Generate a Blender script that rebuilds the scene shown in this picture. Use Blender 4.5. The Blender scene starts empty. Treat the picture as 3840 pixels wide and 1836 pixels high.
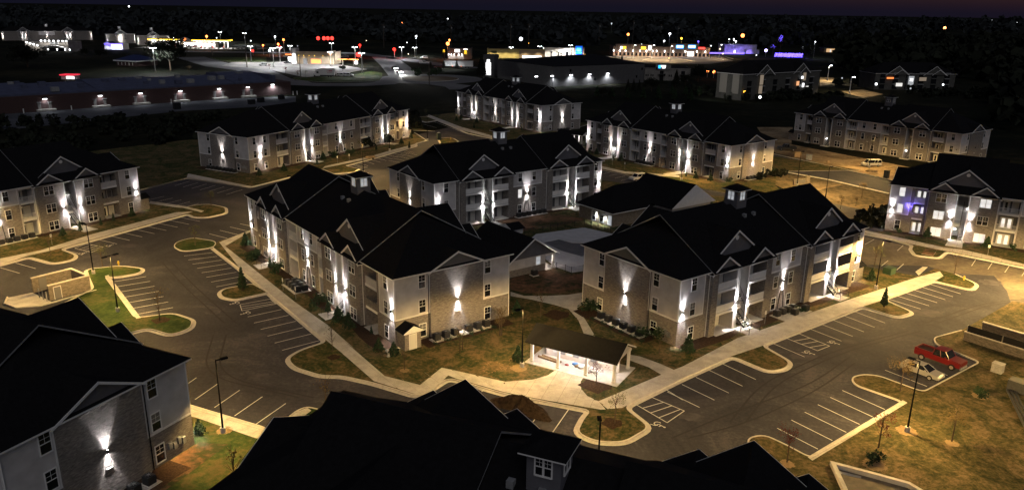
# Night aerial of an apartment complex: three-storey blocks, wall sconces, parking lots and a shopping strip behind.
import bpy, bmesh, math, random
from mathutils import Vector, Matrix
R = math.radians
SC = bpy.context.scene
COL = SC.collection
# ------------------------------------------------------------------ camera
cam_d = bpy.data.cameras.new('camera'); cam = bpy.data.objects.new('camera', cam_d); COL.objects.link(cam)
cam_d.sensor_width = 36.0; cam_d.lens = 36.0 * 2905.3 / 3840.0
cam_d.clip_start = 1.0; cam_d.clip_end = 20000.0
CAM_H, PITCH, ROLL = 42.76, 0.2980, 0.0153
_f = Vector((0, math.cos(PITCH), -math.sin(PITCH))); _u = Vector((0, math.sin(PITCH), math.cos(PITCH))); _x = Vector((1, 0, 0))
_x2 = _x * math.cos(ROLL) + _u * math.sin(ROLL); _u2 = -_x * math.sin(ROLL) + _u * math.cos(ROLL)
cam.matrix_world = Matrix(((_x2.x, _u2.x, -_f.x, 0), (_x2.y, _u2.y, -_f.y, 0), (_x2.z, _u2.z, -_f.z, CAM_H), (0, 0, 0, 1)))
SC.camera = cam
# ------------------------------------------------------------------ night sky
w = bpy.data.worlds.new('World'); SC.world = w; w.use_nodes = True
nt = w.node_tree; nt.nodes.clear()
sky = nt.nodes.new('ShaderNodeTexSky'); sky.sky_type = 'NISHITA'; sky.sun_disc = False
sky.sun_elevation = R(-2.2); sky.sun_rotation = R(48); sky.altitude = 200; sky.dust_density = 2.0; sky.ozone_density = 2.0     # last dusk glow, low on the right
bg = nt.nodes.new('ShaderNodeBackground'); bg.inputs['Strength'].default_value = 0.15
bn = nt.nodes.new('ShaderNodeBackground'); bn.inputs['Color'].default_value = (.0058, .0060, .0140, 1); bn.inputs['Strength'].default_value = 1.0      # night-sky navy
ad = nt.nodes.new('ShaderNodeAddShader'); wo = nt.nodes.new('ShaderNodeOutputWorld')
nt.links.new(sky.outputs[0], bg.inputs[0]); nt.links.new(bg.outputs[0], ad.inputs[0]); nt.links.new(bn.outputs[0], ad.inputs[1]); nt.links.new(ad.outputs[0], wo.inputs[0])
# added fill standing in for ambient light, from behind the camera: weak and soft
fill_d = bpy.data.lights.new('ambient_fill', 'SUN'); fill_d.energy = 0.46; fill_d.angle = R(60); fill_d.color = (1, .965, .95)
fill_sun = bpy.data.objects.new('ambient_fill', fill_d); COL.objects.link(fill_sun); fill_sun.rotation_euler = (R(48), 0, R(8))
SC.view_settings.view_transform = 'Standard'; SC.view_settings.look = 'None'
SC.view_settings.exposure = 0.0; SC.view_settings.gamma = 1.0; SC.view_settings.use_curve_mapping = False
SC.cycles.use_denoising = True; SC.cycles.max_bounces = 4; SC.cycles.diffuse_bounces = 2; SC.cycles.glossy_bounces = 2
SC.cycles.sample_clamp_indirect = 4.0; SC.cycles.use_light_tree = True
SC.cycles.caustics_reflective = False; SC.cycles.caustics_refractive = False

# ------------------------------------------------------------------ materials
MATS = {}
def mat(name, col, rough=0.8, noise=None, bump=None, emit=0.0, metal=0.0, spec=0.3, kind=None, **kw):
    if name in MATS: return MATS[name]
    m = bpy.data.materials.new(name); m.use_nodes = True; MATS[name] = m
    n = m.node_tree.nodes; l = m.node_tree.links; b = n['Principled BSDF']
    b.inputs['Base Color'].default_value = (*col, 1); b.inputs['Roughness'].default_value = rough
    b.inputs['Metallic'].default_value = metal; b.inputs['Specular IOR Level'].default_value = spec
    if emit:
        b.inputs['Emission Color'].default_value = (*kw.get('ecol', col), 1); b.inputs['Emission Strength'].default_value = emit
    tc = n.new('ShaderNodeTexCoord')
    src = tc.outputs['UV'] if kw.get('uv') else tc.outputs['Object']
    colsock = None
    if kind == 'brick':
        bt = n.new('ShaderNodeTexBrick'); l.new(src, bt.inputs['Vector'])
        bt.inputs['Color1'].default_value = (*col, 1); bt.inputs['Color2'].default_value = (*kw['col2'], 1)
        bt.inputs['Mortar'].default_value = (*kw.get('mortar', (.34, .32, .29)), 1); bt.inputs['Scale'].default_value = 1.0
        bt.inputs['Brick Width'].default_value = kw.get('bw', .24); bt.inputs['Row Height'].default_value = kw.get('bh', .085)
        bt.inputs['Mortar Size'].default_value = .008; bt.inputs['Bias'].default_value = 0.0
        # broad tone variation, drawn out along the courses
        mp = n.new('ShaderNodeMapping'); mp.inputs['Scale'].default_value = (1.6, 6.0, 1); l.new(src, mp.inputs[0])
        nz = n.new('ShaderNodeTexNoise'); nz.inputs['Scale'].default_value = 1.0; nz.inputs['Detail'].default_value = 5; nz.inputs['Roughness'].default_value = .7; l.new(mp.outputs[0], nz.inputs['Vector'])
        rp = n.new('ShaderNodeMapRange'); rp.inputs[1].default_value = .3; rp.inputs[2].default_value = .7; rp.inputs[3].default_value = .55; rp.inputs[4].default_value = 1.35; l.new(nz.outputs['Fac'], rp.inputs[0])
        mx = n.new('ShaderNodeMix'); mx.data_type = 'RGBA'; mx.blend_type = 'MULTIPLY'; mx.inputs[0].default_value = 1
        l.new(bt.outputs['Color'], mx.inputs[6]); l.new(rp.outputs[0], mx.inputs[7]); colsock = mx.outputs[2]
        ad = n.new('ShaderNodeMath'); ad.operation = 'MULTIPLY_ADD'; l.new(bt.outputs['Fac'], ad.inputs[0]); ad.inputs[1].default_value = -.35; l.new(nz.outputs['Fac'], ad.inputs[2])
        bp = n.new('ShaderNodeBump'); bp.inputs['Strength'].default_value = .8; bp.inputs['Distance'].default_value = kw.get('bd', .035); l.new(ad.outputs[0], bp.inputs['Height']); l.new(bp.outputs[0], b.inputs['Normal'])
    elif kind == 'siding':
        sp = n.new('ShaderNodeSeparateXYZ'); l.new(src, sp.inputs[0])
        mu = n.new('ShaderNodeMath'); mu.operation = 'MULTIPLY'; mu.inputs[1].default_value = 1 / kw.get('lap', .18); l.new(sp.outputs[kw.get('axis', 1)], mu.inputs[0])
        fr = n.new('ShaderNodeMath'); fr.operation = 'FRACT'; l.new(mu.outputs[0], fr.inputs[0])
        inv = n.new('ShaderNodeMath'); inv.operation = 'SUBTRACT'; inv.inputs[0].default_value = 1; l.new(fr.outputs[0], inv.inputs[1])
        bp = n.new('ShaderNodeBump'); bp.inputs['Strength'].default_value = .7; bp.inputs['Distance'].default_value = .02; l.new(inv.outputs[0], bp.inputs['Height']); l.new(bp.outputs[0], b.inputs['Normal'])
        nz = n.new('ShaderNodeTexNoise'); nz.inputs['Scale'].default_value = .8; nz.inputs['Detail'].default_value = 4; l.new(src, nz.inputs['Vector'])
        rp = n.new('ShaderNodeMapRange'); rp.inputs[1].default_value = .3; rp.inputs[2].default_value = .7; rp.inputs[3].default_value = .85; rp.inputs[4].default_value = 1.1; l.new(nz.outputs['Fac'], rp.inputs[0])
        mx = n.new('ShaderNodeMix'); mx.data_type = 'RGBA'; mx.blend_type = 'MULTIPLY'; mx.inputs[0].default_value = 1
        mx.inputs[6].default_value = (*col, 1); l.new(rp.outputs[0], mx.inputs[7]); colsock = mx.outputs[2]
    elif kind == 'ground':      # stops: list of (pos, colour); two noises mixed
        n1 = n.new('ShaderNodeTexNoise'); n1.inputs['Scale'].default_value = kw.get('s1', .15); n1.inputs['Detail'].default_value = 8; n1.inputs['Roughness'].default_value = kw.get('r1', .65); n1.inputs['Distortion'].default_value = kw.get('dist', .3); l.new(src, n1.inputs['Vector'])
        n2 = n.new('ShaderNodeTexNoise'); n2.inputs['Scale'].default_value = kw.get('s2', 2.2); n2.inputs['Detail'].default_value = 6; n2.inputs['Roughness'].default_value = .7; l.new(src, n2.inputs['Vector'])
        a = n.new('ShaderNodeMath'); a.operation = 'MULTIPLY_ADD'; l.new(n2.outputs['Fac'], a.inputs[0]); a.inputs[1].default_value = kw.get('mixf', .6)
        s_ = n.new('ShaderNodeMath'); s_.operation = 'SUBTRACT'; l.new(n1.outputs['Fac'], s_.inputs[0]); s_.inputs[1].default_value = kw.get('mixf', .6) * .5; l.new(s_.outputs[0], a.inputs[2])
        cr = n.new('ShaderNodeValToRGB'); l.new(a.outputs[0], cr.inputs[0]); e = cr.color_ramp.elements
        st = kw['stops']; e[0].position = .5 + (st[0][0] - .5) * .62; e[0].color = (*st[0][1], 1); e[1].position = .5 + (st[-1][0] - .5) * .62; e[1].color = (*st[-1][1], 1)
        for p_, c_ in st[1:-1]: q = e.new(.5 + (p_ - .5) * .62); q.color = (*c_, 1)
        colsock = cr.outputs[0]
        bp = n.new('ShaderNodeBump'); bp.inputs['Strength'].default_value = kw.get('bs', .6); bp.inputs['Distance'].default_value = kw.get('bd', .08); l.new(n2.outputs['Fac'], bp.inputs['Height']); l.new(bp.outputs[0], b.inputs['Normal'])
    elif noise:
        nz = n.new('ShaderNodeTexNoise'); nz.inputs['Scale'].default_value = noise; nz.inputs['Detail'].default_value = 6; nz.inputs['Roughness'].default_value = .65; l.new(src, nz.inputs['Vector'])
        rp = n.new('ShaderNodeMapRange'); rp.inputs[1].default_value = .3; rp.inputs[2].default_value = .7; rp.inputs[3].default_value = kw.get('lo', .7); rp.inputs[4].default_value = kw.get('hi', 1.25); l.new(nz.outputs['Fac'], rp.inputs[0])
        mx = n.new('ShaderNodeMix'); mx.data_type = 'RGBA'; mx.blend_type = 'MULTIPLY'; mx.inputs[0].default_value = 1
        mx.inputs[6].default_value = (*col, 1); l.new(rp.outputs[0], mx.inputs[7]); colsock = mx.outputs[2]
        if bump:
            bp = n.new('ShaderNodeBump'); bp.inputs['Strength'].default_value = .5; bp.inputs['Distance'].default_value = bump; l.new(nz.outputs['Fac'], bp.inputs['Height']); l.new(bp.outputs[0], b.inputs['Normal'])
    if colsock is not None: l.new(colsock, b.inputs['Base Color'])
    return m
BRICK = mat('brick', (.262, .238, .222), .9, kind='brick', uv=True, col2=(.155, .142, .134), mortar=(.27, .255, .24))
STONE = mat('stone_brick', (.25, .21, .155), .9, kind='brick', uv=True, col2=(.15, .125, .095), bw=.32, bh=.13, bd=.05)
REDBRICK = mat('red_brick', (.075, .038, .036), .9, kind='brick', uv=True, col2=(.055, .029, .028), mortar=(.075, .058, .056))
SIDING = mat('siding', (.53, .52, .53), .6, kind='siding', uv=True)
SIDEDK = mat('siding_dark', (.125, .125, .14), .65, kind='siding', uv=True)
BATTEN = mat('board_batten', (.48, .47, .48), .6, kind='siding', uv=True, axis=0, lap=.4)
TRIM = mat('white_trim', (.76, .76, .76), .55, noise=1.5, lo=.9, hi=1.05)
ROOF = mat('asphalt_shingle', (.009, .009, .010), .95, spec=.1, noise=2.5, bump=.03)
ROOFB = mat('metal_roof_navy', (.075, .085, .14), .5, noise=.4)
BLIND = mat('window_blind', (.16, .155, .15), .6)
GLASS = mat('dark_glass', (.012, .013, .016), .12, spec=.5)
LITGL = mat('lit_glass', (.5, .5, .5), .4, emit=.85, ecol=(1, .97, .92))
CUPGL = mat('cupola_glass', (.3, .3, .32), .4, emit=.42, ecol=(.9, .95, 1))
WARMGL = mat('warm_window', (.5, .4, .3), .4, emit=1.0, ecol=(1, .45, .2))
ASPH = mat('asphalt', (.05, .05, .05), .85, kind='ground', s1=.07, s2=2.4, mixf=.55, dist=1.2, r1=.72, stops=[(.22, (.023, .0235, .031)), (.42, (.036, .0365, .046)), (.58, (.047, .0465, .057)), (.75, (.082, .077, .084))], bd=.02, bs=.4)
ROADF = mat('road_asphalt_far', (.07, .07, .075), .8, kind='ground', s1=.03, s2=.6, mixf=.5, stops=[(.3, (.09, .09, .095)), (.7, (.15, .15, .155))], bd=.02)
PAINT = mat('road_paint', (.62, .62, .60), .6, noise=4.0, lo=.75, hi=1.1)
CONC = mat('concrete', (.5, .48, .44), .85, kind='ground', s1=.5, s2=5, mixf=.4, stops=[(.3, (.40, .38, .35)), (.6, (.54, .52, .48)), (.8, (.60, .58, .54))], bd=.01, bs=.3)
KERBM = mat('kerb_concrete', (.56, .53, .48), .85, noise=2.0, lo=.8, hi=1.15)
GRASS = mat('lawn', (.07, .08, .02), .95, spec=.1, kind='ground', s1=.24, s2=2.4, mixf=.7, dist=1.4, r1=.72, stops=[(.28, (.024, .040, .012)), (.43, (.055, .060, .022)), (.56, (.100, .080, .034)), (.73, (.165, .118, .062))], bd=.12, bs=.9)
GRASSG = mat('green_lawn', (.05, .09, .02), .95, spec=.1, kind='ground', s1=.2, s2=1.8, mixf=.6, stops=[(.28, (.020, .040, .010)), (.52, (.042, .066, .018)), (.75, (.10, .085, .035))], bd=.12, bs=.9)
FIELD = mat('dark_field', (.03, .032, .018), 1, spec=.05, kind='ground', s1=.02, s2=.25, mixf=.6, stops=[(.3, (.006, .008, .005)), (.55, (.013, .014, .008)), (.75, (.028, .026, .015))], bd=.3)
TANLAWN = mat('tan_lawn', (.1, .08, .03), .95, spec=.1, kind='ground', s1=.26, s2=2.6, mixf=.7, dist=1.6, r1=.75, stops=[(.26, (.032, .036, .014)), (.44, (.072, .064, .026)), (.58, (.112, .086, .040)), (.76, (.18, .13, .075))], bd=.12, bs=.9)  # right lawn: lighter, yellower tones than the other lawns
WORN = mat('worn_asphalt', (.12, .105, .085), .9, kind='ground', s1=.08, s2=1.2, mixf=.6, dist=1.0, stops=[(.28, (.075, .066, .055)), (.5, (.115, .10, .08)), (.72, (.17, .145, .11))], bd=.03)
MULCH = mat('mulch', (.05, .032, .022), 1, spec=.05, noise=5, bump=.08, lo=.5, hi=1.5)
LOTC = mat('shop_lot_paving', (.2, .19, .18), .85, kind='ground', s1=.04, s2=.5, mixf=.5, stops=[(.3, (.13, .125, .12)), (.7, (.26, .25, .23))], bd=.02)
DIRT = mat('bare_dirt', (.30, .21, .12), .95, spec=.1, kind='ground', s1=.12, s2=.9, mixf=.6, stops=[(.28, (.13, .09, .05)), (.5, (.26, .19, .11)), (.72, (.37, .28, .17))], bd=.1)
CLAY = mat('red_clay', (.22, .095, .05), .95, spec=.1, kind='ground', s1=.16, s2=1.3, mixf=.6, stops=[(.30, (.035, .045, .018)), (.42, (.085, .058, .034)), (.58, (.155, .085, .05)), (.75, (.22, .135, .085))], bd=.1)
STRAW = mat('straw', (.24, .165, .09), .95, noise=4, bump=.05)
SOIL = mat('soil_heap', (.035, .024, .017), 1, spec=.05, noise=2.5, bump=.25, lo=.5, hi=1.5)
POLE = mat('bronze_pole', (.004, .004, .004), .8, spec=.1)
BLKMET = mat('black_metal', (.015, .015, .016), .5)
GREYMET = mat('grey_metal', (.25, .26, .27), .5, noise=2)
ACM = mat('condenser_metal', (.05, .052, .055), .6, noise=6, lo=.7, hi=1.2)
DOORW = mat('white_door', (.60, .60, .58), .5)
DOORG = mat('grey_door', (.17, .165, .16), .6)
WOOD = mat('weathered_wood', (.28, .20, .12), .8, noise=3)
PLASTW = mat('white_plastic', (.7, .7, .68), .5)
BARK = mat('bark', (.07, .05, .035), .95, noise=6, bump=.02)
LEAF = mat('evergreen_leaf', (.022, .045, .018), .8, noise=.9, lo=.6, hi=1.5)
LEAFT = mat('tan_leaf', (.12, .085, .03), .85, noise=1.1, lo=.6, hi=1.5)
LEAFR = mat('red_leaf', (.11, .025, .02), .85, noise=1.1, lo=.6, hi=1.5)
LEAFD = mat('dark_tree_leaf', (.010, .013, .007), .9, noise=.15, lo=.5, hi=1.6)
LEAFF = mat('hazed_woods_leaf', (.022, .027, .030), .95, noise=.02, lo=.4, hi=1.6)  # distant haze put into the colour: paler and bluer than nearer trees
LAMPW = mat('lamp_lens_white', (1, 1, 1), .4, emit=14, ecol=(1, .96, .93))
LAMPY = mat('lamp_lens_warm', (1, .8, .5), .4, emit=9, ecol=(1, .66, .26))
EMW = mat('sign_white', (1, 1, 1), .5, emit=2.5, ecol=(1, 1, 1))
EMWH = mat('bright_white_glow', (1, 1, 1), .5, emit=10, ecol=(.95, .97, 1))
EMY = mat('sign_yellow', (1, .8, .1), .5, emit=2.2, ecol=(1, .62, .04))
EMR = mat('sign_red', (1, .1, .05), .5, emit=4, ecol=(1, .04, .03))
EMO = mat('sign_orange', (1, .3, .1), .5, emit=1.6, ecol=(1, .25, .06))
EMB = mat('sign_blue', (.1, .4, 1), .5, emit=3.0, ecol=(.02, .35, 1))
EMNB = mat('neon_blue', (.1, .1, 1), .5, emit=3.6, ecol=(.16, .10, 1))

# ------------------------------------------------------------------ mesh builder
class MB:
    def __init__(s): s.v = []; s.f = []; s.m = []; s.mats = []
    def mi(s, m):
        if m not in s.mats: s.mats.append(m)
        return s.mats.index(m)
    def poly(s, pts, m):
        b = len(s.v); s.v += [tuple(p) for p in pts]; s.f.append(tuple(range(b, b + len(pts)))); s.m.append(s.mi(m))
    def box(s, x0, x1, y0, y1, z0, z1, m):
        b = len(s.v)
        s.v += [(x0, y0, z0), (x1, y0, z0), (x1, y1, z0), (x0, y1, z0), (x0, y0, z1), (x1, y0, z1), (x1, y1, z1), (x0, y1, z1)]
        k = s.mi(m)
        for q in ((0, 3, 2, 1), (4, 5, 6, 7), (0, 1, 5, 4), (1, 2, 6, 5), (2, 3, 7, 6), (3, 0, 4, 7)):
            s.f.append(tuple(b + i for i in q)); s.m.append(k)
        return s
    def prism(s, poly, z0, z1, m, mside=None):       # poly (x,y) counter-clockwise
        b = len(s.v); n = len(poly); k = s.mi(m); ks = s.mi(mside or m)
        s.v += [(p[0], p[1], z0) for p in poly] + [(p[0], p[1], z1) for p in poly]
        s.f.append(tuple(range(b + n, b + 2 * n))); s.m.append(k)
        s.f.append(tuple(reversed(range(b, b + n)))); s.m.append(ks)
        for i in range(n):
            j = (i + 1) % n; s.f.append((b + i, b + j, b + n + j, b + n + i)); s.m.append(ks)
        return s
    def sheet(s, poly, z, m):
        s.poly([(p[0], p[1], z) for p in poly], m); return s
    def extr(s, prof, axis, a0, a1, m, mside=None):  # profile in the two other axes, extruded along axis
        b = len(s.v); n = len(prof); k = s.mi(m); ks = s.mi(mside or m)
        def P(q, a): return (a, q[0], q[1]) if axis == 'x' else (q[0], a, q[1])
        s.v += [P(q, a0) for q in prof] + [P(q, a1) for q in prof]
        s.f.append(tuple(range(b, b + n))); s.m.append(ks); s.f.append(tuple(reversed(range(b + n, b + 2 * n)))); s.m.append(ks)
        for i in range(n):
            j = (i + 1) % n; s.f.append((b + j, b + i, b + n + i, b + n + j)); s.m.append(k)
        return s
    def tube(s, p0, p1, r0, m, r1=None, n=8):
        r1 = r0 if r1 is None else r1; p0 = Vector(p0); p1 = Vector(p1); d = (p1 - p0).normalized()
        a = d.orthogonal().normalized(); c = d.cross(a); b = len(s.v); k = s.mi(m)
        for p, r in ((p0, r0), (p1, r1)):
            for i in range(n):
                t = 2 * math.pi * i / n; s.v.append(tuple(p + (a * math.cos(t) + c * math.sin(t)) * r))
        for i in range(n):
            j = (i + 1) % n; s.f.append((b + i, b + j, b + n + j, b + n + i)); s.m.append(k)
        s.f.append(tuple(reversed(range(b, b + n)))); s.m.append(k); s.f.append(tuple(range(b + n, b + 2 * n))); s.m.append(k)
        return s
    def ball(s, c, r, m, nu=10, nv=6, sq=(1, 1, 1)):
        b = len(s.v); k = s.mi(m)
        for i in range(1, nv):
            t = math.pi * i / nv
            for j in range(nu):
                a = 2 * math.pi * j / nu; s.v.append((c[0] + r * sq[0] * math.sin(t) * math.cos(a), c[1] + r * sq[1] * math.sin(t) * math.sin(a), c[2] + r * sq[2] * math.cos(t)))
        s.v += [(c[0], c[1], c[2] + r * sq[2]), (c[0], c[1], c[2] - r * sq[2])]; top = b + (nv - 1) * nu; bot = top + 1
        for j in range(nu):
            j2 = (j + 1) % nu
            s.f.append((top, b + j, b + j2)); s.m.append(k); q = b + (nv - 2) * nu; s.f.append((bot, q + j2, q + j)); s.m.append(k)
            for i in range(nv - 2): s.f.append((b + i * nu + j, b + (i + 1) * nu + j, b + (i + 1) * nu + j2, b + i * nu + j2)); s.m.append(k)
        return s
    def mesh(s, name, fix=True, smooth=False):
        me = bpy.data.meshes.new(name); me.from_pydata(s.v, [], s.f)
        for m in s.mats: me.materials.append(m)
        me.polygons.foreach_set('material_index', s.m)
        if fix:
            bm = bmesh.new(); bm.from_mesh(me); bmesh.ops.recalc_face_normals(bm, faces=bm.faces); bm.to_mesh(me); bm.free()
        if smooth: me.polygons.foreach_set('use_smooth', [True] * len(me.polygons))
        uv = me.uv_layers.new(name='UVMap').data
        for p in me.polygons:
            nx, ny, nz = (abs(c) for c in p.normal)
            for li in p.loop_indices:
                c = me.vertices[me.loops[li].vertex_index].co
                uv[li].uv = (c.y, c.z) if nx > ny and nx > nz * .6 else ((c.x, c.z) if ny > nz * .6 else (c.x, c.y))
        me.update(); return me
    def build(s, name, parent=None, loc=None, rot=None, fix=True, smooth=False):
        return link(name, s.mesh(name, fix, smooth), parent, loc, rot)
def link(name, data, parent=None, loc=None, rot=None):
    o = bpy.data.objects.new(name, data); COL.objects.link(o)
    if parent: o.parent = parent
    if loc is not None: o.location = loc
    if rot is not None: o.rotation_euler = (0, 0, rot)
    return o
def tag(o, label=None, cat=None, group=None, kind=None):
    if label: o['label'] = label
    if cat: o['category'] = cat
    if group: o['group'] = group
    if kind: o['kind'] = kind
    return o
def empty(name, loc, rz=0, label=None, cat=None, group=None):
    o = bpy.data.objects.new(name, None); COL.objects.link(o); o.empty_display_size = .5
    o.location = (loc[0], loc[1], loc[2] if len(loc) > 2 else 0); o.rotation_euler = (0, 0, rz)
    return tag(o, label, cat, group)
_ld = {}
def spot(name, parent, loc, power, col, ang, blend=.6, up=False, rad=.06, rot=None, wing=0.0, wash=0.0):
    key = ('s', power, col, ang, blend, rad, wing, wash)
    if key not in _ld:
        d = bpy.data.lights.new(name, 'SPOT'); d.energy = power; d.color = col; d.spot_size = R(ang); d.spot_blend = blend; d.shadow_soft_size = rad; _ld[key] = d
        if wash:      # tight beam with a dim wide skirt
            d.use_nodes = True; n = d.node_tree.nodes; l = d.node_tree.links; em = n['Emission']
            tc = n.new('ShaderNodeTexCoord'); sp = n.new('ShaderNodeSeparateXYZ'); l.new(tc.outputs['Normal'], sp.inputs[0])
            ab = n.new('ShaderNodeMath'); ab.operation = 'ABSOLUTE'; l.new(sp.outputs[2], ab.inputs[0])
            mr = n.new('ShaderNodeMapRange'); mr.interpolation_type = 'SMOOTHSTEP'; mr.inputs[1].default_value = .865; mr.inputs[2].default_value = .945; mr.inputs[3].default_value = wash; mr.inputs[4].default_value = 1.0
            l.new(ab.outputs[0], mr.inputs[0]); l.new(mr.outputs[0], em.inputs['Strength'])
        if wing:      # street-lamp optic: throws more light sideways than straight down
            d.use_nodes = True; n = d.node_tree.nodes; l = d.node_tree.links; em = n['Emission']
            tc = n.new('ShaderNodeTexCoord'); sp = n.new('ShaderNodeSeparateXYZ'); l.new(tc.outputs['Normal'], sp.inputs[0])
            ab = n.new('ShaderNodeMath'); ab.operation = 'ABSOLUTE'; l.new(sp.outputs[2], ab.inputs[0])
            mx = n.new('ShaderNodeMath'); mx.operation = 'MAXIMUM'; mx.inputs[1].default_value = .34; l.new(ab.outputs[0], mx.inputs[0])
            pw = n.new('ShaderNodeMath'); pw.operation = 'POWER'; pw.inputs[1].default_value = -wing; l.new(mx.outputs[0], pw.inputs[0])
            dv = n.new('ShaderNodeMath'); dv.operation = 'DIVIDE'; dv.use_clamp = True; dv.inputs[1].default_value = .3; l.new(ab.outputs[0], dv.inputs[0])
            mu = n.new('ShaderNodeMath'); mu.operation = 'MULTIPLY'; l.new(pw.outputs[0], mu.inputs[0]); l.new(dv.outputs[0], mu.inputs[1]); l.new(mu.outputs[0], em.inputs['Strength'])
    o = link(name, _ld[key], parent, loc)
    if rot: o.rotation_euler = rot
    elif wash: o.rotation_euler = (math.pi - R(7), 0, 0) if up else (R(7), 0, 0)
    elif up: o.rotation_euler = (math.pi, 0, 0)
    return o
def point(name, parent, loc, power, col, rad=.1):
    key = ('p', power, col, rad)
    if key not in _ld:
        d = bpy.data.lights.new(name, 'POINT'); d.energy = power; d.color = col; d.shadow_soft_size = rad; _ld[key] = d
    return link(name, _ld[key], parent, loc)
# ------------------------------------------------------------------ 2-D helpers
def rnd(pts, r, n=5, closed=True):
    out = []; N = len(pts)
    for i in range(N):
        p = Vector(pts[i]); 
        if not closed and i in (0, N - 1): out.append(tuple(p)); continue
        a = Vector(pts[i - 1]); b = Vector(pts[(i + 1) % N]); da = (a - p); db = (b - p)
        q = min(r, da.length * .45, db.length * .45); s_ = p + da.normalized() * q; e_ = p + db.normalized() * q
        for k in range(n + 1):
            t = k / n; out.append(tuple(s_ * (1 - t) ** 2 + p * 2 * t * (1 - t) + e_ * t * t))
    return out
def offset(pts, d, closed=False):      # to the left of travel
    out = []; N = len(pts)
    for i in range(N):
        p = Vector(pts[i]); a = Vector(pts[i - 1]) if (closed or i > 0) else None; b = Vector(pts[(i + 1) % N]) if (closed or i < N - 1) else None
        d1 = (p - a).normalized() if a is not None and (p - a).length > 1e-6 else None; d2 = (b - p).normalized() if b is not None and (b - p).length > 1e-6 else None
        d1 = d1 if d1 is not None else d2; d2 = d2 if d2 is not None else d1
        n1 = Vector((-d1.y, d1.x)); n2 = Vector((-d2.y, d2.x)); m = (n1 + n2)
        m = m.normalized() if m.length > 1e-4 else n1
        out.append(tuple(p + m * d / max(.5, m.dot(n1))))
    return out
def strip(mb, A, B, z0, z1, m, closed=False):   # band between two polylines
    n = len(A); rng = range(n if closed else n - 1)
    for i in rng:
        j = (i + 1) % n
        mb.poly([(*A[i], z1), (*A[j], z1), (*B[j], z1), (*B[i], z1)], m)
        if z1 - z0 > .02:
            mb.poly([(*A[i], z0), (*A[j], z0), (*A[j], z1), (*A[i], z1)], m); mb.poly([(*B[j], z0), (*B[i], z0), (*B[i], z1), (*B[j], z1)], m)
def area(p): return sum(p[i][0] * p[(i + 1) % len(p)][1] - p[(i + 1) % len(p)][0] * p[i][1] for i in range(len(p))) / 2
def ccw(p): return list(p) if area(p) > 0 else list(reversed(p))
def clip(poly, n, d):                    # keep n.p <= d
    out = []
    for i in range(len(poly)):
        a = poly[i]; b = poly[(i + 1) % len(poly)]; da = n[0] * a[0] + n[1] * a[1] - d; db = n[0] * b[0] + n[1] * b[1] - d
        if da <= 0: out.append(a)
        if (da < 0) != (db < 0) and abs(da - db) > 1e-9: t = da / (da - db); out.append((a[0] + (b[0] - a[0]) * t, a[1] + (b[1] - a[1]) * t))
    return out
def slabs(name, poly, ang, su, sv, z0=.03, z1=.168, gap=.03, m=None, off=(0, 0)):
    """pavement polygon cut into separate concrete slabs, each its own child"""
    root = empty(name, (0, 0, 0)); tag(root, kind='structure'); poly = ccw(poly)
    cu = (math.cos(R(ang)), math.sin(R(ang))); cv = (-cu[1], cu[0])
    us = [p[0] * cu[0] + p[1] * cu[1] for p in poly]; vs = [p[0] * cv[0] + p[1] * cv[1] for p in poly]
    u = math.floor(min(us) / su) * su + off[0]
    while u < max(us):
        c1 = clip(clip(poly, cu, u + su - gap), (-cu[0], -cu[1]), -u)
        if len(c1) > 2:
            v = math.floor(min(vs) / sv) * sv + off[1]
            while v < max(vs):
                c = clip(clip(c1, cv, v + sv - gap), (-cv[0], -cv[1]), -v)
                if len(c) > 2 and area(c) > .05: MB().prism(c, z0, z1, m or CONC).build('slab', root)
                v += sv
        u += su
    return root
def kerb(name, line, parent=None, closed=True, gutter=.45, h=.185):
    """kerb line with a gutter pan on its right-hand side"""
    mb = MB(); A = offset(line, .09, closed); B = offset(line, -.09, closed); C = offset(line, -.09 - gutter, closed)
    strip(mb, A, B, 0, h, KERBM, closed); strip(mb, B, C, 0, .028, KERBM, closed)
    o = mb.build(name, parent); return tag(o, kind='structure') if not parent else o

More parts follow.
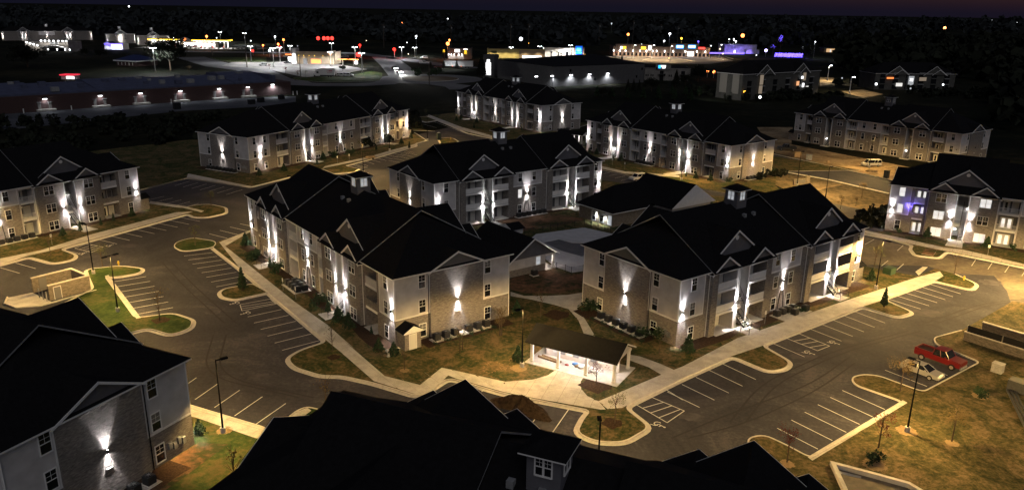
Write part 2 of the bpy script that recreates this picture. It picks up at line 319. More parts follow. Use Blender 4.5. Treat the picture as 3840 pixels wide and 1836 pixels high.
# ------------------------------------------------------------------ apartment blocks
EV, DEP = 9.5, 18.4
SILL = (.58, 3.98, 7.42); FL = (0.0, 3.3, 6.55); SL = .577
WHITE = (1, .93, .90); WARM = (1, .62, .20)
_wm = {}
def win_mesh(w, h, quad):
    k = (w, h, quad)
    if k in _wm: return _wm[k]
    f = MB(); t = .10
    f.box(-w / 2 - t, -w / 2, -.07, .0, -t, h + t, TRIM); f.box(w / 2, w / 2 + t, -.07, .0, -t, h + t, TRIM)
    f.box(-w / 2, w / 2, -.07, .0, h, h + t, TRIM); f.box(-w / 2 - .03, w / 2 + .03, -.10, .0, -t, 0, TRIM)
    f.box(-w / 2, w / 2, -.055, .0, h * .5 - .035, h * .5 + .035, TRIM)
    if quad: f.box(-.07, .07, -.062, .0, 0, h, TRIM)
    for x in ((-.25, .25) if quad else (0,)): f.box(x * w - .012, x * w + .012, -.04, 0, h * .5, h, TRIM)
    for zz in (.75,): f.box(-w / 2, w / 2, -.038, 0, h * zz - .012, h * zz + .012, TRIM)
    p = MB().box(-w / 2, w / 2, -.02, 0, 0, h, GLASS); pl = MB().box(-w / 2, w / 2, -.02, 0, 0, h, LITGL)
    pb = MB().box(-w / 2, w / 2, -.02, 0, 0, h * .45, GLASS).box(-w / 2, w / 2, -.02, 0, h * .45, h, BLIND); pc = MB().box(-w / 2, w / 2, -.02, 0, 0, h, CUPGL); pw = MB().box(-w / 2, w / 2, -.02, 0, 0, h, WARMGL)
    _wm[k] = (f.mesh('window'), p.mesh('pane'), pl.mesh('pane_lit'), pc.mesh('pane_cupola'), pw.mesh('pane_warm'), pb.mesh('pane_blind')); return _wm[k]
def window(parent, x, y, z, w=.95, h=1.75, rot=0.0, quad=False, lit=0):
    m = win_mesh(w, h, quad); o = link('window', m[0], parent, (x, y, z), rot); link('pane', m[(1, 2, 3, 4)[lit] if lit or (int(x * 7.3 + z * 3.1 + y) % 4) else 5], o, (0, 0, 0)); return o
def patio_door(parent, x, y, z, lit=0, w=.95, h=2.1):
    k = ('pd', w, h)
    if k not in _wm:
        f = MB().box(-w / 2 - .09, w / 2 + .09, -.05, 0, 0, h + .1, DOORW)
        g = MB().box(-w / 2 + .26, w / 2 - .26, -.07, -.05, .35, h - .2, GLASS); g2 = MB().box(-w / 2 + .2, w / 2 - .2, -.07, -.05, .25, h - .15, LITGL)
        _wm[k] = (f.mesh('patio_door'), g.mesh('door_pane'), g2.mesh('door_pane_lit'))
    m = _wm[k]; o = link('patio_door', m[0], parent, (x, y, z)); link('pane', m[2 if lit else 1], o, (0, 0, 0)); return o
def flat_door(parent, x, y, z, m=None, rot=0, w=.95, h=2.1):
    k = ('fd', w, h, (m or DOORW).name)
    if k not in _wm:
        b = MB().box(-w / 2 - .08, w / 2 + .08, -.03, 0, 0, h + .08, TRIM).box(-w / 2, w / 2, -.05, -.03, 0, h, m or DOORW); b.ball((w / 2 - .1, -.08, 1), .04, GREYMET, 6, 4); _wm[k] = b.mesh('door')
    return link('door', _wm[k], parent, (x, y, z), rot)
def railing(parent, x0, x1, y, z, solid=False, h=1.07):
    w = round(x1 - x0, 2); k = ('rl', w, solid)
    if k not in _wm:
        b = MB().box(0, w, -.03, .03, h - .07, h, TRIM).box(0, w, -.025, .025, .08, .15, TRIM)
        n = max(2, int(w / .115))
        for i in range(n + 1): b.box(w * i / n - .012, w * i / n + .012, -.012, .012, .15, h - .07, TRIM)
        if solid: b.box(0, w, -.02, .02, .15, h - .07, TRIM)
        _wm[k] = b.mesh('railing')
    return link('railing', _wm[k], parent, (x0, y, z))
_lamp = {}; _sc = [1]
SCONCE = 2900.0
def sconce(parent, x, y, z, rot=0.0, lit=True, pw=None):
    """up-and-down wall lamp standing off the wall on a bracket"""
    if 'b' not in _lamp:
        _lamp['b'] = MB().tube((0, -.17, -.17), (0, -.17, .17), .085, BLKMET, n=10).box(-.05, .05, -.10, 0, -.06, .06, BLKMET).mesh('wall_lamp')
        _lamp['l'] = [MB().tube((0, -.17, z), (0, -.17, z + .019), .06, LAMPW, n=10).mesh('lens') for z in (.171, -.19)]
        _lamp['d'] = [MB().tube((0, -.17, z), (0, -.17, z + .019), .06, GLASS, n=10).mesh('lens_off') for z in (.171, -.19)]
    o = link('wall_lamp', _lamp['b'], parent, (x, y, z), rot)
    for q in _lamp['l' if lit else 'd']: link('lens', q, o, (0, 0, 0))
    if lit:
        _sc[0] = (_sc[0] * 7 + 3) % 11; k_ = (.62, 1.0, 1.3, .85, 1.12)[_sc[0] % 5]; c_ = (WHITE, (1, .95, .94), (1, .91, .86))[_sc[0] % 3]
        spot('uplight', o, (0, -.20, .24), (pw or SCONCE) * k_, c_, 150, 1.0, up=True, rad=.05, wash=.08); spot('downlight', o, (0, -.20, -.24), (pw or SCONCE) * k_, c_, 150, 1.0, rad=.05, wash=.08)
    return o
def globe(parent, x, y, z, pw=420.0, lit=True, col=WHITE):
    if 'g' not in _lamp: _lamp['g'] = MB().ball((0, 0, 0), .17, LAMPW, 10, 6).mesh('globe_lamp')
    o = link('globe_lamp', _lamp['g'], parent, (x, y, z))
    if lit: point('globe_light', o, (0, 0, 0), pw, col, .18)
    return o
_step = {}
def stair_flight(parent, x0, x1, y0, y1, z0, z1, n=14):
    b = MB()
    for xs in (x0, x1 - .06):
        b.extr([(y0, z0 - .12), (y1, z1 - .30), (y1, z1 + .02), (y0, z0 + .18)], 'x', xs, xs + .06, BLKMET)
        b.tube((xs + .03, y0, z0 + 1.0), (xs + .03, y1, z1 + 1.0), .035, BLKMET, n=6)
        for k in range(5): t = k / 4; b.tube((xs + .03, y0 + (y1 - y0) * t, z0 + (z1 - z0) * t), (xs + .03, y0 + (y1 - y0) * t, z0 + (z1 - z0) * t + 1.0), .025, BLKMET, n=6)
    o = b.build('stair', parent); w = round(x1 - x0 - .14, 2)
    if w not in _step: _step[w] = MB().box(0, w, 0, .27, -.05, 0, CONC).mesh('step')
    for i in range(1, n + 1):
        t = i / n; link('step', _step[w], o, (x0 + .07, y0 + (y1 - y0) * t - .2, z0 + (z1 - z0) * t))
    return o
def gable(parent, x0, x1, y, zb, zp, yb, wallm, m=ROOF, vent=False, over=.28, sgn=1):
    """front gable: wall triangle, white rake boards and a little roof running back into the slope (sgn -1: seen from the back)"""
    cx = (x0 + x1) / 2; hw = (x1 - x0) / 2; sl = (zp - zb) / hw; b = MB(); s = sgn
    b.poly([(x0, y, zb), (x1, y, zb), (cx, y, zp)], wallm); b.poly([(x0, y + s * .3, zb), (x1, y + s * .3, zb), (cx, y + s * .3, zp)], wallm)
    e = hw + .3; ze = zp - sl * e; yo = y - s * over
    for a, c in ((-1, 0), (1, 0)):
        b.poly([(cx + a * e, yo, ze + .10), (cx, yo, zp + .10), (cx, yb, zp + .10), (cx + a * e, yb, ze + .10)], m)
        b.poly([(cx + a * e, yo, ze), (cx, yo, zp), (cx, yb, zp), (cx + a * e, yb, ze)], TRIM)
        b.poly([(cx + a * e, yo, ze + .09), (cx + a * e, yb, ze + .09), (cx + a * e, yb, ze), (cx + a * e, yo, ze)], TRIM)
        q = [(cx + a * e, ze + .12), (cx, zp + .12), (cx, zp - .16), (cx + a * e, ze - .16)]
        y0_, y1_ = sorted((yo - s * .05, yo)); b.extr(q, 'y', y0_, y1_, TRIM)
    if vent: b.tube((cx, y - s * .06, zp - 1.0), (cx, y, zp - 1.0), .34, TRIM, n=16)
    return b.build('gable', parent)
def hip_roof(x0, x1, y0, y1, ze, zr, m=ROOF, thick=.17):
    hy = (y0 + y1) / 2; hs = (y1 - y0) / 2; b = MB()
    e = [(x0, y0), (x1, y0), (x1, y1), (x0, y1)]; r0 = (x0 + hs, hy, zr); r1 = (x1 - hs, hy, zr)
    if r0[0] > r1[0]: r0 = r1 = ((x0 + x1) / 2, hy, zr)
    t = [(*p, ze + thick) for p in e]; bt = [(*p, ze) for p in e]
    b.poly([t[0], t[1], r1, r0], m); b.poly([t[2], t[3], r0, r1], m); b.poly([t[1], t[2], r1], m); b.poly([t[3], t[0], r0], m)
    for i in range(4): b.poly([bt[i], bt[(i + 1) % 4], t[(i + 1) % 4], t[i]], TRIM)
    b.poly(list(reversed(bt)), TRIM); return b
class Pieces:
    """every box becomes a part of its own"""
    def __init__(s, name, parent): s.n = name; s.p = parent
    def box(s, x0, x1, y0, y1, z0, z1, m): return MB().box(x0, x1, y0, y1, z0, z1, m).build(s.n, s.p, fix=False)
def apartment(label, org, ang, plan, L, lamps=True, lit=None, closet=None, cupola=1, ends=(1, 1), group=None, back_lamps=False, globes=(2.35, 2.35), name='apartment_building', cup_off=(0, 0, 0)):
    root = empty(name, org, R(ang), label, 'building', 'three-storey apartment blocks'); lit = lit or (lambda *a: 0)
    br, sd, tr = MB(), MB(), Pieces('trim_board', root); H = DEP / 2
    blocks = []; gi = 0
    for i, s in enumerate(plan):
        t, x0, x1 = s[0], s[1], s[2]; cx = (x0 + x1) / 2; w_ = x1 - x0
        if t == 'corner':
            br.box(x0, x1, 0, H, 0, 3.7, BRICK); sd.box(x0, x1, 0, H, 3.7, EV, SIDING)
            tr.box(x0, x1, -.04, 0, 3.62, 3.82, TRIM)
            ox = x0 if i == 0 else x1; sg = 1 if i == 0 else -1
            tr.box(min(ox, ox + sg * .16), max(ox, ox + sg * .16), -.03, 0, 3.82, EV, TRIM); tr.box(min(ox, ox - sg * .03), max(ox, ox - sg * .03), -.03, .16, 3.82, EV, TRIM)
            ix = x1 if i == 0 else x0; tr.box(min(ix, ix - sg * .14), max(ix, ix - sg * .14), -.03, 0, 3.82, EV, TRIM)
            xs = (cx,) if w_ < 6 else (x0 + w_ * .28, x0 + w_ * .78)
            if w_ < 6: xs = (cx + sg * .25,)
            for fl in range(3):
                for xx in xs: window(root, xx, 0, SILL[fl], lit=lit('corner', i, fl))
            if w_ < 6: sconce(root, ox + sg * .8, 0, 4.85, lit=lamps)
            else: sconce(root, (xs[0] + xs[1]) / 2, 0, 4.85, lit=lamps)
        elif t in ('balc', 'balcs'):
            solid = t == 'balcs'; dp = 1.7; pier = .65 if solid else .28
            (br if solid else sd).box(x0, x0 + pier, 0, dp, 0, EV, BRICK if solid else SIDING); (br if solid else sd).box(x1 - pier, x1, 0, dp, 0, EV, BRICK if solid else SIDING)
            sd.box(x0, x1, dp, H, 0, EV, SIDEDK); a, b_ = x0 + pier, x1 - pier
            (br if solid else tr).box(a, b_, 0, .25, 9.0, EV, BRICK if solid else TRIM)
            for fl in (1, 2):
                sl_ = MB().box(a, b_, .01, dp, FL[fl] - .28, FL[fl], CONC).box(a - .0, b_ + .0, -.05, .01, FL[fl] - .34, FL[fl] + .02, TRIM).build('balcony', root)
                if solid: MB().box(a, b_, .02, .2, FL[fl], FL[fl] + 1.05, BRICK if fl == 1 and i % 2 else SIDING).build('parapet', sl_)
                else: railing(sl_, a, b_, .04, FL[fl])
            for fl in range(3):
                lt = lit('balc', i, fl); patio_door(root, a + (b_ - a) * .3, dp, FL[fl], lt)
                if lt: patio_door(root, a + (b_ - a) * .3 + 1.05, dp, FL[fl], lt)
                else: flat_door(root, a + (b_ - a) * .75, dp, FL[fl], DOORW if (i + fl) % 3 else DOORG)
            MB().box(a, b_, -.5, dp, 0, .2, CONC).build('patio_slab', root)
        elif t in ('bay', 'bayb'):
            left = plan[i + 1][0] == 'stair'; yf = -.6; zt = 9.3
            if t == 'bay':
                br.box(x0, x1, yf, H, 0, zt, BRICK); wx = cx - .25 if left else cx + .25
                for fl in range(3): window(root, wx, yf, SILL[fl] - .1, 1.75, 1.6, quad=True, lit=lit('bay', i, fl))
            else:
                p0, p1 = (x0, x0 + 1.25) if left else (x1 - 1.25, x1); q0, q1 = (x1 - .3, x1) if left else (x0, x0 + .3); dp = 1.5
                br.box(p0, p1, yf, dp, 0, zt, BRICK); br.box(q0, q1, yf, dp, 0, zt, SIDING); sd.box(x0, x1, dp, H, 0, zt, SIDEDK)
                a, b_ = (p1, q0) if left else (q1, p0); tr.box(a, b_, yf, yf + .25, 8.95, zt, TRIM)
                for fl in (1, 2):
                    sl_ = MB().box(a, b_, yf + .01, dp, FL[fl] - .28, FL[fl], CONC).box(a, b_, yf - .05, yf + .01, FL[fl] - .34, FL[fl] + .02, TRIM).build('balcony', root)
                    railing(sl_, a, b_, yf + .05, FL[fl], solid=True)
                for fl in range(3): patio_door(root, a + (b_ - a) * .3, dp, FL[fl], lit('balc', i, fl)); flat_door(root, a + (b_ - a) * .78, dp, FL[fl], DOORW)
                MB().box(a, b_, yf - .4, dp, 0, .2, CONC).build('patio_slab', root)
            lx = x1 - .55 if left else x0 + .55
            if t == 'bayb': lx = x1 - .16 if left else x0 + .16
            sconce(root, lx, yf, 4.15, lit=lamps)
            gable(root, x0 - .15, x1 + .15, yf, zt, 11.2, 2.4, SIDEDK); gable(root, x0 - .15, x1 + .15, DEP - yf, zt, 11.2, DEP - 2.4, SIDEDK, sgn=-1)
            tr.box(x0, x1, yf - .04, yf, zt - .22, zt, TRIM)
        elif t == 'stair':
            dp = 3.2; sd.box(x0, x1, dp, H, 0, 9.3, SIDING); sd.box(x0, x0 + .05, -.55, dp, 0, 9.3, SIDING); sd.box(x1 - .05, x1, -.55, dp, 0, 9.3, SIDING)
            tr.box(x0, x0 + .14, -.64, -.55, 0, 9.3, TRIM); tr.box(x1 - .14, x1, -.64, -.55, 0, 9.3, TRIM); tr.box(x0 + .05, x1 - .05, -.5, -.3, 9.05, 9.3, TRIM)
            for fl in (1, 2):
                lx0, lx1 = (x0 + .05, cx + .1) if fl == 1 else (x0 + .05, x1 - .05); ly = -.5 if fl == 1 else 1.7
                o = MB().box(lx0, lx1, ly, 1.0 if fl == 1 else dp, FL[fl] - .25, FL[fl], CONC).box(lx0, lx1, ly - .06, ly, FL[fl] - .35, FL[fl] + .02, TRIM).build('landing', root)
                railing(o, lx0 + .01, lx1 - .01, ly + .05, FL[fl])
            MB().box(cx, x1 - .05, 2.1, dp, FL[1] - .25, FL[1], CONC).build('landing', root)
            stair_flight(root, cx + .1, x1 - .1, -1.5, 2.3, .2, FL[1]); stair_flight(root, cx + .12, x1 - .12, -.3, 1.8, FL[1] + .1, FL[2], 12)
            flat_door(root, x0 + .7, dp, FL[1], DOORW); flat_door(root, x0 + .7, dp, 0.15, DOORW)
            globe(root, x0 + .55, dp - .35 if globes[gi % 2] > 3 else .1, globes[gi % 2], lit=lamps); gi += 1
            if lamps: globe(root, x1 - .35, dp - .6, FL[2] - .6, 160.0)
            MB().box(x0 - .2, x1 + .2, -2.2, -.66, 0, .22, CONC).build('entry_slab', root)
            blocks.append((plan[i - 1][1], plan[i + 1][2], cx))
        elif t == 'mid':
            br.box(x0, x1, 0, H, 0, 6.5, BRICK); sd.box(x0, x1, 0, H, 6.5, EV, SIDING); pw_ = w_ * .2
            sd.box(x0 + w_ * .36, x1 - w_ * .36, -.03, 0, 6.75, EV, BATTEN)
            tr.box(x0, x1, -.05, 0, 6.4, 6.62, TRIM); tr.box(x0, x0 + .14, -.03, 0, 6.62, EV, TRIM); tr.box(x1 - .14, x1, -.03, 0, 6.62, EV, TRIM)
            xs = (x0 + w_ * .27, x1 - w_ * .27) if w_ < 10 else (x0 + w_ * .3, x0 + w_ * .58, x0 + w_ * .86)
            for fl in range(3):
                for k, xx in enumerate(xs): window(root, xx, 0, SILL[fl], lit=lit('mid', k, fl))
            sconce(root, (xs[0] + xs[1]) / 2, 0, 4.75, lit=lamps)
            # service pipes fanning down to the condensers
            c_ = (xs[0] + xs[1]) / 2; pp = None
            for sg in (-1, 1): MB().tube((c_ + sg * .35, -.04, 3.3), (c_ + sg * .7, -.04, .3), .05, BLKMET, n=6).build('service_pipe', root)
            MB().box(c_ - .3, c_ + .3, -.1, 0, 3.3, 3.42, TRIM).build('pipe_cover', root)
        elif t == 'strip':
            br.box(x0, x1, 0, H, 0, EV, BRICK)
    # back half
    br.box(0, L, H, DEP, 0, 3.7, BRICK); sd.box(0, L, H, DEP, 3.7, EV, SIDING)
    for (a, b_, c_) in blocks: br.box(a, b_, DEP, DEP + .6, 0, 9.3, BRICK)
    # downspouts
    for (a, b_, c_) in blocks:
        for xx in (a - .06, b_ + .06):
            MB().tube((xx, -.12, .2), (xx, -.12, 9.2), .05, TRIM, n=6).tube((xx, -.12, 9.2), (xx, -.75, 9.42), .05, TRIM, n=6).build('downspout', root)
        for sg in (-1, 1): MB().tube((c_ + sg * 1.0, -.74, .3), (c_ + sg * 1.0, -.74, 9.1), .05, TRIM, n=6).build('downspout', root)
    # end walls
    p0, p1 = 5.3, 13.8
    for e in (0, 1):
        if not ends[e]: continue
        ex, sg, rt = (0, -1, -math.pi / 2) if e == 0 else (L, 1, math.pi / 2)
        br.box(min(ex, ex + sg * .14), max(ex, ex + sg * .14), p0, p1, 0, 9.4, BRICK)
        tr.box(min(ex, ex + sg * .04), max(ex, ex + sg * .04), 0, p0, 3.62, 3.82, TRIM); tr.box(min(ex, ex + sg * .04), max(ex, ex + sg * .04), p1, DEP, 3.62, 3.82, TRIM)
        for yy in (p0 - .16, p1 + .02): tr.box(min(ex, ex + sg * .05), max(ex, ex + sg * .05), yy, yy + .14, 3.82, EV, TRIM)
        tr.box(min(ex, ex + sg * .03), max(ex, ex + sg * .03), DEP - .16, DEP, 3.82, EV, TRIM)
        for yy in (4.1, 14.62):
            for fl in range(3): window(root, ex, yy, SILL[fl], rot=rt)
        sconce(root, ex + sg * .14, (p0 + p1) / 2, 4.75, rt, lit=lamps)
        MB().box(min(ex + sg * .14, ex + sg * .22), max(ex + sg * .14, ex + sg * .22), (p0 + p1) / 2 - .35, (p0 + p1) / 2 + .35, 3.0, 3.1, TRIM).build('wall_sign', root)
        # gable over the brick panel
        g = MB(); cy = (p0 + p1) / 2; zb, zp = 9.4, 11.5; hw = (p1 - p0) / 2 + .2; xg = ex + sg * .14; sl = (zp - zb) / hw
        g.poly([(xg, cy - hw, zb), (xg, cy + hw, zb), (xg, cy, zp)], SIDEDK); e_ = hw + .25; ze = zp - sl * e_; xo = xg + sg * .3; xb = ex - sg * 4.5
        for a in (-1, 1):
            g.poly([(xo, cy + a * e_, ze + .1), (xo, cy, zp + .1), (xb, cy, zp + .1), (xb, cy + a * e_, ze + .1)], ROOF)
            g.poly([(xo, cy + a * e_, ze), (xo, cy, zp), (xb, cy, zp), (xb, cy + a * e_, ze)], TRIM)
            g.extr([(cy + a * e_, ze + .12), (cy, zp + .12), (cy, zp - .14), (cy + a * e_, ze - .14)], 'x', min(xo, xo + sg * .05), max(xo, xo + sg * .05), TRIM)
        g.box(min(xg, xg + sg * .05), max(xg, xg + sg * .05), cy - hw, cy + hw, zb - .05, zb + .12, TRIM); g.build('gable', root)
        MB().tube((ex + sg * .1, p0 - .25, .2), (ex + sg * .1, p0 - .25, 9.3), .05, MATS['bronze_pole'], n=6).build('downspout', root)
        MB().tube((ex + sg * .1, DEP - .1, .2), (ex + sg * .1, DEP - .1, 9.3), .05, TRIM, n=6).build('downspout', root)
        # electric meters
        mt = Pieces('meter_box', root)
        for k in range(4 if closet != e else 0): mt.box(min(ex, ex + sg * .22), max(ex, ex + sg * .22), 1.1 + .55 * k, 1.5 + .55 * k, 1.1 + .25 * (k % 2), 1.75 + .25 * (k % 2), GREYMET)
    br.build('brick_wall', root); sd.build('siding_wall', root)
    # roof
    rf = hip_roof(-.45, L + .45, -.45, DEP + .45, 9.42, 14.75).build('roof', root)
    for (a, b_, c_) in blocks:
        yb0, yb1 = -1.0, DEP + 1.0; zr = 9.45 + (H + 1.0) * SL
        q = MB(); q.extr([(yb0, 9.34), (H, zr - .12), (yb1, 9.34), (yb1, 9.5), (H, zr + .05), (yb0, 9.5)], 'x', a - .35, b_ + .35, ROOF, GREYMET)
        q.build('raised_roof', root)
        gable(root, c_ - 4.7, c_ + 4.7, 1.1, 10.5, 13.85, 7.0, SIDEDK, vent=True); gable(root, c_ - 4.7, c_ + 4.7, DEP - 1.1, 10.5, 13.85, DEP - 7.0, SIDEDK, vent=True, sgn=-1)
    if cupola:
        cxx = L / 2; c = MB().box(cxx - 1.15, cxx + 1.15, H - 1.15, H + 1.15, 13.2, 16.9, SIDEDK).build('cupola', root); c.location = cup_off
        r = hip_roof(cxx - 1.6, cxx + 1.6, H - 1.6, H + 1.6, 16.85, 17.8, thick=.1).build('cupola_roof', c)
        for (xx, yy, rt) in ((cxx, H - 1.15, 0), (cxx - 1.15, H, -math.pi / 2), (cxx + 1.15, H, math.pi / 2), (cxx, H + 1.15, math.pi)): window(c, xx, yy, 15.45, 1.05, 1.2, rt, quad=True, lit=2 if cupola == 1 else 0)
        for k in (-1, 1): MB().box(cxx + k * 1.1 - .25, cxx + k * 1.1 + .25, H - 2.9, H - 2.4, 13.2, 13.75, GREYMET).build('roof_vent', rf)
    if closet is not None:
        ex, sg, rt = (0, -1, -math.pi / 2) if closet == 0 else (L, 1, math.pi / 2)
        c = MB().box(min(ex, ex + sg * 2.0), max(ex, ex + sg * 2.0), .25, 2.65, 0, 2.6, BRICK).build('utility_closet', root)
        q = MB(); q.extr([(-.05, 2.5), (2.95, 2.5), (2.95, 2.62), (1.45, 3.45), (-.05, 2.62)], 'x', min(ex, ex + sg * 2.3), max(ex, ex + sg * 2.3), ROOF, TRIM); q.build('closet_roof', c)
        flat_door(c, ex + sg * 2.0, 1.45, .1, DOORW, rt, w=1.0)
    return root
T1 = [('corner', 0, 3.9), ('balcs', 3.9, 7.1), ('bay', 7.1, 11.9), ('stair', 11.9, 14.2), ('bay', 14.2, 18.9), ('balc', 18.9, 22.7), ('mid', 22.7, 30.5), ('balc', 30.5, 33.5), ('bay', 33.5, 38.7), ('stair', 38.7, 40.9), ('bay', 40.9, 45.8), ('balcs', 45.8, 50.4), ('corner', 50.4, 54.6)]
T2 = [('corner', 0, 5.0), ('strip', 5.0, 5.8), ('bayb', 5.8, 11.2), ('stair', 11.2, 13.6), ('bayb', 13.6, 18.9), ('mid', 18.9, 27.0), ('strip', 27.0, 28.3), ('bayb', 28.3, 33.8), ('stair', 33.8, 36.1), ('bayb', 36.1, 41.5), ('corner', 41.5, 44.4)]
T3 = [('corner', 0, 7.4), ('strip', 7.4, 9.2), ('balcs', 9.2, 14.8), ('bay', 14.8, 20.2), ('stair', 20.2, 22.4), ('bay', 22.4, 27.5), ('balc', 27.5, 30.4), ('mid', 30.4, 42.8), ('strip', 42.8, 45.1), ('balc', 45.1, 50.6), ('bay', 50.6, 55.9), ('stair', 55.9, 58.0), ('bay', 58.0, 63.1), ('balcs', 63.1, 65.6), ('corner', 65.6, 70.4)]
def along(p, ang, d): return (p[0] + math.cos(R(ang)) * d, p[1] + math.sin(R(ang)) * d)
GA = 37.0                                          # street grid
oD = along((-15.17,93.11), 127.2, 54.6 - .3)
B_D = apartment('large black-roofed block left of the courtyard, brick end wall above the lawn', oD, -52.8, T1, 54.6, closet=1, back_lamps=True)
oH = (21.83,94.12)
B_H = apartment('large block right of the pavilion with balconies facing the right-hand parking lot', oH, 37.3, T2, 44.4, closet=1, globes=(5.4, 2.4))
oE = (-15.43,148.13)
B_E = apartment('grey block behind the courtyard pool, its balconies facing the camera', oE, 36.6, T2, 44.4, globes=(5.0, 2.4), lit=lambda t, i, f: 1 if (t == 'mid' and i == 0 and f == 1) else 0)
oC = (-68.63,198.73)
B_C = apartment('long block at back left with three upper windows over its middle lamp', oC, 62.0, T3, 70.4, closet=1, globes=(5.2, 2.4))
oG = along((55.89,197.61), 127.2, 54.6)
B_G = apartment('brick block at back right beside the entrance road', oG, -52.8, T1, 54.6, globes=(2.4, 5.4))
oF = along((10.63,274.99), 127.2, 56.0)
B_F = apartment('farthest lit apartment block of the complex, in front of the dark storage building', oF, -52.8, T1, 54.6, closet=0, globes=(2.4, 5.2))
oB = along((-78.93,159.62), -121.3, 54.6)
B_B = apartment('block at the left edge facing the left parking lot', oB, 58.7, T1, 54.6, closet=1, globes=(2.2, 2.2))
oA = (-31.69,68.67)
B_A = apartment('nearest block at lower left, one sconce on its brick end wall', oA, 155.4, T1, 54.6)
oI = (76.73,154.01)
def litI(t, i, f): return 1 if (t == 'balc' and i in (1, 5) and not (i == 5 and f == 2)) or (t == 'bay' and (i, f) in ((2, 0), (2, 1), (4, 2), (4, 0))) or (t == 'corner' and f > 0 and i == 0) else 0
B_I = apartment('block at the right edge with brightly lit windows and a blue glow on one corner', oI, -33.0, T1, 54.6, lit=litI, globes=(2.2, 2.2))
oJ = along((129.70,223.95), 127.2, 54.6)
B_J = apartment('unlit unfinished block at far right above the bare dirt lot', oJ, -52.8, T1, 54.6, lamps=False, closet=0, cupola=2)
cK = (2.2, 45.2); oK = along(along(cK, -22.7, -22.2), 67.3, -9.2)
B_K = apartment('black foreground roof at the bottom centre with its unlit cupola', oK, -22.7, T2, 44.4, lamps=False, cupola=2, cup_off=(1.1, -1.5, -.8))
# a blue party bulb on one balcony of the right-hand block
point('blue_bulb_light', MB().box(-.1, .1, -.2, .0, -.1, .1, BLKMET).ball((0, -.28, 0), .1, EMNB, 8, 5).build('blue_lamp', B_I, (4.2, 0, 5.6)), (0, -.5, 0), 170.0, (.20, .14, 1), .1)

# ------------------------------------------------------------------ ground, roads, kerbs, pavements
def structure(o): return tag(o, kind='structure')
def loc(o, ang, x, y): a = R(ang); return (o[0] + x * math.cos(a) - y * math.sin(a), o[1] + x * math.sin(a) + y * math.cos(a))
def sheet(name, poly, z, m): return structure(MB().sheet(ccw(poly), z, m).build(name, fix=False))
def lawn(name, poly, m, z=.15): return structure(MB().prism(ccw(poly), 0.0, z, m, CONC).build(name))
sheet('ground', [(-7000, -300), (7000, -300), (7000, 9000), (-7000, 9000)], 0, FIELD)
LOT = sheet('parking_lot', [(-112, 88), (-60, 38), (0, 25), (60, 38), (125, 75), (160, 100), (128, 135), (78, 172), (60, 195), (44, 216), (6, 262), (-24, 285), (-33, 268), (-62, 190), (-83, 195), (-90, 180), (-104, 170), (-120, 120)], .02, ASPH)
ISL1 = [(-54.2, 134.4), (-58.7, 131.6), (-61.6, 134.4), (-62.3, 137.4), (-60.6, 140.3), (-55.2, 138.2)]
BLK = [(-54.3, 134.2), (-45.6, 122.9), (-37.0, 111.3), (-24.2, 94.0), (-26.9, 91.4), (-28.0, 88.8), (-26.4, 86.3), (-22.6, 84.2), (-20.3, 84.3), (-16.1, 82.6), (-10.3, 79.4), (-7.4, 84.2), (-0.6, 80.4), (9.0, 76.8), (8.1, 75.1), (7.1, 72.1), (8.9, 70.4), (11.8, 70.3), (15.0, 73.4), (12.8, 77.7), (20.9, 85.0), (28.6, 91.5), (32.0, 87.2), (34.3, 88.0), (35.6, 90.0), (33.4, 95.0), (53.2, 109.9), (56.6, 105.7), (59.9, 107.7), (57.8, 113.2), (70.4, 122.2), (74.4, 118.0), (76.9, 120.9), (75.9, 125.9)]
BLKB = [(74, 128.5), (68.82,124.37), (61.48,129.56), (66, 150), (55, 178), (40, 186), (14, 203), (-14, 184), (-36, 160), (-50.5, 146)]
BLKR = rnd(BLK, 1.2, 4, closed=False)
lawn('central_lawn', BLKR + BLKB + [(-54.9, 138.3)], GRASS)
kerb('central_kerb', BLKR, closed=False)
lawn('lot_end_island', rnd(ISL1, 1.6), GRASSG); kerb('island_kerb', rnd(ISL1, 1.6))
# bare red clay of the courtyard and greener strips
sheet('courtyard_soil', [(-0.26,119.70), (-0.28,122.49), (6.03,126.40), (7.33,125.54), (10.05,122.10), (12.05,123.51), (11.28,116.13), (7.39,113.51), (2.29,113.29), (-0.12,114.80)], .165, CLAY)
sheet('pool_side_soil', [(2.21,148.22), (8.58,151.75), (14.81,156.77), (14.99,158.86), (6.12,163.40), (-1.39,160.75), (-4.03,155.68)], .165, CLAY)
# pavements, slab by slab
SW = [(-45.65,123.08), (-37.05,111.45), (-23.46,93.15), (-21.66,90.76), (-16.13,83.02), (-10.41,79.71), (-8.97,80.63), (-7.48,84.82), (-6.32,83.91), (-0.64,80.77), (-0.57,83.35), (-8.43,86.85), (-10.56,82.19), (-15.06,84.37), (-22.61,95.14), (-20.30,92.06), (-25.46,99.57), (-32.42,108.19), (-47.52,128.58), (-52.49,135.26), (-50.90,145.69), (-51.38,145.95), (-54.46,137.66)]
slabs('sidewalk', SW, 37.2, 1.55, 1.55)
slabs('pavilion_plaza', [(-0.57,83.35), (2.79,84.02), (4.57,85.18), (5.99,87.19), (9.09,85.43), (8.44,83.65), (8.36,81.81), (8.95,80.07), (10.08,78.91), (10.70,77.11), (9.27,76.95), (-0.64,80.77)], 72, 1.9, 1.9, off=(.4, .2))
slabs('sidewalk', [(10.08,78.91), (18.53,85.89), (21.58,88.23), (30.80,97.14), (48.99,110.25), (68.74,123.95), (74.01,127.00), (73.38,124.62), (70.41,121.86), (57.48,112.58), (53.12,109.61), (33.25,94.64), (28.55,91.47), (20.93,85.10), (12.56,77.50), (10.91,77.20)], 37.3, 1.55, 1.55)
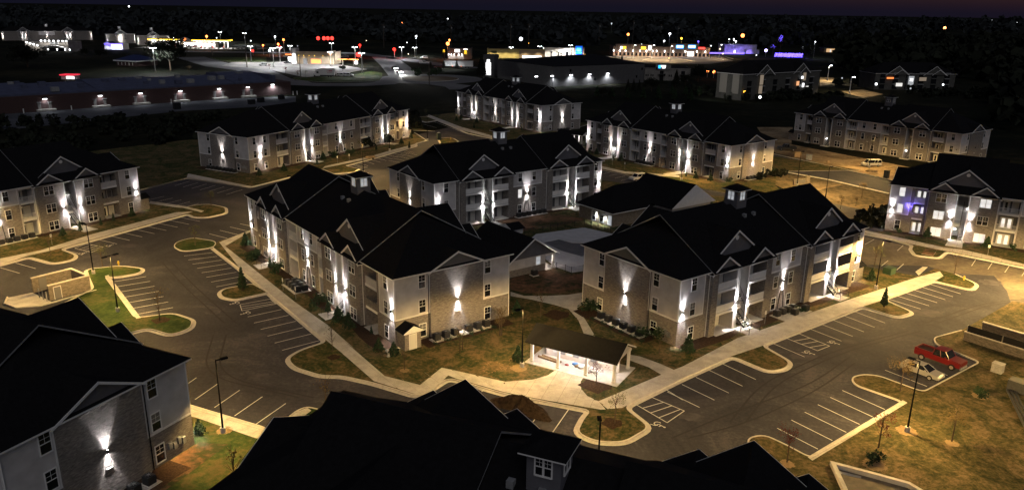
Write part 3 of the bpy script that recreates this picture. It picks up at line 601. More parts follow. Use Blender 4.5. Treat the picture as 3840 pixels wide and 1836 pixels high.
slabs('garden_path', [(-0.11,113.75), (2.00,112.09), (5.64,112.25), (8.75,112.78), (11.10,113.91), (10.66,108.66), (9.75,107.38), (10.69,102.70), (11.49,97.14), (10.09,97.08), (9.66,102.66), (8.51,106.90), (6.58,108.49), (3.09,110.60), (-0.10,112.01)], 60, 1.5, 1.5)
slabs('garden_path', [(15.32,91.43), (16.65,90.94), (18.85,88.91), (20.33,87.18), (18.51,85.79), (17.30,87.83), (15.10,89.82)], 37, 1.5, 1.5)
# left lot, block B side
BL = [(-87.0, 120.5), (-83.6, 127.4), (-77.4, 124.0), (-75.4, 126.2), (-76.4, 128.8), (-80.9, 131.9), (-68.2, 157.3), (-65.8, 154.8), (-63.2, 155.0), (-60.7, 158.4), (-62.5, 163.2), (-66.9, 165.9), (-69.8, 165.0), (-71.4, 162.2), (-80, 165.6)]
BLr = rnd(BL, 1.3, 4, closed=False)
lawn('left_lawn', BLr + [(-96, 172), (-130, 150), (-118, 95)], GRASS); kerb('left_kerb', BLr, closed=False)
slabs('sidewalk', [(-85.94,123.00), (-84.16,128.01), (-81.17,132.33), (-68.50,158.07), (-67.98,159.21), (-71.23,158.57), (-80.07,141.61), (-83.92,130.93), (-87.97,126.19)], 61, 1.6, 1.6)
slabs('sidewalk', [(-80.30,166.10), (-71.40,162.40), (-66.02,158.89), (-65.89,160.01), (-71.35,163.68), (-80.85,167.77)], 0, 1.6, 1.6)
# far left lot and block C
TL = [(-99, 172.5), (-88.17,178.79), (-82.65,192.08), (-63.58,183.73), (-62.46,178.86), (-64.04,175.24), (-63.13,173.46), (-60.38,173.00)]
CL = TL + [(-49.69,204.78), (-46.05,207.39), (-47.09,200.71), (-41.99,202.78), (-42.07,208.00), (-51.02,206.72), (-41.31,222.38), (-36.96,233.62), (-31.05,244.96), (-37.30,271.71), (-33.18,284.68), (-28.07,272.62)]
CLr = [(-99, 172.5), (-88.17,178.79), (-82.65,192.08), (-63.44,183.30)] + [(-51.58,206.09), (-47.19,200.14), (-42.33,202.18), (-41.85,206.83), (-46.43,210.68), (-41.08,221.06), (-36.03,232.67), (-30.91,243.85), (-31.67,248.78), (-28.90,254.74), (-34.17,269.04), (-37.20,276.30)]
CLrr = rnd(CLr, .9, 3, closed=False)
lawn('back_left_lawn', CLrr + [(-28, 275), (-60, 300), (-135, 215), (-125, 170)], GRASS); kerb('back_left_kerb', CLrr[3:], closed=False); kerb('far_lot_kerb', [(-99, 172.5), (-88.17,178.79), (-82.65,192.08), (-63.44,183.30)], closed=False)
slabs('sidewalk', [(-51.72,206.67), (-41.24,221.98), (-36.14,233.40), (-31.01,244.64), (-31.98,249.52), (-35.85,265.96), (-36.30,265.92), (-33.05,254.62), (-31.39,247.70), (-37.35,236.13), (-41.84,225.34), (-51.72,209.66)], 62, 1.7, 1.7)
slabs('sidewalk', [(-84.36,197.31), (-63.42,183.74), (-63.41,182.73), (-82.77,192.54)], -20, 1.7, 1.7)
# block A side (bottom left)
AL = [(-35.63,76.74), (-26.05,72.30), (-24.80,71.46), (-23.32,75.75), (-22.46,76.66), (-21.03,76.14), (-18.04,74.27)]
ALr = rnd(AL, .9, 4, closed=False)
lawn('lower_left_lawn', ALr + [(-12, 72), (0, 66), (-4, 30), (-60, 25), (-75, 62), (-46, 84)], GRASSG); kerb('lower_left_kerb', ALr, closed=False)
slabs('sidewalk', [(-35.82,76.73), (-26.00,72.15), (-24.76,71.32), (-23.20,75.67), (-22.30,76.42), (-21.74,75.80), (-23.89,70.60), (-24.07,69.03), (-29.01,71.59), (-33.62,73.95), (-34.42,74.23)], -25, 1.5, 1.5)
# long island with the lamp between the two left-hand lots
AI = [(-70.5, 121.4), (-66.0, 123.4), (-61.6, 122.2), (-61.0, 119.8), (-63.9, 117.8), (-65.7, 117.9), (-52.9, 101.0), (-48.6, 103.0), (-44.6, 100.6), (-43.8, 97.6), (-45.4, 95.4), (-49.6, 97.6), (-54, 93), (-66, 103.6), (-65.2, 109), (-64.6, 112.4), (-68, 117.4)]
AIr = rnd(list(reversed(ccw(AI)))[::-1], 1.2, 4)
lawn('lamp_island', AIr, GRASSG); kerb('lamp_island_kerb', AIr)
slabs('island_path', [(-65.88,118.22), (-65.52,118.68), (-52.06,101.01), (-52.56,100.72)], 130, 1.5, 1.5)
# right lawn
RL = [(24.2, 69.0), (25.0, 71.6), (26.9, 72.2), (28.6, 70.2), (30.2, 67.9), (45.2, 79.9), (41.3, 84.0), (41.7, 85.9), (43.5, 86.8), (45.3, 86.5), (48.7, 82.4), (60.3, 90.9), (57.4, 96.2), (58.2, 98.4), (63.6, 101.2)]
RLr = rnd(RL, .9, 4, closed=False)
lawn('right_lawn', RLr + [(78, 113), (110, 96), (95, 55), (45, 25), (20, 40)], TANLAWN); kerb('right_kerb', RLr, closed=False)
slabs('kerbside_path', [(29.94,68.08), (45.28,80.27), (45.52,79.68), (30.16,67.44)], 37, 1.5, 1.5)
# block I frontage
IL = [(70.90,150.11), (75.15,146.08), (77.03,142.47), (75.36,139.84), (74.40,136.13), (77.82,134.73), (81.23,138.65), (86.33,133.99), (91.35,129.03)]
ILr = rnd(IL, .9, 4, closed=False)
lawn('right_block_lawn', list(reversed(ILr)) + [(71.75,152.09), (84, 152), (100, 175), (150, 140), (122, 118)], GRASS); kerb('right_block_kerb', ILr, closed=False)
slabs('sidewalk', [(71.21,150.70), (77.38,143.18), (81.59,139.08), (86.66,134.54), (91.10,130.10), (91.91,131.39), (87.98,136.81), (85.01,140.33), (82.22,141.45), (78.27,146.06), (72.11,152.79)], -33, 1.6, 1.6)
lawn('diamond_bed', [(78.75,140.85), (80.15,139.67), (77.45,135.89), (75.82,137.00)], CLAY, .19)
sheet('crosswalk_ramp', [(69.58,126.60), (72.26,129.42), (73.10,129.25), (69.19,124.65)], .175, CONC)
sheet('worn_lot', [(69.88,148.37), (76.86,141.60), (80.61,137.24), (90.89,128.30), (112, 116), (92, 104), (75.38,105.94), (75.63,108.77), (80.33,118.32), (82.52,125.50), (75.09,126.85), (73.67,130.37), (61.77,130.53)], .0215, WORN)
DI = [(-37.49,111.89), (-41.13,115.64), (-44.62,113.34), (-44.80,111.57), (-43.64,109.60), (-41.44,108.64)]
lawn('bay_island', rnd(DI, .8), GRASS); kerb('bay_island_kerb', rnd(ccw(DI), .8))
# block G and F frontage
GL = [(24.32,209.94), (26.85,214.15), (27.68,211.33), (30.24,206.50), (32.69,201.88), (36.60,206.98), (41.79,198.94), (42.86,193.58)]
lawn('back_right_lawn', [(22.31,222.91), (24.15,210.49), (30.09,205.41), (32.61,201.35), (60, 178), (66, 176), (66.92,193.47), (73.10,212.20), (98, 216), (70, 245), (35, 260), (15, 240)], GRASS)
slabs('sidewalk', [(24.93,215.77), (30.54,208.73), (36.60,206.98), (44.61,204.33), (44.18,202.19), (36.15,204.25), (30.13,205.74), (24.44,212.23)], 127, 1.7, 1.7)
FLr = rnd([(-33.05,311.50), (-37.76,310.97), (-36.91,301.62), (-33.52,296.58), (-29.52,302.43), (-15.82,270.83), (-7.65,261.59), (-5.32,257.72)], .8, 3, closed=False)
lawn('far_block_lawn', FLr + [(8, 262), (30, 300), (-20, 330), (-40, 310)], GRASS); kerb('far_block_kerb', FLr, closed=False)
slabs('sidewalk', [(-34.81,318.06), (-19.64,286.07), (-7.82,267.22), (-4.53,263.28), (-4.90,259.11), (-7.67,262.42), (-19.64,279.00), (-31.24,304.09), (-35.36,313.20)], 127, 1.8, 1.8)
IS2 = [(-25.46,259.92), (-20.58,260.38), (-18.33,253.87), (-19.24,248.64), (-22.95,247.05)]
lawn('far_island', rnd(IS2, 1.0), GRASS); kerb('far_island_kerb', rnd(ccw(IS2), 1.0))
# entrance road, bare building plots
sheet('bare_plot', [(93.21,297.70), (107.44,299.17), (93.18,258.78), (128, 200), (175, 222), (165, 165), (101.11,203.84), (91.86,223.10), (82.33,241.54)], .008, DIRT)
sheet('entrance_road', [(79.76,241.33), (81.42,238.73), (91.08,221.08), (101.01,201.37), (150, 150), (135, 140), (93.39,187.88), (84.29,203.47), (74.32,215.97), (72.42,217.71)], .024, ASPH)
kerb('road_kerb', [(101.41,202.21), (91.39,221.88), (81.30,239.63)], closed=False); kerb('road_kerb', [(71.94,216.17), (83.96,202.61), (93.05,187.14)], closed=False)
sheet('scrub_plot', [(72.80,211.81), (83.43,201.26), (92.38,185.69), (83.58,167.89), (72.05,152.79), (72.41,161.60), (70.93,176.91), (67.42,195.04)], .012, mat('scrub_soil', (.15, .11, .06), .95, kind='ground', s1=.08, s2=.9, mixf=.7, stops=[(.3, (.06, .05, .025)), (.5, (.15, .11, .06)), (.7, (.24, .18, .11))], bd=.15))
sheet('sandy_track', [(71.69,187.86), (79.40,194.33), (85.58,197.88), (84.45,195.92), (78.23,191.23), (72.58,185.78)], .018, DIRT)
# fenced concrete square at bottom right
PADP = ccw([(31.62,66.71), (34.14,65.39), (37.79,63.32), (41, 57), (30, 54)])
sheet('fenced_pad', PADP, .166, WORN); b_ = MB(); strip(b_, offset(PADP, .38, True), offset(PADP, -.02, True), .1, .62, CONC, True); tag(b_.build('low_pad_wall'), 'low concrete wall around the square pad at the bottom right', 'wall')
slabs('pad_edging', [(31.76,65.78), (33.88,64.78), (33.75,64.48), (31.75,65.33)], -20, 2, 2, z1=.2)
# ---- parking stripes: (first line, last line, count)
SH = MB().box(0, 1, -.055, .055, 0, .004, PAINT).mesh('parking_stripe')
def stripe(a, b, z=.026):
    d = math.hypot(b[0] - a[0], b[1] - a[1]); o = link('parking_stripe', SH, LOT, (a[0], a[1], z), math.atan2(b[1] - a[1], b[0] - a[0])); o.scale = (d, 1, 1); return o
def row(a0, b0, a1, b1, n):
    for k in range(n):
        t = k / max(1, n - 1); stripe((a0[0] + (a1[0] - a0[0]) * t, a0[1] + (a1[1] - a0[1]) * t), (b0[0] + (b1[0] - b0[0]) * t, b0[1] + (b1[1] - b0[1]) * t))
def hatch(q, n):
    """box of four corners with diagonal bars"""
    for a, b in zip(q, q[1:] + q[:1]): stripe(a, b)
    for k in range(1, n):
        t = k / n; t2 = (k + .55) / n
        if t2 <= 1.02: stripe(tuple(q[0][j] + (q[1][j] - q[0][j]) * t for j in (0, 1)), tuple(q[3][j] + (q[2][j] - q[3][j]) * min(1, t2) for j in (0, 1)))
row((28.75,73.84), (31.61,69.79), (39.33,82.73), (42.34,78.29), 6)
row((46.94,88.34), (50.03,84.08), (55.71,94.32), (58.17,90.11), 3)
row((26.87,89.44), (29.83,85.21), (18.43,81.69), (21.38,78.10), 5); stripe((18.40,82.23), (19.83,79.77))
hatch([(14.16,78.75), (17.09,74.63), (19.50,77.26), (16.29,80.39)], 4)
stripe((35.20,96.11), (38.11,91.86)); hatch([(37.68,97.82), (40.53,93.83), (42.73,95.39), (39.95,99.50)], 4)
row((42.08,101.30), (44.98,97.07), (51.22,108.21), (53.95,103.73), 5)
row((58.79,113.73), (61.95,109.45), (69.04,120.82), (71.81,116.38), 6)
row((-37.50,102.38), (-33.56,105.33), (-29.45,91.43), (-25.38,94.63), 6); hatch([(-40.18,106.99), (-39.08,104.61), (-34.95,107.49), (-36.44,109.44)], 3)
row((-57.68,129.55), (-53.46,131.69), (-46.40,114.32), (-42.54,117.33), 8)
row((-63.26,116.00), (-59.37,118.60), (-53.72,102.49), (-49.45,105.45), 7)
row((-38.24,79.87), (-37.36,83.44), (-26.94,72.94), (-25.04,77.56), 5)
row((-77.66,138.65), (-72.72,136.03), (-68.57,154.84), (-63.76,152.21), 8); hatch([(-78.76,132.93), (-74.65,130.78), (-74.16,133.98), (-78.31,135.90)], 4); stripe((-80.45,131.89), (-76.66,130.13))
row((-85.26,121.93), (-80.36,119.27), (-84.15,124.36), (-79.14,121.67), 2)
row((-82.16,183.90), (-80.65,188.95), (-66.73,175.60), (-64.69,180.80), 7); row((-82.23,169.04), (-80.02,173.01), (-71.73,162.15), (-69.66,166.77), 5)
row((-58.49,143.43), (-53.80,140.45), (-55.09,150.89), (-50.18,147.92), 4)
row((-45.03,213.25), (-41.53,208.88), (-34.24,236.85), (-29.97,232.75), 10); hatch([(-46.07,210.09), (-43.36,204.97), (-39.95,209.36), (-44.07,213.33)], 4)
row((-35.92,220.09), (-32.17,217.07), (-33.22,233.88), (-28.84,229.07), 5)
row((-38.31,279.32), (-33.69,276.65), (-29.70,304.26), (-22.94,290.75), 3); row((-30.69,298.67), (-24.63,287.21), (-19.00,276.57), (-13.67,265.23), 7)
row((24.35,206.07), (26.35,207.86), (28.05,197.45), (31.73,201.29), 4)
row((67.99,143.04), (71.35,146.60), (72.47,139.28), (75.28,142.81), 2); row((81.63,130.75), (84.33,134.27), (87.41,125.70), (90.51,129.35), 4); row((65.28,129.97), (67.88,133.08), (66.99,127.88), (69.84,131.29), 2)
row((2.17,73.43), (3.21,75.96), (4.60,72.32), (6.57,77.15), 2); stripe((-3.27,80.99), (-2.98,81.63))
# wheelchair symbols
def wheelchair():
    b = MB(); pts = [(.30 * math.cos(t), .30 * math.sin(t)) for t in [R(a) for a in range(-200, 60, 20)]]
    strip(b, offset(pts, .05), offset(pts, -.05), 0, .004, PAINT)
    for a_, b_ in (((0, .62), (0, .1)), ((0, .1), (.42, .05)), ((.42, .05), (.55, -.35)), ((0, .38), (.3, .38))): strip(b, offset([a_, b_], .05), offset([a_, b_], -.05), 0, .004, PAINT)
    b.sheet([(.11 * math.cos(k * .7), .75 + .11 * math.sin(k * .7)) for k in range(9)], .004, PAINT); return b.mesh('accessible_symbol')
WC = wheelchair()
for p, a in (((39.05,93.38), -140), ((43.64,96.72), -140), ((16.02,74.37), -140), ((-40.88,107.62), 127), ((-38.00,103.81), 127), ((-76.03,129.93), -30), ((-73.67,134.82), -30)): o = link('accessible_symbol', WC, LOT, (p[0], p[1], .027), R(a)); o.scale = (1.25, 1.25, 1)
# walks from stair feet to the pavement, mulch beds along the walls
def frontage(o, ang, plan, dist, mulch=True, L=54.6, end=None):
    for s in plan:
        if s[0] == 'stair': slabs('entry_walk', [loc(o, ang, s[1] - .1, -2.25), loc(o, ang, s[2] + .1, -2.25), loc(o, ang, s[2] + .3, -dist), loc(o, ang, s[1] - .3, -dist)], ang, 1.5, 1.5, z1=.19)
    if mulch:
        st = [s for s in plan if s[0] == 'stair']; xs = [0] + [v for s in st for v in (s[1] - .4, s[2] + .4)] + [L]
        for k in range(0, len(xs), 2):
            a, b_ = xs[k], xs[k + 1]; n = max(2, int((b_ - a) / 2.5)); rr = random.Random(int(a * 10 + o[0]))
            pts = [loc(o, ang, a, .4), loc(o, ang, b_, .4)] + [loc(o, ang, b_ + (a - b_) * j / n, -1.9 - rr.uniform(0, .9)) for j in range(n + 1)]
            sheet('mulch_bed', pts, .172, MULCH)
    if end is not None:
        x0, x1 = (L - .2, L + 2.9) if end else (-2.9, .2); rr = random.Random(int(o[1])); x1_ = x1 if end else x0; x0_ = x0 if end else x1
        sheet('mulch_bed', [loc(o, ang, x0_, 3.2), loc(o, ang, x0_, 17.5)] + [loc(o, ang, x1_ + rr.uniform(-.4, .4), 17.2 - 14 * j / 6) for j in range(7)], .172, MULCH)
frontage(oD, -52.8, T1, 3.8, end=1); frontage(oH, 37.3, T2, 3.4, L=44.4, end=0); frontage(oE, 36.6, T2, 4.0, L=44.4)
frontage(oC, 62.0, T3, 5.0, L=70.4, end=0); frontage(oG, -52.8, T1, 7.0, end=1); frontage(oF, -52.8, T1, 6.0); frontage(oB, 58.7, T1, 6.0); frontage(oI, -33.0, T1, 6.0); frontage(oA, 155.4, T1, 5, mulch=False, end=0)
sheet('utility_soil', [loc(oA, 155.4, -.1, -.5), loc(oA, 155.4, -3.0, -1.5), loc(oA, 155.4, -3.6, 6), loc(oA, 155.4, -3.2, 12), loc(oA, 155.4, -.1, 12)], .168, CLAY)

# ------------------------------------------------------------------ lamp posts
POLEW = 8500.0
_pm = {}
def lamp_post(p, label, ang=0.0, h=8.0, heads=1, pw=None, col=WARM, cone=179, light=True, group='parking-lot lamp posts', blend=.25, tilt=0):
    r = empty('lamp_post', (p[0], p[1], .0), R(ang), label, 'lamp post', group)
    if h not in _pm:
        _pm[h] = (MB().tube((0, 0, 0), (0, 0, .75), .28, CONC, n=12).mesh('lamp_base'), MB().tube((0, 0, .7), (0, 0, h), .10, POLE, .065, n=8).mesh('lamp_pole'),
                  MB().box(.0, .55, -.05, .05, h - .12, h - .02, POLE).box(.5, 1.2, -.19, .19, h - .13, h + .02, POLE).mesh('lamp_head'), MB().box(.56, 1.14, -.14, .14, h - .142, h - .131, LAMPY).mesh('lens'))
    m = _pm[h]; link('lamp_base', m[0], r); link('lamp_pole', m[1], r)
    for k in range(heads):
        hd = link('lamp_head', m[2], r, (0, 0, 0), math.pi * k)
        if light:
            link('lens', m[3], hd); spot('lamp_light', hd, (.85, 0, h - .22), (pw or POLEW) / heads, col, cone, blend, rad=.22, wing=1.15, rot=(0, R(-tilt), 0))
    return r
lamp_post((-29.66,71.01), 'dark lamp post beside the lower-left block and its parking bays', 40, h=8.4, pw=6000.0, tilt=35)
lamp_post((42.38,73.27), 'dark lamp post standing on the lower-right lawn in a ring of straw', 127, h=8.4, pw=11000.0)
lamp_post((58.84,117.75), 'lamp post on the green lawn past the far end of the right-hand block', -53, h=8.4)
lamp_post((-68.23,119.25), 'lamp post at the tip of the lamp island, in front of the left-edge block', 150, h=8.6)
lamp_post((-56.46,103.35), 'two-headed lamp post on the long grass island by the dumpster pen', 60, heads=2, h=8.6)
lamp_post((1.47,87.38), 'dark lamp post on the lawn left of the lit pavilion', 217, h=8.0, pw=5500.0)
lamp_post((-39.57,201.27), 'lamp post in the lot in front of the long back-left block', -30, h=8.4)
lamp_post((-28.41,254.25), 'lamp post on the corner by the farthest lit block', 60, h=8.4, pw=5000.0)
lamp_post((-37.88,235.01), 'slim lamp post at the far stair of the long back-left block', -30, h=8.0, light=False)
lamp_post((44.05,199.10), 'lamp post before the right stair of the brick block at back right', 217, h=8.4, pw=5500.0, tilt=30)
lamp_post((102.16,219.55), 'lamp post beside the parked white van on the bare dirt', -60, h=9.0, pw=9000.0)
lamp_post((72.41,193.55), 'slim lamp post by the brick monument sign', 37, h=9.0, pw=6000.0)
lamp_post((73.25,177.06), 'slim lamp post behind the right-hand block on scrub ground', 37, h=8.4, pw=9500.0)
lamp_post((84.5, 115.5), 'assumed unseen lamp post past the right edge by the right-hand lot', 150, h=8.4, pw=30000.0)  # out of view, assumed from the bright amber ground of this lot
lamp_post((-97, 126), 'assumed unseen lamp post past the left edge before the left-edge block', 20, h=8.4)  # out of view, assumed from the yellow light on the left-edge block
lamp_post((140, 196), 'assumed unseen lamp post at the right end of the bare dirt plot', 160, h=9.0, pw=9500.0)  # out of view, assumed from the pole shadow and light on the dirt
lamp_post((8, 60.5), 'unseen lamp post added behind the black foreground roof', 90, h=8.0, pw=6000.0)  # hidden post, added for light around the foreground roof
lamp_post((-46, 158), 'unseen lamp post added in the lane behind the large left block', 150, h=8.4)  # hidden post, added to help light the far left lot
lamp_post((78, 84), 'unseen lamp post added past the right edge to light the lawn', 120, h=8.4)  # out of view, added as a light source for the right lawn
# ------------------------------------------------------------------ vegetation
def leaf_cloud(n, fn, size, m, seed, up=.3):
    rr = random.Random(seed); b = MB()
    for _ in range(n):
        p = Vector(fn(rr)); d = Vector((rr.gauss(0, 1), rr.gauss(0, 1), rr.gauss(0, 1) + up)).normalized(); a = d.orthogonal().normalized(); c = d.cross(a); s = size * rr.uniform(.6, 1.4); t = rr.uniform(0, 6.28)
        a, c = a * math.cos(t) + c * math.sin(t), c * math.cos(t) - a * math.sin(t)
        b.poly([p - a * s, p + c * s * .6, p + a * s, p - c * s * .6], m)
    return b
def cone_fn(h, r, z0=.12):
    def f(rr):
        t = rr.random() ** .6; z = z0 + (h - z0) * (1 - t); rad = r * t ** .9 * (0.75 + .35 * rr.random()); a = rr.uniform(0, 6.283); k = rr.random() ** .35
        return (rad * k * math.cos(a), rad * k * math.sin(a), z)
    return f
def ball_fn(h, r, z0, lumps, seed):
    q = random.Random(seed); L = [(q.gauss(0, .42) * r, q.gauss(0, .42) * r, z0 + (h - z0) * (.25 + .6 * q.random()), r * q.uniform(.35, .62)) for _ in range(lumps)]
    def f(rr):
        c = rr.choice(L); v = Vector((rr.gauss(0, 1), rr.gauss(0, 1), rr.gauss(0, 1))).normalized() * c[3] * rr.random() ** .4
        return (c[0] + v.x, c[1] + v.y, max(z0 * .7, c[2] + v.z * .9))
    return f
def trunk(h, r, seed, branches=6, spread=.5):
    rr = random.Random(seed); b = MB().tube((0, 0, 0), (0, 0, h * .55), r, BARK, r * .6, 7).tube((0, 0, h * .55), (rr.uniform(-.1, .1), rr.uniform(-.1, .1), h * .92), r * .6, BARK, r * .15, 6)
    for k in range(branches):
        z = h * rr.uniform(.3, .8); a = rr.uniform(0, 6.283); l = h * spread * rr.uniform(.4, .8); b.tube((0, 0, z), (l * math.cos(a) * .6, l * math.sin(a) * .6, z + l * .75), r * .35, BARK, r * .08, 5)
    return b
VEG = {}
def veg(kind, k):
    key = (kind, k)
    if key in VEG: return VEG[key]
    if kind == 'conifer': v = (MB().tube((0, 0, 0), (0, 0, .5), .05, BARK, n=6).mesh('trunk'), leaf_cloud(420, cone_fn(1, .42), .065, LEAF, k).mesh('crown', False))
    elif kind == 'column': v = (MB().tube((0, 0, 0), (0, 0, .5), .05, BARK, n=6).mesh('trunk'), leaf_cloud(420, cone_fn(1, .2), .05, LEAF, k + 9).mesh('crown', False))
    elif kind == 'bush': v = (MB().tube((0, 0, 0), (0, 0, .3), .04, BARK, n=6).mesh('stem'), leaf_cloud(300, ball_fn(.8, .62, -.15, 8, k), .085, LEAF, k + 3).mesh('foliage', False))
    elif kind in ('sapling', 'redtree', 'tantree'):
        m = {'sapling': mat('sapling_leaf', (.10, .11, .03), .85, noise=1), 'redtree': LEAFR, 'tantree': LEAFT}[kind]
        v = (trunk(1, .018, k, 9, .42).mesh('trunk'), leaf_cloud(340 if kind == 'sapling' else 620, ball_fn(1, .24, .22, 12, k), .014, m, k + 5).mesh('crown', False))
    elif kind == 'bare': v = (trunk(1, .016, k, 16, .5).mesh('trunk'), leaf_cloud(40, ball_fn(1, .26, .4, 8, k), .022, LEAFT, k + 5).mesh('crown', False))
    elif kind == 'big': v = (trunk(1, .03, k, 9, .5).mesh('trunk'), leaf_cloud(2600, ball_fn(1, .5, .2, 22, k), .034, LEAFD, k + 7).mesh('crown', False))
    elif kind == 'bigcon': v = (trunk(1, .02, k, 3, .2).mesh('trunk'), leaf_cloud(1500, cone_fn(1, .26), .03, LEAFD, k + 8).mesh('crown', False))
    VEG[key] = v; return v
NAMES = dict(conifer=('evergreen_shrub', 'shrub', 'stem', 'foliage'), column=('columnar_evergreen', 'shrub', 'stem', 'foliage'), bush=('round_bush', 'bush', 'stem', 'foliage'), sapling=('young_tree', 'tree', 'trunk', 'crown'), redtree=('red_leaved_tree', 'tree', 'trunk', 'crown'), tantree=('tan_leaved_tree', 'tree', 'trunk', 'crown'), bare=('bare_young_tree', 'tree', 'trunk', 'crown'), big=('broad_tree', 'tree', 'trunk', 'crown'), bigcon=('tall_conifer', 'tree', 'trunk', 'crown'))
_vi = [0]
def plant(kind, p, h, label, group=None, wide=1.0, z=.12):
    _vi[0] += 1; k = _vi[0] % 3; m = veg(kind, k); n = NAMES[kind]
    r = empty(n[0], (p[0], p[1], z), _vi[0] * 1.9, label, n[1], group); r.scale = (h * wide, h * wide, h)
    link(n[2], m[0], r); link(n[3], m[1], r); return r
ORD = ['first', 'second', 'third', 'fourth', 'fifth', 'sixth', 'seventh', 'eighth', 'ninth', 'tenth', 'eleventh', 'twelfth']
# evergreens by the blocks
for p, h, kd, lb in (((-16.95,91.30), 2.0, 'conifer', 'evergreen shrub left of the utility closet door on the large left block'), ((-14.80,90.02), 2.0, 'conifer', 'evergreen shrub standing nearest the white closet door and the boulders'),
        ((-24.13,100.31), 2.6, 'conifer', 'larger evergreen right of the near stair of the large left block'), ((-22.23,98.33), 2.5, 'conifer', 'evergreen shrub below the two-light window of the large left block'), ((-26.42,104.00), 2.3, 'column', 'slim evergreen left of the near stair of the large left block'),
        ((-28.48,106.39), 2.2, 'bush', 'round bush between the condensers and the near stair of the left block'), ((-38.66,120.48), 2.2, 'bush', 'bushy evergreen right of the far stair of the large left block'), ((-40.58,123.12), 2.2, 'column', 'slim evergreen at the far stair of the large left block'),
        ((-48.78,135.56), 2.6, 'conifer', 'leftmost evergreen at the far corner of the large left block'), ((-44.63,126.69), 2.4, 'bush', 'bushy evergreen on the mulch near the far end of the left block'), ((-44.82,127.62), 2.2, 'bush', 'low evergreen below the far sconces of the left block'), ((-18.84,96.64), 1.3, 'column', 'small thin evergreen before the patio of the large left block'),
        ((23.02,92.15), 2.7, 'conifer', 'evergreen shrub at the near corner of the right-hand block'), ((11.72,106.07), 2.8, 'bush', 'dark bush at the left end of the condenser row on the right-hand block'), ((19.29,96.29), 2.4, 'bush', 'dark bush right of the condensers under the right-hand block window'),
        ((0.87,105.38), 2.0, 'conifer', 'evergreen at the right corner of the left block lawn'), ((0.96,88.80), 2.3, 'conifer', 'evergreen beside the lamp post left of the pavilion'), ((59.81,121.73), 2.2, 'conifer', 'evergreen on the lawn past the right-hand block'),
        ((56.51,109.82), 3.2, 'column', 'slim dark evergreen on the kerb island in the right-hand lot'), ((42.92,107.09), 1.3, 'bush', 'low bush beside the condensers on the right-hand block'),
        ((-84.75,140.02), 1.9, 'conifer', 'evergreen under the lower window by the stair of the left-edge block'), ((-81.49,147.61), 1.7, 'column', 'slim evergreen right of the stair of the left-edge block'), ((-83.23,143.26), 2.2, 'column', 'slim evergreen left of the stair of the left-edge block'), ((-78.51,154.36), 2.0, 'conifer', 'evergreen at the right corner of the left-edge block'), ((-80.49,150.64), 1.9, 'column', 'slim evergreen by the patio of the left-edge block'),
        ((82.19,147.64), 2.4, 'conifer', 'evergreen left of the lit stair of the right-edge block'), ((90.43,141.45), 2.4, 'conifer', 'evergreen right of the lit stair of the right-edge block'), ((78.49,151.49), 1.2, 'bush', 'low bush at the left corner of the right-edge block'), ((95.11,140.85), 1.5, 'bush', 'low bush at the right end of the right-edge block frontage'),
        ((-65.30,195.55), 2.2, 'conifer', 'evergreen at the near front corner of the long back-left block'), ((-54.27,211.29), 2.2, 'column', 'slim evergreen at the near stair of the long back-left block'), ((-60.59,201.38), 2.4, 'conifer', 'evergreen by the first patio of the long back-left block'), ((-54.39,218.92), 2.4, 'conifer', 'evergreen before the second patio of the long back-left block'), ((-51.55,221.81), 2.6, 'bush', 'large dark bush below the middle lamp of the long back-left block'), ((-48.19,227.61), 2.4, 'bush', 'dark bush right of the middle lamp of the long back-left block'), ((-42.04,235.42), 2.0, 'column', 'slim evergreen at the far stair of the long back-left block'), ((-35.93,246.97), 2.2, 'conifer', 'evergreen by the last window of the long back-left block'), ((-34.20,257.37), 2.2, 'conifer', 'evergreen at the far corner of the long back-left block'), ((-32.41,239.31), 2.2, 'column', 'dark column shrub at the kerb by the far stair of the back-left block'),
        ((23.16,234.93), 2.0, 'conifer', 'evergreen at the left corner of the brick block at back right'), ((25.18,232.34), 2.3, 'conifer', 'evergreen by the first patio of the brick block at back right'), ((29.21,224.10), 2.0, 'column', 'slim evergreen right of the left stair of the back-right block'), ((31.25,223.00), 2.6, 'conifer', 'evergreen under the window right of the left stair of the back-right block'), ((46.19,203.39), 1.6, 'column', 'small slim evergreen by the right stair of the back-right block'), ((48.08,200.41), 2.0, 'conifer', 'evergreen before the last patio of the back-right block'), ((51.33,197.61), 2.2, 'conifer', 'evergreen by the last corner of the back-right block'), ((55.65,196.43), 1.9, 'bush', 'dark bush at the near corner of the back-right block'), ((70.62,207.86), 2.4, 'bush', 'large dark bush at the right end of the back-right block'),
        ((-22.19,300.19), 2.2, 'conifer', 'evergreen at the left end of the farthest lit block'), ((-20.72,305.21), 2.2, 'conifer', 'evergreen by the first patio of the farthest lit block'), ((-16.58,300.80), 2.2, 'column', 'slim evergreen at the left stair of the farthest lit block'), ((-14.21,296.33), 2.4, 'conifer', 'evergreen right of the left stair of the farthest lit block'), ((-14.53,282.94), 2.0, 'column', 'slim evergreen at the kerb before the farthest lit block'), ((2.85,279.10), 2.2, 'column', 'slim evergreen at the right stair of the farthest lit block'),
        ((-31.87,70.44), 1.9, 'conifer', 'evergreen at the corner of the nearest lower-left block')):
    plant(kd, p, h, lb, 'evergreens planted by the blocks')
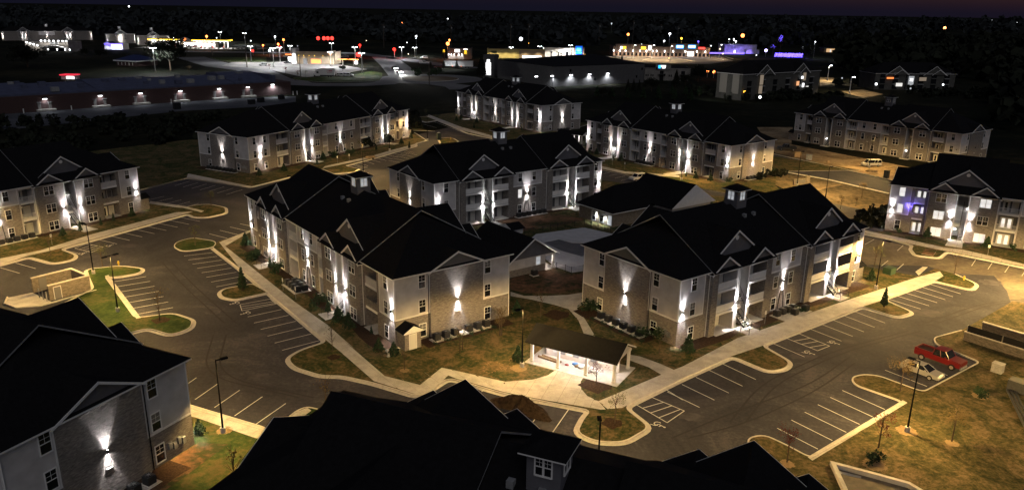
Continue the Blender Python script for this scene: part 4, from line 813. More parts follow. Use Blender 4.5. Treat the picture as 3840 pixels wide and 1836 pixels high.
# condenser-side low shrubs on the mulch
for j, (x, y) in enumerate(((505,425), (560,415), (640,420), (700,400), (800,395), (860,395))):
    plant('bush', (oD[0], oD[1]) and loc(oD, -52.8, 54.6 + 2.5, 4.6 + j * 1.9), .55, 'low shrub on the mulch before the left block condensers, %s from the left' % ORD[j], 'low shrubs before the condensers', 1.4)
for j in range(6): plant('bush', loc(oH, 37.3, -2.6, 3.6 + j * 1.9), .5, 'low shrub on the mulch before the right block condensers, %s from the right' % ORD[j], 'low shrubs before the condensers', 1.4)
# young trees
for p, h, kd, lb in (((-1.23,96.83), 4.6, 'bare', 'tan upright young tree beside the brick end of the left block'), ((-6.20,92.08), 3.6, 'bare', 'bare sapling on the lawn before the left block condensers'), ((-1.48,96.83), 4.2, 'tantree', 'tan columnar tree at the edge of the lawn left of the lamp post'),
        ((10.21,82.90), 3.4, 'redtree', 'dark red multi-stem tree in the mulch before the lit pavilion'), ((11.34,74.08), 4.4, 'sapling', 'thin sapling on the triangular island below the pavilion'), ((-22.86,91.07), 4.0, 'bare', 'bare sapling on the island at the near end of the left lot'), ((-12.90,86.05), 2.6, 'bare', 'bare sapling in a straw ring on the front lawn'),
        ((-65.62,163.45), 4.0, 'sapling', 'young tree on the rounded island in the far left lot'), ((-58.03,135.47), 4.2, 'sapling', 'young tree on the grass island at the end of the left lot'), ((-68.61,122.86), 4.6, 'sapling', 'young green tree at the tip of the lamp island'), ((-80.27,128.05), 4.0, 'bare', 'bare tree on the small island before the left-edge block'), ((-49.09,100.34), 5.2, 'bare', 'bare tree on the rounded end of the lamp island'), ((-41.65,112.57), 4.0, 'column', 'slim dark tree on the kerb island in the left lot'),
        ((46.07,82.58), 4.6, 'tantree', 'tan multi-stem tree beside the silver sedan'), ((37.87,70.00), 4.4, 'redtree', 'reddish shrub tree on the lower-right lawn nearest the bays'), ((46.17,71.44), 4.6, 'tantree', 'tan shrub tree right of the lamp post on the lower-right lawn'), ((27.52,67.08), 4.2, 'redtree', 'red-leaved tree at the corner of the lower-right bays'), ((75.79,125.66), 4.6, 'bare', 'bare tree on the rounded island at the far end of the right lot'),
        ((63.63,129.16), 5.0, 'sapling', 'young tree on the green lawn left of the right-hand lamp post'), ((19.20,91.57), 3.0, 'bare', 'bare sapling near the meters of the right-hand block'), ((-25.23,61.78), 4.4, 'bare', 'bare sapling on the striped lawn by the nearest block'), ((-19.79,74.68), 5.0, 'bare', 'bare tree on the grass corner below the lower-left bays'),
        ((83.85,181.69), 4.2, 'tantree', 'scrubby tree on the slope behind the right-hand block'), ((74.17,170.27), 3.6, 'tantree', 'left scrubby tree on the slope behind the right-hand block'), ((78.76,172.99), 2.6, 'tantree', 'small scrubby tree between two others on the slope'), ((-45.01,227.17), 5.2, 'sapling', 'round-headed street tree before the long back-left block'), ((40.32,208.91), 4.2, 'tantree', 'tan columnar tree before the back-right block'), ((4.25,103.45), 4.6, 'bare', 'bare tree on the dark lawn above the pavilion'), ((-6.49,91.20), 3.2, 'bare', 'bare sapling in the middle of the front lawn'),
        ((54.96,81.31), 1.4, 'bush', 'low bare shrub in a straw ring on the right lawn'), ((36.31,67.32), 1.5, 'bush', 'dark low shrub in a straw ring at bottom right'), ((-35.14,311.26), 3.6, 'sapling', 'street tree at the kerb corner before the farthest block')):
    plant(kd, p, h, lb, 'young trees and shrubs of the complex')
def straw(p, r, label):
    rr = random.Random(int(p[0] * 7 + p[1])); b = MB(); n = 40
    b.poly([(p[0] + r * .66 * rr.uniform(.85, 1.15) * math.cos(k * 6.283 / n), p[1] + r * .66 * rr.uniform(.85, 1.15) * math.sin(k * 6.283 / n), .168) for k in range(n)], STRAW); return tag(b.build('straw_patch', fix=False), kind='structure')
for p, r in (((42.46,73.43), 1.6), ((-29.69,71.39), 1.2), ((36.10,66.84), 1.7), ((54.87,81.53), 1.3), ((-12.88,85.90), .9), ((45.98,71.09), 1.0), ((27.41,66.76), 1.1), ((1.06,87.02), 1.5)): straw(p, r, '')
for p, r in (((10.21,82.84), 1.9), ((11.04,74.07), 1.1), ((-48.96,100.34), 1.2), ((6.65,104.57), 1.8), ((-22.28,89.30), .8)):
    tag(MB().poly([(p[0] + r * (1 + .2 * math.sin(k * 2.3)) * math.cos(k * .5236), p[1] + r * (1 + .2 * math.sin(k * 2.3)) * math.sin(k * .5236), .17) for k in range(12)], MULCH) or MB().sheet([(p[0] + r * (1 + .2 * math.sin(k * 2.3)) * math.cos(k * .5236), p[1] + r * (1 + .2 * math.sin(k * 2.3)) * math.sin(k * .5236)) for k in range(12)], .17, MULCH).build('mulch_ring', fix=False), kind='structure')
# ring of pale stones round a drain on the lawn
rs = random.Random(5); pr = (-2.18,87.06); st = empty('stone_ring', (pr[0], pr[1], .14), 0, 'ring of pale stones on the front lawn left of the plaza', 'stones')
for k in range(34):
    a = rs.uniform(0, 6.283); q = rs.uniform(.7, 1.5); MB().ball((q * 1.2 * math.cos(a), q * math.sin(a), .03), rs.uniform(.1, .2), STRAW, 6, 4, (1, .8, .6)).build('stone', st)
pr = (-15.79,90.37); st = empty('boulder_pile', (pr[0], pr[1], .14), 0, 'small pile of pale boulders beside the white closet door', 'boulders')
for k in range(12): MB().ball((rs.uniform(-.6, .6), rs.uniform(-.9, .9), .12), rs.uniform(.16, .32), CONC if k % 2 else STRAW, 7, 5, (1, .8, .7)).build('boulder', st)
# ------------------------------------------------------------------ condensers
ACB = MB().box(-.42, .42, -.42, .42, .08, .92, ACM)
for k in range(9):
    for s in (-1, 1): ACB.box(-.44, .44, s * .43 - .008, s * .43 + .008, .14 + k * .085, .17 + k * .085, BLKMET); ACB.box(s * .43 - .008, s * .43 + .008, -.44, .44, .14 + k * .085, .17 + k * .085, BLKMET)
ACB = ACB.mesh('cabinet'); ACF = MB()
ACF.tube((0, 0, .92), (0, 0, .98), .36, BLKMET, n=16).tube((0, 0, .98), (0, 0, 1.0), .14, GREYMET, n=10)
for k in range(4): a = k * math.pi / 4; ACF.tube((-.36 * math.cos(a), -.36 * math.sin(a), .99), (.36 * math.cos(a), .36 * math.sin(a), .99), .014, GREYMET, n=4)
ACF = ACF.mesh('fan_grille')
PAD = MB().box(-.6, .6, -.6, .6, 0, .08, CONC).mesh('pad')
def condensers(o, ang, pts, where):
    xs = [q[0] for q in pts]; ys = [q[1] for q in pts]
    if len(pts) > 1: sheet('condenser_pad', [loc(o, ang, a, b) for a, b in ((min(xs) - .75, min(ys) - .8), (max(xs) + .75, min(ys) - .8), (max(xs) + .75, max(ys) + .8), (min(xs) - .75, max(ys) + .8))], .176, CONC)
    for j, (x, y) in enumerate(pts):
        p = loc(o, ang, x, y); r = empty('air_conditioner', (p[0], p[1], .165), R(ang + (j * 7 % 5) - 2), 'dark condenser %s, %s from left' % (where, ORD[j]), 'air conditioner', 'condenser units beside the blocks')
        link('cabinet', ACB, r); link('fan_grille', ACF, r); link('pad', PAD, r)
condensers(oD, -52.8, [(56.0, 5.4 + k * 1.45 + (.8 if k > 2 else 0)) for k in range(6)], 'at the brick end of the large left block')
condensers(oH, 37.3, [(-1.4, 12.8 - k * 1.5) for k in range(6)], 'at the brick end of the right-hand block')
condensers(oD, -52.8, [(24.4 + 1.3 * (k // 2), -1.5 - 1.2 * (k % 2)) for k in range(8)], 'in the cluster facing the left lot')
condensers(oH, 37.3, [(20.3 + 1.35 * (k % 3) + (2.6 if k > 2 else 0) - (1.35 * 0), -1.4 - (1.2 if k > 4 else 0)) for k in range(7)], 'in the cluster facing the right lot')
condensers(oE, 36.6, [(19.8 + 1.35 * k, -1.5) for k in range(6)], 'under the middle lamp of the grey courtyard block')
condensers(oC, 62.0, [(-1.5, 13.6 - 1.35 * k) for k in range(8)], 'at the end wall of the long back-left block')
condensers(oG, -52.8, [(23.6 + 1.35 * k, -1.5) for k in range(5)], 'under the middle lamp of the back-right block')
condensers(oG, -52.8, [(56.1, 6.4 + 1.4 * k) for k in range(5)], 'at the end wall of the back-right block')
condensers(oB, 58.7, [(24.3 + 1.35 * k, -1.6) for k in range(6)], 'under the middle lamp of the left-edge block')
condensers(oA, 155.4, [(-1.5, 6.8 + 1.6 * k) for k in range(4)], 'by the end wall of the nearest lower-left block')
condensers(oF, -52.8, [(56.2, 7.0 + 1.4 * k) for k in range(4)], 'at the end wall of the farthest lit block')
# ------------------------------------------------------------------ pavilion
PV = empty('mail_pavilion', (2.73, 88.94, .15), R(-29.9), 'open white-posted pavilion lit from inside at the head of the plaza', 'pavilion')
MB().box(-.7, 11.8, -.7, 5.2, 0, .06, CONC).build('floor', PV)
PWALL = mat('pavilion_cream', (.62, .56, .52), .6, noise=1.2, lo=.9, hi=1.05)
for x, y in ((0, 0), (3.68, 0), (7.46, 0), (11.1, 0), (0, 4.46), (3.68, 4.46), (7.46, 4.46), (11.1, 4.46)):
    MB().box(x - .16, x + .16, y - .16, y + .16, .06, 2.62, TRIM).box(x - .21, x + .21, y - .21, y + .21, .06, .3, TRIM).box(x - .2, x + .2, y - .2, y + .2, 2.42, 2.62, TRIM).build('post', PV)
for y in (0, 4.46): MB().box(-.3, 11.4, y - .12, y + .12, 2.62, 2.86, TRIM).build('beam', PV)
for x in (0, 11.1): MB().box(x - .12, x + .12, .13, 4.33, 2.62, 2.86, TRIM).build('beam', PV)
MB().box(.6, 10.6, 2.75, 2.92, .06, 2.6, PWALL).build('partition_wall', PV)
for k in range(7): MB().box(1.6 + k * .95 + (.5 if k > 3 else 0), 2.35 + k * .95 + (.5 if k > 3 else 0), 2.60, 2.75, .7, 2.0, GREYMET if k % 2 else PLASTW).build('mailbox_cabinet', PV)
MB().box(-.25, 11.35, .13, 4.33, 2.70, 2.78, PWALL).build('ceiling', PV)
pr_ = MB().extr([(-.75, 2.74), (2.23, 4.22), (5.2, 2.74), (5.2, 2.9), (2.23, 4.4), (-.75, 2.9)], 'x', -.65, 11.75, ROOF, TRIM); rfv = pr_.build('roof', PV)
for x in (-.02, 11.12): MB().poly([(x, -.3, 2.9), (x, 4.76, 2.9), (x, 2.23, 4.2)], SIDING) or None
for x in (-.1, 11.2):
    g_ = MB(); g_.extr([(-.2, 2.87), (4.66, 2.87), (2.23, 4.1)], 'x', x - .05, x + .05, SIDING); g_.build('gable', PV)
for x in (1.8, 5.55, 9.3):
    lf = MB().tube((x, 1.3, 2.64), (x, 1.3, 2.70), .22, LAMPW, n=12).build('ceiling_lamp', PV); point('pavilion_light', lf, (x, 1.3, 2.45), 430.0, (1, .88, .81), .2)
for k, (x, y, l_, a) in enumerate(((1.7, 1.3, 3.2, .12), (1.9, 1.7, 3.0, .2))):
    c_ = loc((2.73, 88.94), -29.9, x, y); tag(MB().tube((-l_ / 2, 0, .16), (l_ / 2, 0, .16), .15, STRAW, n=10).build('carpet_roll', None, (c_[0], c_[1], .21), R(-29.9) - a), 'tan rolled-up carpet lying on the pavilion floor, %s roll' % ('front' if k == 0 else 'rear'), 'carpet roll', 'carpet rolls in the pavilion')
for k, (x, y, sx, m) in enumerate(((5.1, 1.9, .35, mat('blue_bag', (.1, .22, .5), .6)), (6.2, 1.5, .5, PLASTW), (6.7, 1.9, .45, PLASTW), (7.9, 1.3, .55, PLASTW), (4.3, 1.2, .25, mat('red_bucket', (.3, .06, .05), .5)), (5.6, 1.5, .35, WOOD))):
    c_ = loc((2.73, 88.94), -29.9, x, y); b_ = MB().ball((0, 0, sx * .45), sx, m, 9, 6, (1.2, .8, .55))
    tag(b_.build('bag', None, (c_[0], c_[1], .21), R(k * 40), smooth=True), ('blue', 'white slumped', 'white upright', 'long white', 'small red', 'brown')[k] + ' bag on the pavilion floor', 'bag', 'bags left in the pavilion')
# ------------------------------------------------------------------ pool court
P1 = empty('pool_house', (-.3, 120.15, .1), R(37), 'low gabled pool house between the two large front blocks', 'pool house')
MB().box(0, 7.5, 0, 12.5, 0, 1.25, BRICK).build('brick_base', P1); MB().box(0, 7.5, 0, 12.5, 1.25, 2.95, SIDING).build('siding_wall', P1)
window(P1, 5.9, 0, 1.35, .9, 1.35, 0, lit=2)
g_ = MB(); g_.extr([(-.1, 2.9), (9.6, 2.9), (4.7, 6.0)], 'y', -.05, .1, SIDEDK); g_.build('gable', P1)
r_ = MB(); 
r_.poly([(-.5, -.5, 2.7), (4.7, -.5, 6.15), (4.7, 13.2, 6.15), (-.5, 13.2, 2.7)], ROOF); r_.poly([(10.2, -.5, 2.75), (4.7, -.5, 6.15), (4.7, 13.2, 6.15), (10.2, 13.2, 2.75)], ROOF)
r_.poly([(-.5, -.5, 2.58), (4.7, -.5, 6.03), (4.7, 13.2, 6.03), (-.5, 13.2, 2.58)], TRIM); r_.poly([(10.2, -.5, 2.63), (4.7, -.5, 6.03), (4.7, 13.2, 6.03), (10.2, 13.2, 2.63)], TRIM); r_.build('roof', P1, fix=False)
for sx, x1, z1 in ((0, -.5, 2.62), (1, 10.2, 2.68)): MB().extr([(x1, z1 + .12), (4.7, 6.18), (4.7, 5.95), (x1, z1 - .1)], 'y', -.6, -.5, TRIM).build('rake_board', P1)
MB().box(7.5, 9.7, 0, .25, 2.5, 2.9, TRIM).build('porch_beam', P1)
for y in (.2, 4.2, 8.2, 12.2): MB().box(9.2, 9.55, y - .17, y + .17, 0, 2.7, TRIM).box(9.14, 9.61, y - .23, y + .23, 0, .25, TRIM).build('porch_column', P1)
MB().box(7.5, 9.9, -.2, 12.6, 0, .1, CONC).build('porch_floor', P1)
lf = MB().tube((8.5, 1.2, 2.6), (8.5, 1.2, 2.68), .15, LAMPW, n=10).build('porch_lamp', P1); point('porch_light', lf, (8.5, 1.2, 2.4), 240.0, (1, .85, .75), .15)
q_ = MB().box(6.2, 8.4, 7.5, 11, 4.6, 5.6, SIDING).build('roof_dormer', P1); MB().extr([(7.2, 5.5), (11.3, 5.5), (9.25, 6.3)], 'x', 5.8, 8.8, ROOF, TRIM).build('dormer_roof', q_)
condensers((-.3, 120.15), 37, [(4.2, -1.2)], 'against the pool house wall')
# club house with a wing toward the pool
P2 = empty('club_house', (17.6, 155.2, .1), R(37), 'low club house with a dark hipped wing right of the courtyard pool', 'club house')
MB().box(.3, 15, -4.2, 6.0, 0, 2.95, STONE).build('wing_wall', P2); hip_roof(-.4, 19, -4.8, 6.6, 2.9, 7.3).build('wing_roof', P2)
MB().box(12, 24, -9.5, 3.6, 0, 3.6, SIDING).build('hall_wall', P2)
r_ = MB(); r_.extr([(11.2, 3.5), (24.8, 3.5), (24.8, 3.65), (18, 7.9), (11.2, 3.65)], 'y', -10.2, 4.2, ROOF, TRIM); r_.build('hall_roof', P2)
g_ = MB(); g_.extr([(12, 3.6), (24, 3.6), (18, 7.4)], 'y', -9.9, -9.6, SIDING); g_.build('gable', P2)
for y, lt in ((1.4, 0), (-3.4, 2), (-1.0, 0)): window(P2, .3, y, .4, 1.0, 1.9, -math.pi / 2, lit=lt)
for y in (.5, -2.2):
    lf = MB().box(.12, .3, y - .12, y + .12, 2.2, 2.45, BLKMET).box(.14, .28, y - .08, y + .08, 2.14, 2.199, LAMPW).build('wall_lamp', P2); spot('club_light', lf, (.05, y, 2.1), 900.0, (.93, 1, 1), 110, .8, rad=.08)
    spot('club_uplight', lf, (.05, y, 2.5), 220.0, (.93, 1, 1), 90, .8, up=True, rad=.08)
MB().box(-1.4, .3, -3.6, -2.6, 2.55, 2.7, TRIM).build('porch_canopy', P2)
# bright canopy between the back blocks
P3 = empty('covered_walkway', (*(19.69,257.82), .0), R(-40), 'brightly lit low canopy between the back blocks', 'canopy')
MB().box(-5, 5, -1.6, 1.6, 2.6, 2.75, TRIM).build('canopy_ceiling', P3); MB().extr([(-1.9, 2.75), (1.9, 2.75), (0, 3.7)], 'x', -5.3, 5.3, ROOF, TRIM).build('roof', P3)
for x in (-4.7, -1.6, 1.6, 4.7):
    for y in (-1.4, 1.4): MB().box(x - .14, x + .14, y - .14, y + .14, 0, 2.6, TRIM).build('post', P3)
for x in (-3, 0, 3): lf = MB().tube((x, 0, 2.54), (x, 0, 2.6), .15, LAMPW, n=8).build('ceiling_lamp', P3); point('canopy_light', lf, (x, 0, 2.3), 400.0, (1, .9, .88), .15)
# pool: deck, basin, fence
DECK = mat('pool_deck', (.5, .5, .52), .8, noise=.6, lo=.85, hi=1.1)
for q, poly in enumerate(([(4.7, 146), (14.5, 151.3), (19.6, 147.2), (24, 141), (14, 140.8), (11.4, 140.9), (9, 143.1), (5.6, 140.6), (3.6, 143)], [(7.6, 126.2), (10.2, 123.4), (12.4, 124.4), (20, 130), (15.2, 135.6), (12.6, 131.7), (8.9, 135.2), (5.6, 140.6), (3.0, 138)])):
    slabs('pool_deck', poly, 37, 3.2, 3.2, z1=.22, m=DECK)
POOLP = [(5.7, 140.5), (9.0, 143.0), (11.4, 140.8), (14, 140.6), (24, 140.8), (15.2, 135.6), (12.6, 131.8), (8.9, 135.1)]
tag(MB().prism(ccw(POOLP), .0, .168, mat('pool_plaster', (.12, .12, .13), .6, noise=.5)).build('pool_basin'), kind='structure')
b_ = MB(); strip(b_, offset(ccw(POOLP), .18, True), offset(ccw(POOLP), -.12, True), .168, .26, DECK, True); tag(b_.build('pool_coping', fix=False), kind='structure')
def metal_fence(pts, label, h=1.25, name='metal_fence', m=BLKMET, cat='fence'):
    r = empty(name, (0, 0, .2), 0, label, cat)
    for a, c in zip(pts, pts[1:]):
        d = math.hypot(c[0] - a[0], c[1] - a[1]); n = max(1, round(d / 2.0)); ux, uy = (c[0] - a[0]) / d, (c[1] - a[1]) / d
        pn = MB()
        for z in (.12, h - .08): pn.tube((a[0], a[1], z), (c[0], c[1], z), .022, m, n=4)
        k = 0.0
        while k < d: pn.tube((a[0] + ux * k, a[1] + uy * k, .05), (a[0] + ux * k, a[1] + uy * k, h), .010, m, n=4); k += .22
        pn.build('picket_panel', r)
        for j in range(n): t = d * j / n; MB().tube((a[0] + ux * t, a[1] + uy * t, 0), (a[0] + ux * t, a[1] + uy * t, h + .08), .045, m, n=6).build('post', r)
    return r
metal_fence([(2.4, 145.6), (6.05, 147.4), (10.63, 150.8), (14.74, 152.9), (18.51, 149.1), (20.5, 146.8)], 'black picket fence along the back of the pool terrace')
metal_fence([(6.2, 126.0), (9.06, 123.6), (10.01, 122.5), (12.07, 123.7), (14, 125)], 'black picket fence at the front corner of the pool terrace')
# ------------------------------------------------------------------ dumpster pens
def pen(p, ang, w, d, h, m, label, cap=TRIM, gate=True):
    r = empty('dumpster_pen', (p[0], p[1], .05), R(ang), label, 'dumpster pen'); t = .3
    for nm, (x0, x1, y0, y1) in dict(front=(0, w, 0, t), back=(0, w, d - t, d), side=(w - t, w, t, d - t)).items():
        o = MB().box(x0, x1, y0, y1, 0, h, m).build('pen_wall', r); MB().box(x0 - .04, x1 + .04, y0 - .04, y1 + .04, h, h + .12, KERBM).build('coping', o)
    return r
PN = pen((-68.4, 107.2), 54.0, 6.0, 5.6, 2.3, STONE, 'stone dumpster pen with grey doors at the end of the lamp island')
flat_door(PN, 1.2, 0, 0, DOORG, 0, .95, 1.9); MB().box(.9, 2.0, 5.2, 5.28, .2, 2.1, DOORG).build('inner_door', PN)
for y in (.2, 1.4, 2.6): MB().tube((-.35, y, 0), (-.35, y, 1.5), .09, GREYMET, n=8).build('bollard', PN)
pad = loc((-68.4, 107.2), 54, 0, 0)
sheet('dumpster_apron', [loc((-68.4, 107.2), 54, x, y) for x, y in ((.0, -.4), (.0, 5.8), (-3.2, 6.4), (-4.6, 4.0), (-4.4, 1.0), (-2.0, -1.0))], .03, CONC)
kerb('apron_kerb', [loc((-68.4, 107.2), 54, x, y) for x, y in ((6.4, -.8), (-1.8, -1.0), (-4.3, .9), (-4.6, 4.0), (-3.2, 6.5))], closed=False)
PR = pen((61.91,97.81), -52, 14, 6, 1.25, STONE, 'long low stone pen with dark screens at the right edge')
for x in (0.2, 4.6, 9.2): MB().box(x, x + 4.3, .1, .16, 1.4, 2.3, BLKMET).box(x, x + .08, .06, .2, 1.37, 2.35, GREYMET).build('screen_panel', PR)
MB().box(13.7, 14, .3, 5.6, 1.4, 2.3, BLKMET).build('screen_panel', PR)
# ------------------------------------------------------------------ small site things
def box_thing(name, label, cat, p, ang, size, m, z=.15, extra=None, group=None):
    r = empty(name, (p[0], p[1], z), R(ang), label, cat, group); w_, d_, h_ = size
    MB().box(-w_ / 2, w_ / 2, -d_ / 2, d_ / 2, 0, h_ * .9, m).build('body', r); MB().box(-w_ / 2 - .03, w_ / 2 + .03, -d_ / 2 - .03, d_ / 2 + .03, h_ * .9, h_, m).build('lid', r); return r
box_thing('transformer_box', 'green utility box on the lawn beyond the right-hand block', 'utility box', (64.54,125.53), 37, (1.7, 1.4, 1.1), mat('utility_green', (.03, .06, .035), .5))
box_thing('water_tote', 'pale caged water tote beside the right-hand dumpster pen', 'water tote', (60.77,88.06), -50, (1.2, 1.0, 1.2), mat('tote_grey', (.30, .30, .29), .6, noise=4))
box_thing('waste_bin', 'dark upright bin beside the dirt plot road', 'bin', (100.61,205.48), 37, (1.1, 1.1, 2.1), mat('bin_dark', (.02, .025, .03), .6))
box_thing('storage_box', 'grey box standing on the dirt plot left of the van', 'box', (89.03,231.06), -20, (1.7, 1.2, 1.6), GREYMET, z=0)
box_thing('wooden_crate', 'small tan crate near the dirt plot kerb', 'crate', (93.06,226.40), 10, (.9, .7, .7), WOOD, z=0)
box_thing('notice_board', 'brown board on the dirt plot left of the grey box', 'board', (87.27,235.66), 10, (2.2, .25, 1.6), WOOD, z=0)
box_thing('pump_box', 'low dark box by the right-hand dumpster pen', 'box', (60.24,83.04), -50, (2.0, 1.5, 1.3), ACM)
pt = box_thing('portable_toilet', 'dark green portable toilet on the far island', 'portable toilet', (-24.86,256.44), 30, (1.1, 1.1, 2.3), mat('toilet_green', (.04, .06, .05), .5)); MB().ball((0, 0, 2.35), .5, PLASTW, 10, 5, (1, 1, .35)).build('roof', pt)
ms = empty('monument_sign', (*(74.26,196.30), .02), R(10), 'brick monument sign on scrub ground by the entrance road', 'sign')
MB().box(-2.0, 1.4, -.25, .25, 0, 1.5, STONE).build('sign_wall', ms); MB().box(1.4, 2.3, -.4, .4, 0, 2.2, STONE).build('pillar', ms); MB().box(-1.6, 1.1, -.29, -.25, .5, 1.2, DOORG).build('sign_panel', ms)
for p, a, lb in (((-83.74,134.54), -30, 'white accessible-parking sign before the left-edge block'), ((-84.04,144.14), -30, 'white sign beside the stair of the left-edge block'), ((-35.43,112.84), 217, 'white parking sign left of the left block condensers'), ((-32.47,109.20), 217, 'white parking sign right of the left block condensers'), ((30.87,211.57), 217, 'white parking sign before the back-right block, right of two'), ((28.15,217.22), 217, 'white parking sign before the back-right block, left of two'), ((87.98,136.81), 237, 'white parking sign before the right-edge block'), ((-49.24,214.18), -30, 'white parking sign left of the street tree at the back-left block'), ((-46.65,217.58), -30, 'white parking sign right of the street tree at the back-left block'), ((36.15,102.37), -53, 'white parking sign before the right-hand block condensers')):
    r = empty('parking_sign', (p[0], p[1], .15), R(a), lb, 'sign', 'parking signs'); MB().tube((0, 0, 0), (0, 0, 2.0), .03, GREYMET, n=6).build('post', r); MB().box(-.02, .02, -.17, .17, 1.45, 2.0, PLASTW).build('sign_plate', r)
HYD = mat('hydrant_yellow', (.5, .36, .04), .5)
for p, lb in (((-66.30,123.67), 'yellow fire hydrant at the tip of the lamp island'), ((75.76,122.68), 'yellow fire hydrant on the rounded island of the right lot'), ((-20.96,257.34), 'yellow fire hydrant on the far island')):
    r = empty('fire_hydrant', (p[0], p[1], .15), 0, lb, 'hydrant', 'fire hydrants'); MB().tube((0, 0, 0), (0, 0, .6), .13, HYD, n=10).ball((0, 0, .62), .15, HYD, 10, 6).build('barrel', r); MB().tube((-.2, 0, .42), (.2, 0, .42), .06, HYD, n=8).build('nozzle', r)
# soil heap in the bays behind the foreground roof
b_ = MB(); rr = random.Random(11); N, M_ = 30, 12
ph = [rr.uniform(0, 6.28) for _ in range(8)]
def hz(u, v):
    a = u * 6.283; r0 = 1 + .22 * math.sin(2 * a + ph[0]) + .15 * math.sin(3 * a + ph[1]) + .1 * math.sin(7 * a + ph[2]); h_ = 1.45 * (1 - v ** 1.3) * (1 + .3 * math.sin(3 * a + v * 5 + ph[3]) * v + .16 * math.sin(9 * a + 11 * v + ph[4])) + .06 * rr.uniform(-1, 1)
    return (3.4 * r0 * v * math.cos(a), 1.7 * r0 * v * math.sin(a), max(.0, h_) if v < 1 else -.02)
grid = [[hz(i / N, (j + .02) / M_) for j in range(M_ + 1)] for i in range(N)]
for i in range(N):
    for j in range(M_): b_.poly([grid[i][j], grid[i][j + 1], grid[(i + 1) % N][j + 1], grid[(i + 1) % N][j]], SOIL)
tag(b_.build('soil_heap', None, (1.3, 77.3, .02), R(-25)), 'dark soil heap dumped on the bays below the plaza', 'soil heap')
b_ = MB().ball((0, 0, 0), 1, DIRT, 12, 6, (1.8, 1.1, .7)); pq = (100.70,214.64); tag(b_.build('straw_heap', None, (pq[0], pq[1], .0), 0), 'low tan heap beside the parked white van', 'heap')
# hand rails at the stair feet
for o_, an, xs, w_ in ((oD, -52.8, (11.9, 14.2), 'far stair of the large left block'), (oD, -52.8, (38.7, 40.9), 'near stair of the large left block'), (oH, 37.3, (11.2, 13.6), 'near stair of the right-hand block'), (oH, 37.3, (33.8, 36.1), 'far stair of the right-hand block')):
    for k, x in enumerate(xs):
        p = loc(o_, an, x, -2.6); r = MB()
        for y in (-.7, .7): r.tube((0, y, 0), (0, y, .95), .03, BLKMET, n=6)
        r.tube((0, -.7, .95), (0, .7, .95), .03, BLKMET, n=6).tube((0, -.7, .5), (0, .7, .5), .025, BLKMET, n=6)
        tag(r.build('hand_rail', None, (p[0], p[1], .18), R(an)), 'short black hand rail %s of the %s' % (('left', 'right')[k], w_), 'hand rail', 'hand rails at the stair feet')
# ------------------------------------------------------------------ vehicles
TYRE = mat('tyre', (.015, .015, .015), .9); RIM = mat('rim', (.35, .35, .36), .4, metal=.6)
WH = MB().tube((0, -.11, 0), (0, .11, 0), .34, TYRE, n=18).mesh('tyre'); RM = MB().tube((0, -.125, 0), (0, .125, 0), .20, RIM, n=12).mesh('rim')
HLM = mat('headlamp_off', (.5, .5, .5), .2); TLM = mat('taillamp_off', (.3, .02, .02), .3)
def frustum(b, x0, x1, x2, x3, z0, z1, w0, w1, m):
    v = [(x0, -w0, z0), (x1, -w0, z0), (x1, w0, z0), (x0, w0, z0), (x2, -w1, z1), (x3, -w1, z1), (x3, w1, z1), (x2, w1, z1)]; k = len(b.v); b.v += v; mi = b.mi(m)
    for q in ((0, 3, 2, 1), (4, 5, 6, 7), (0, 1, 5, 4), (1, 2, 6, 5), (2, 3, 7, 6), (3, 0, 4, 7)): b.f.append(tuple(k + i for i in q)); b.m.append(mi)
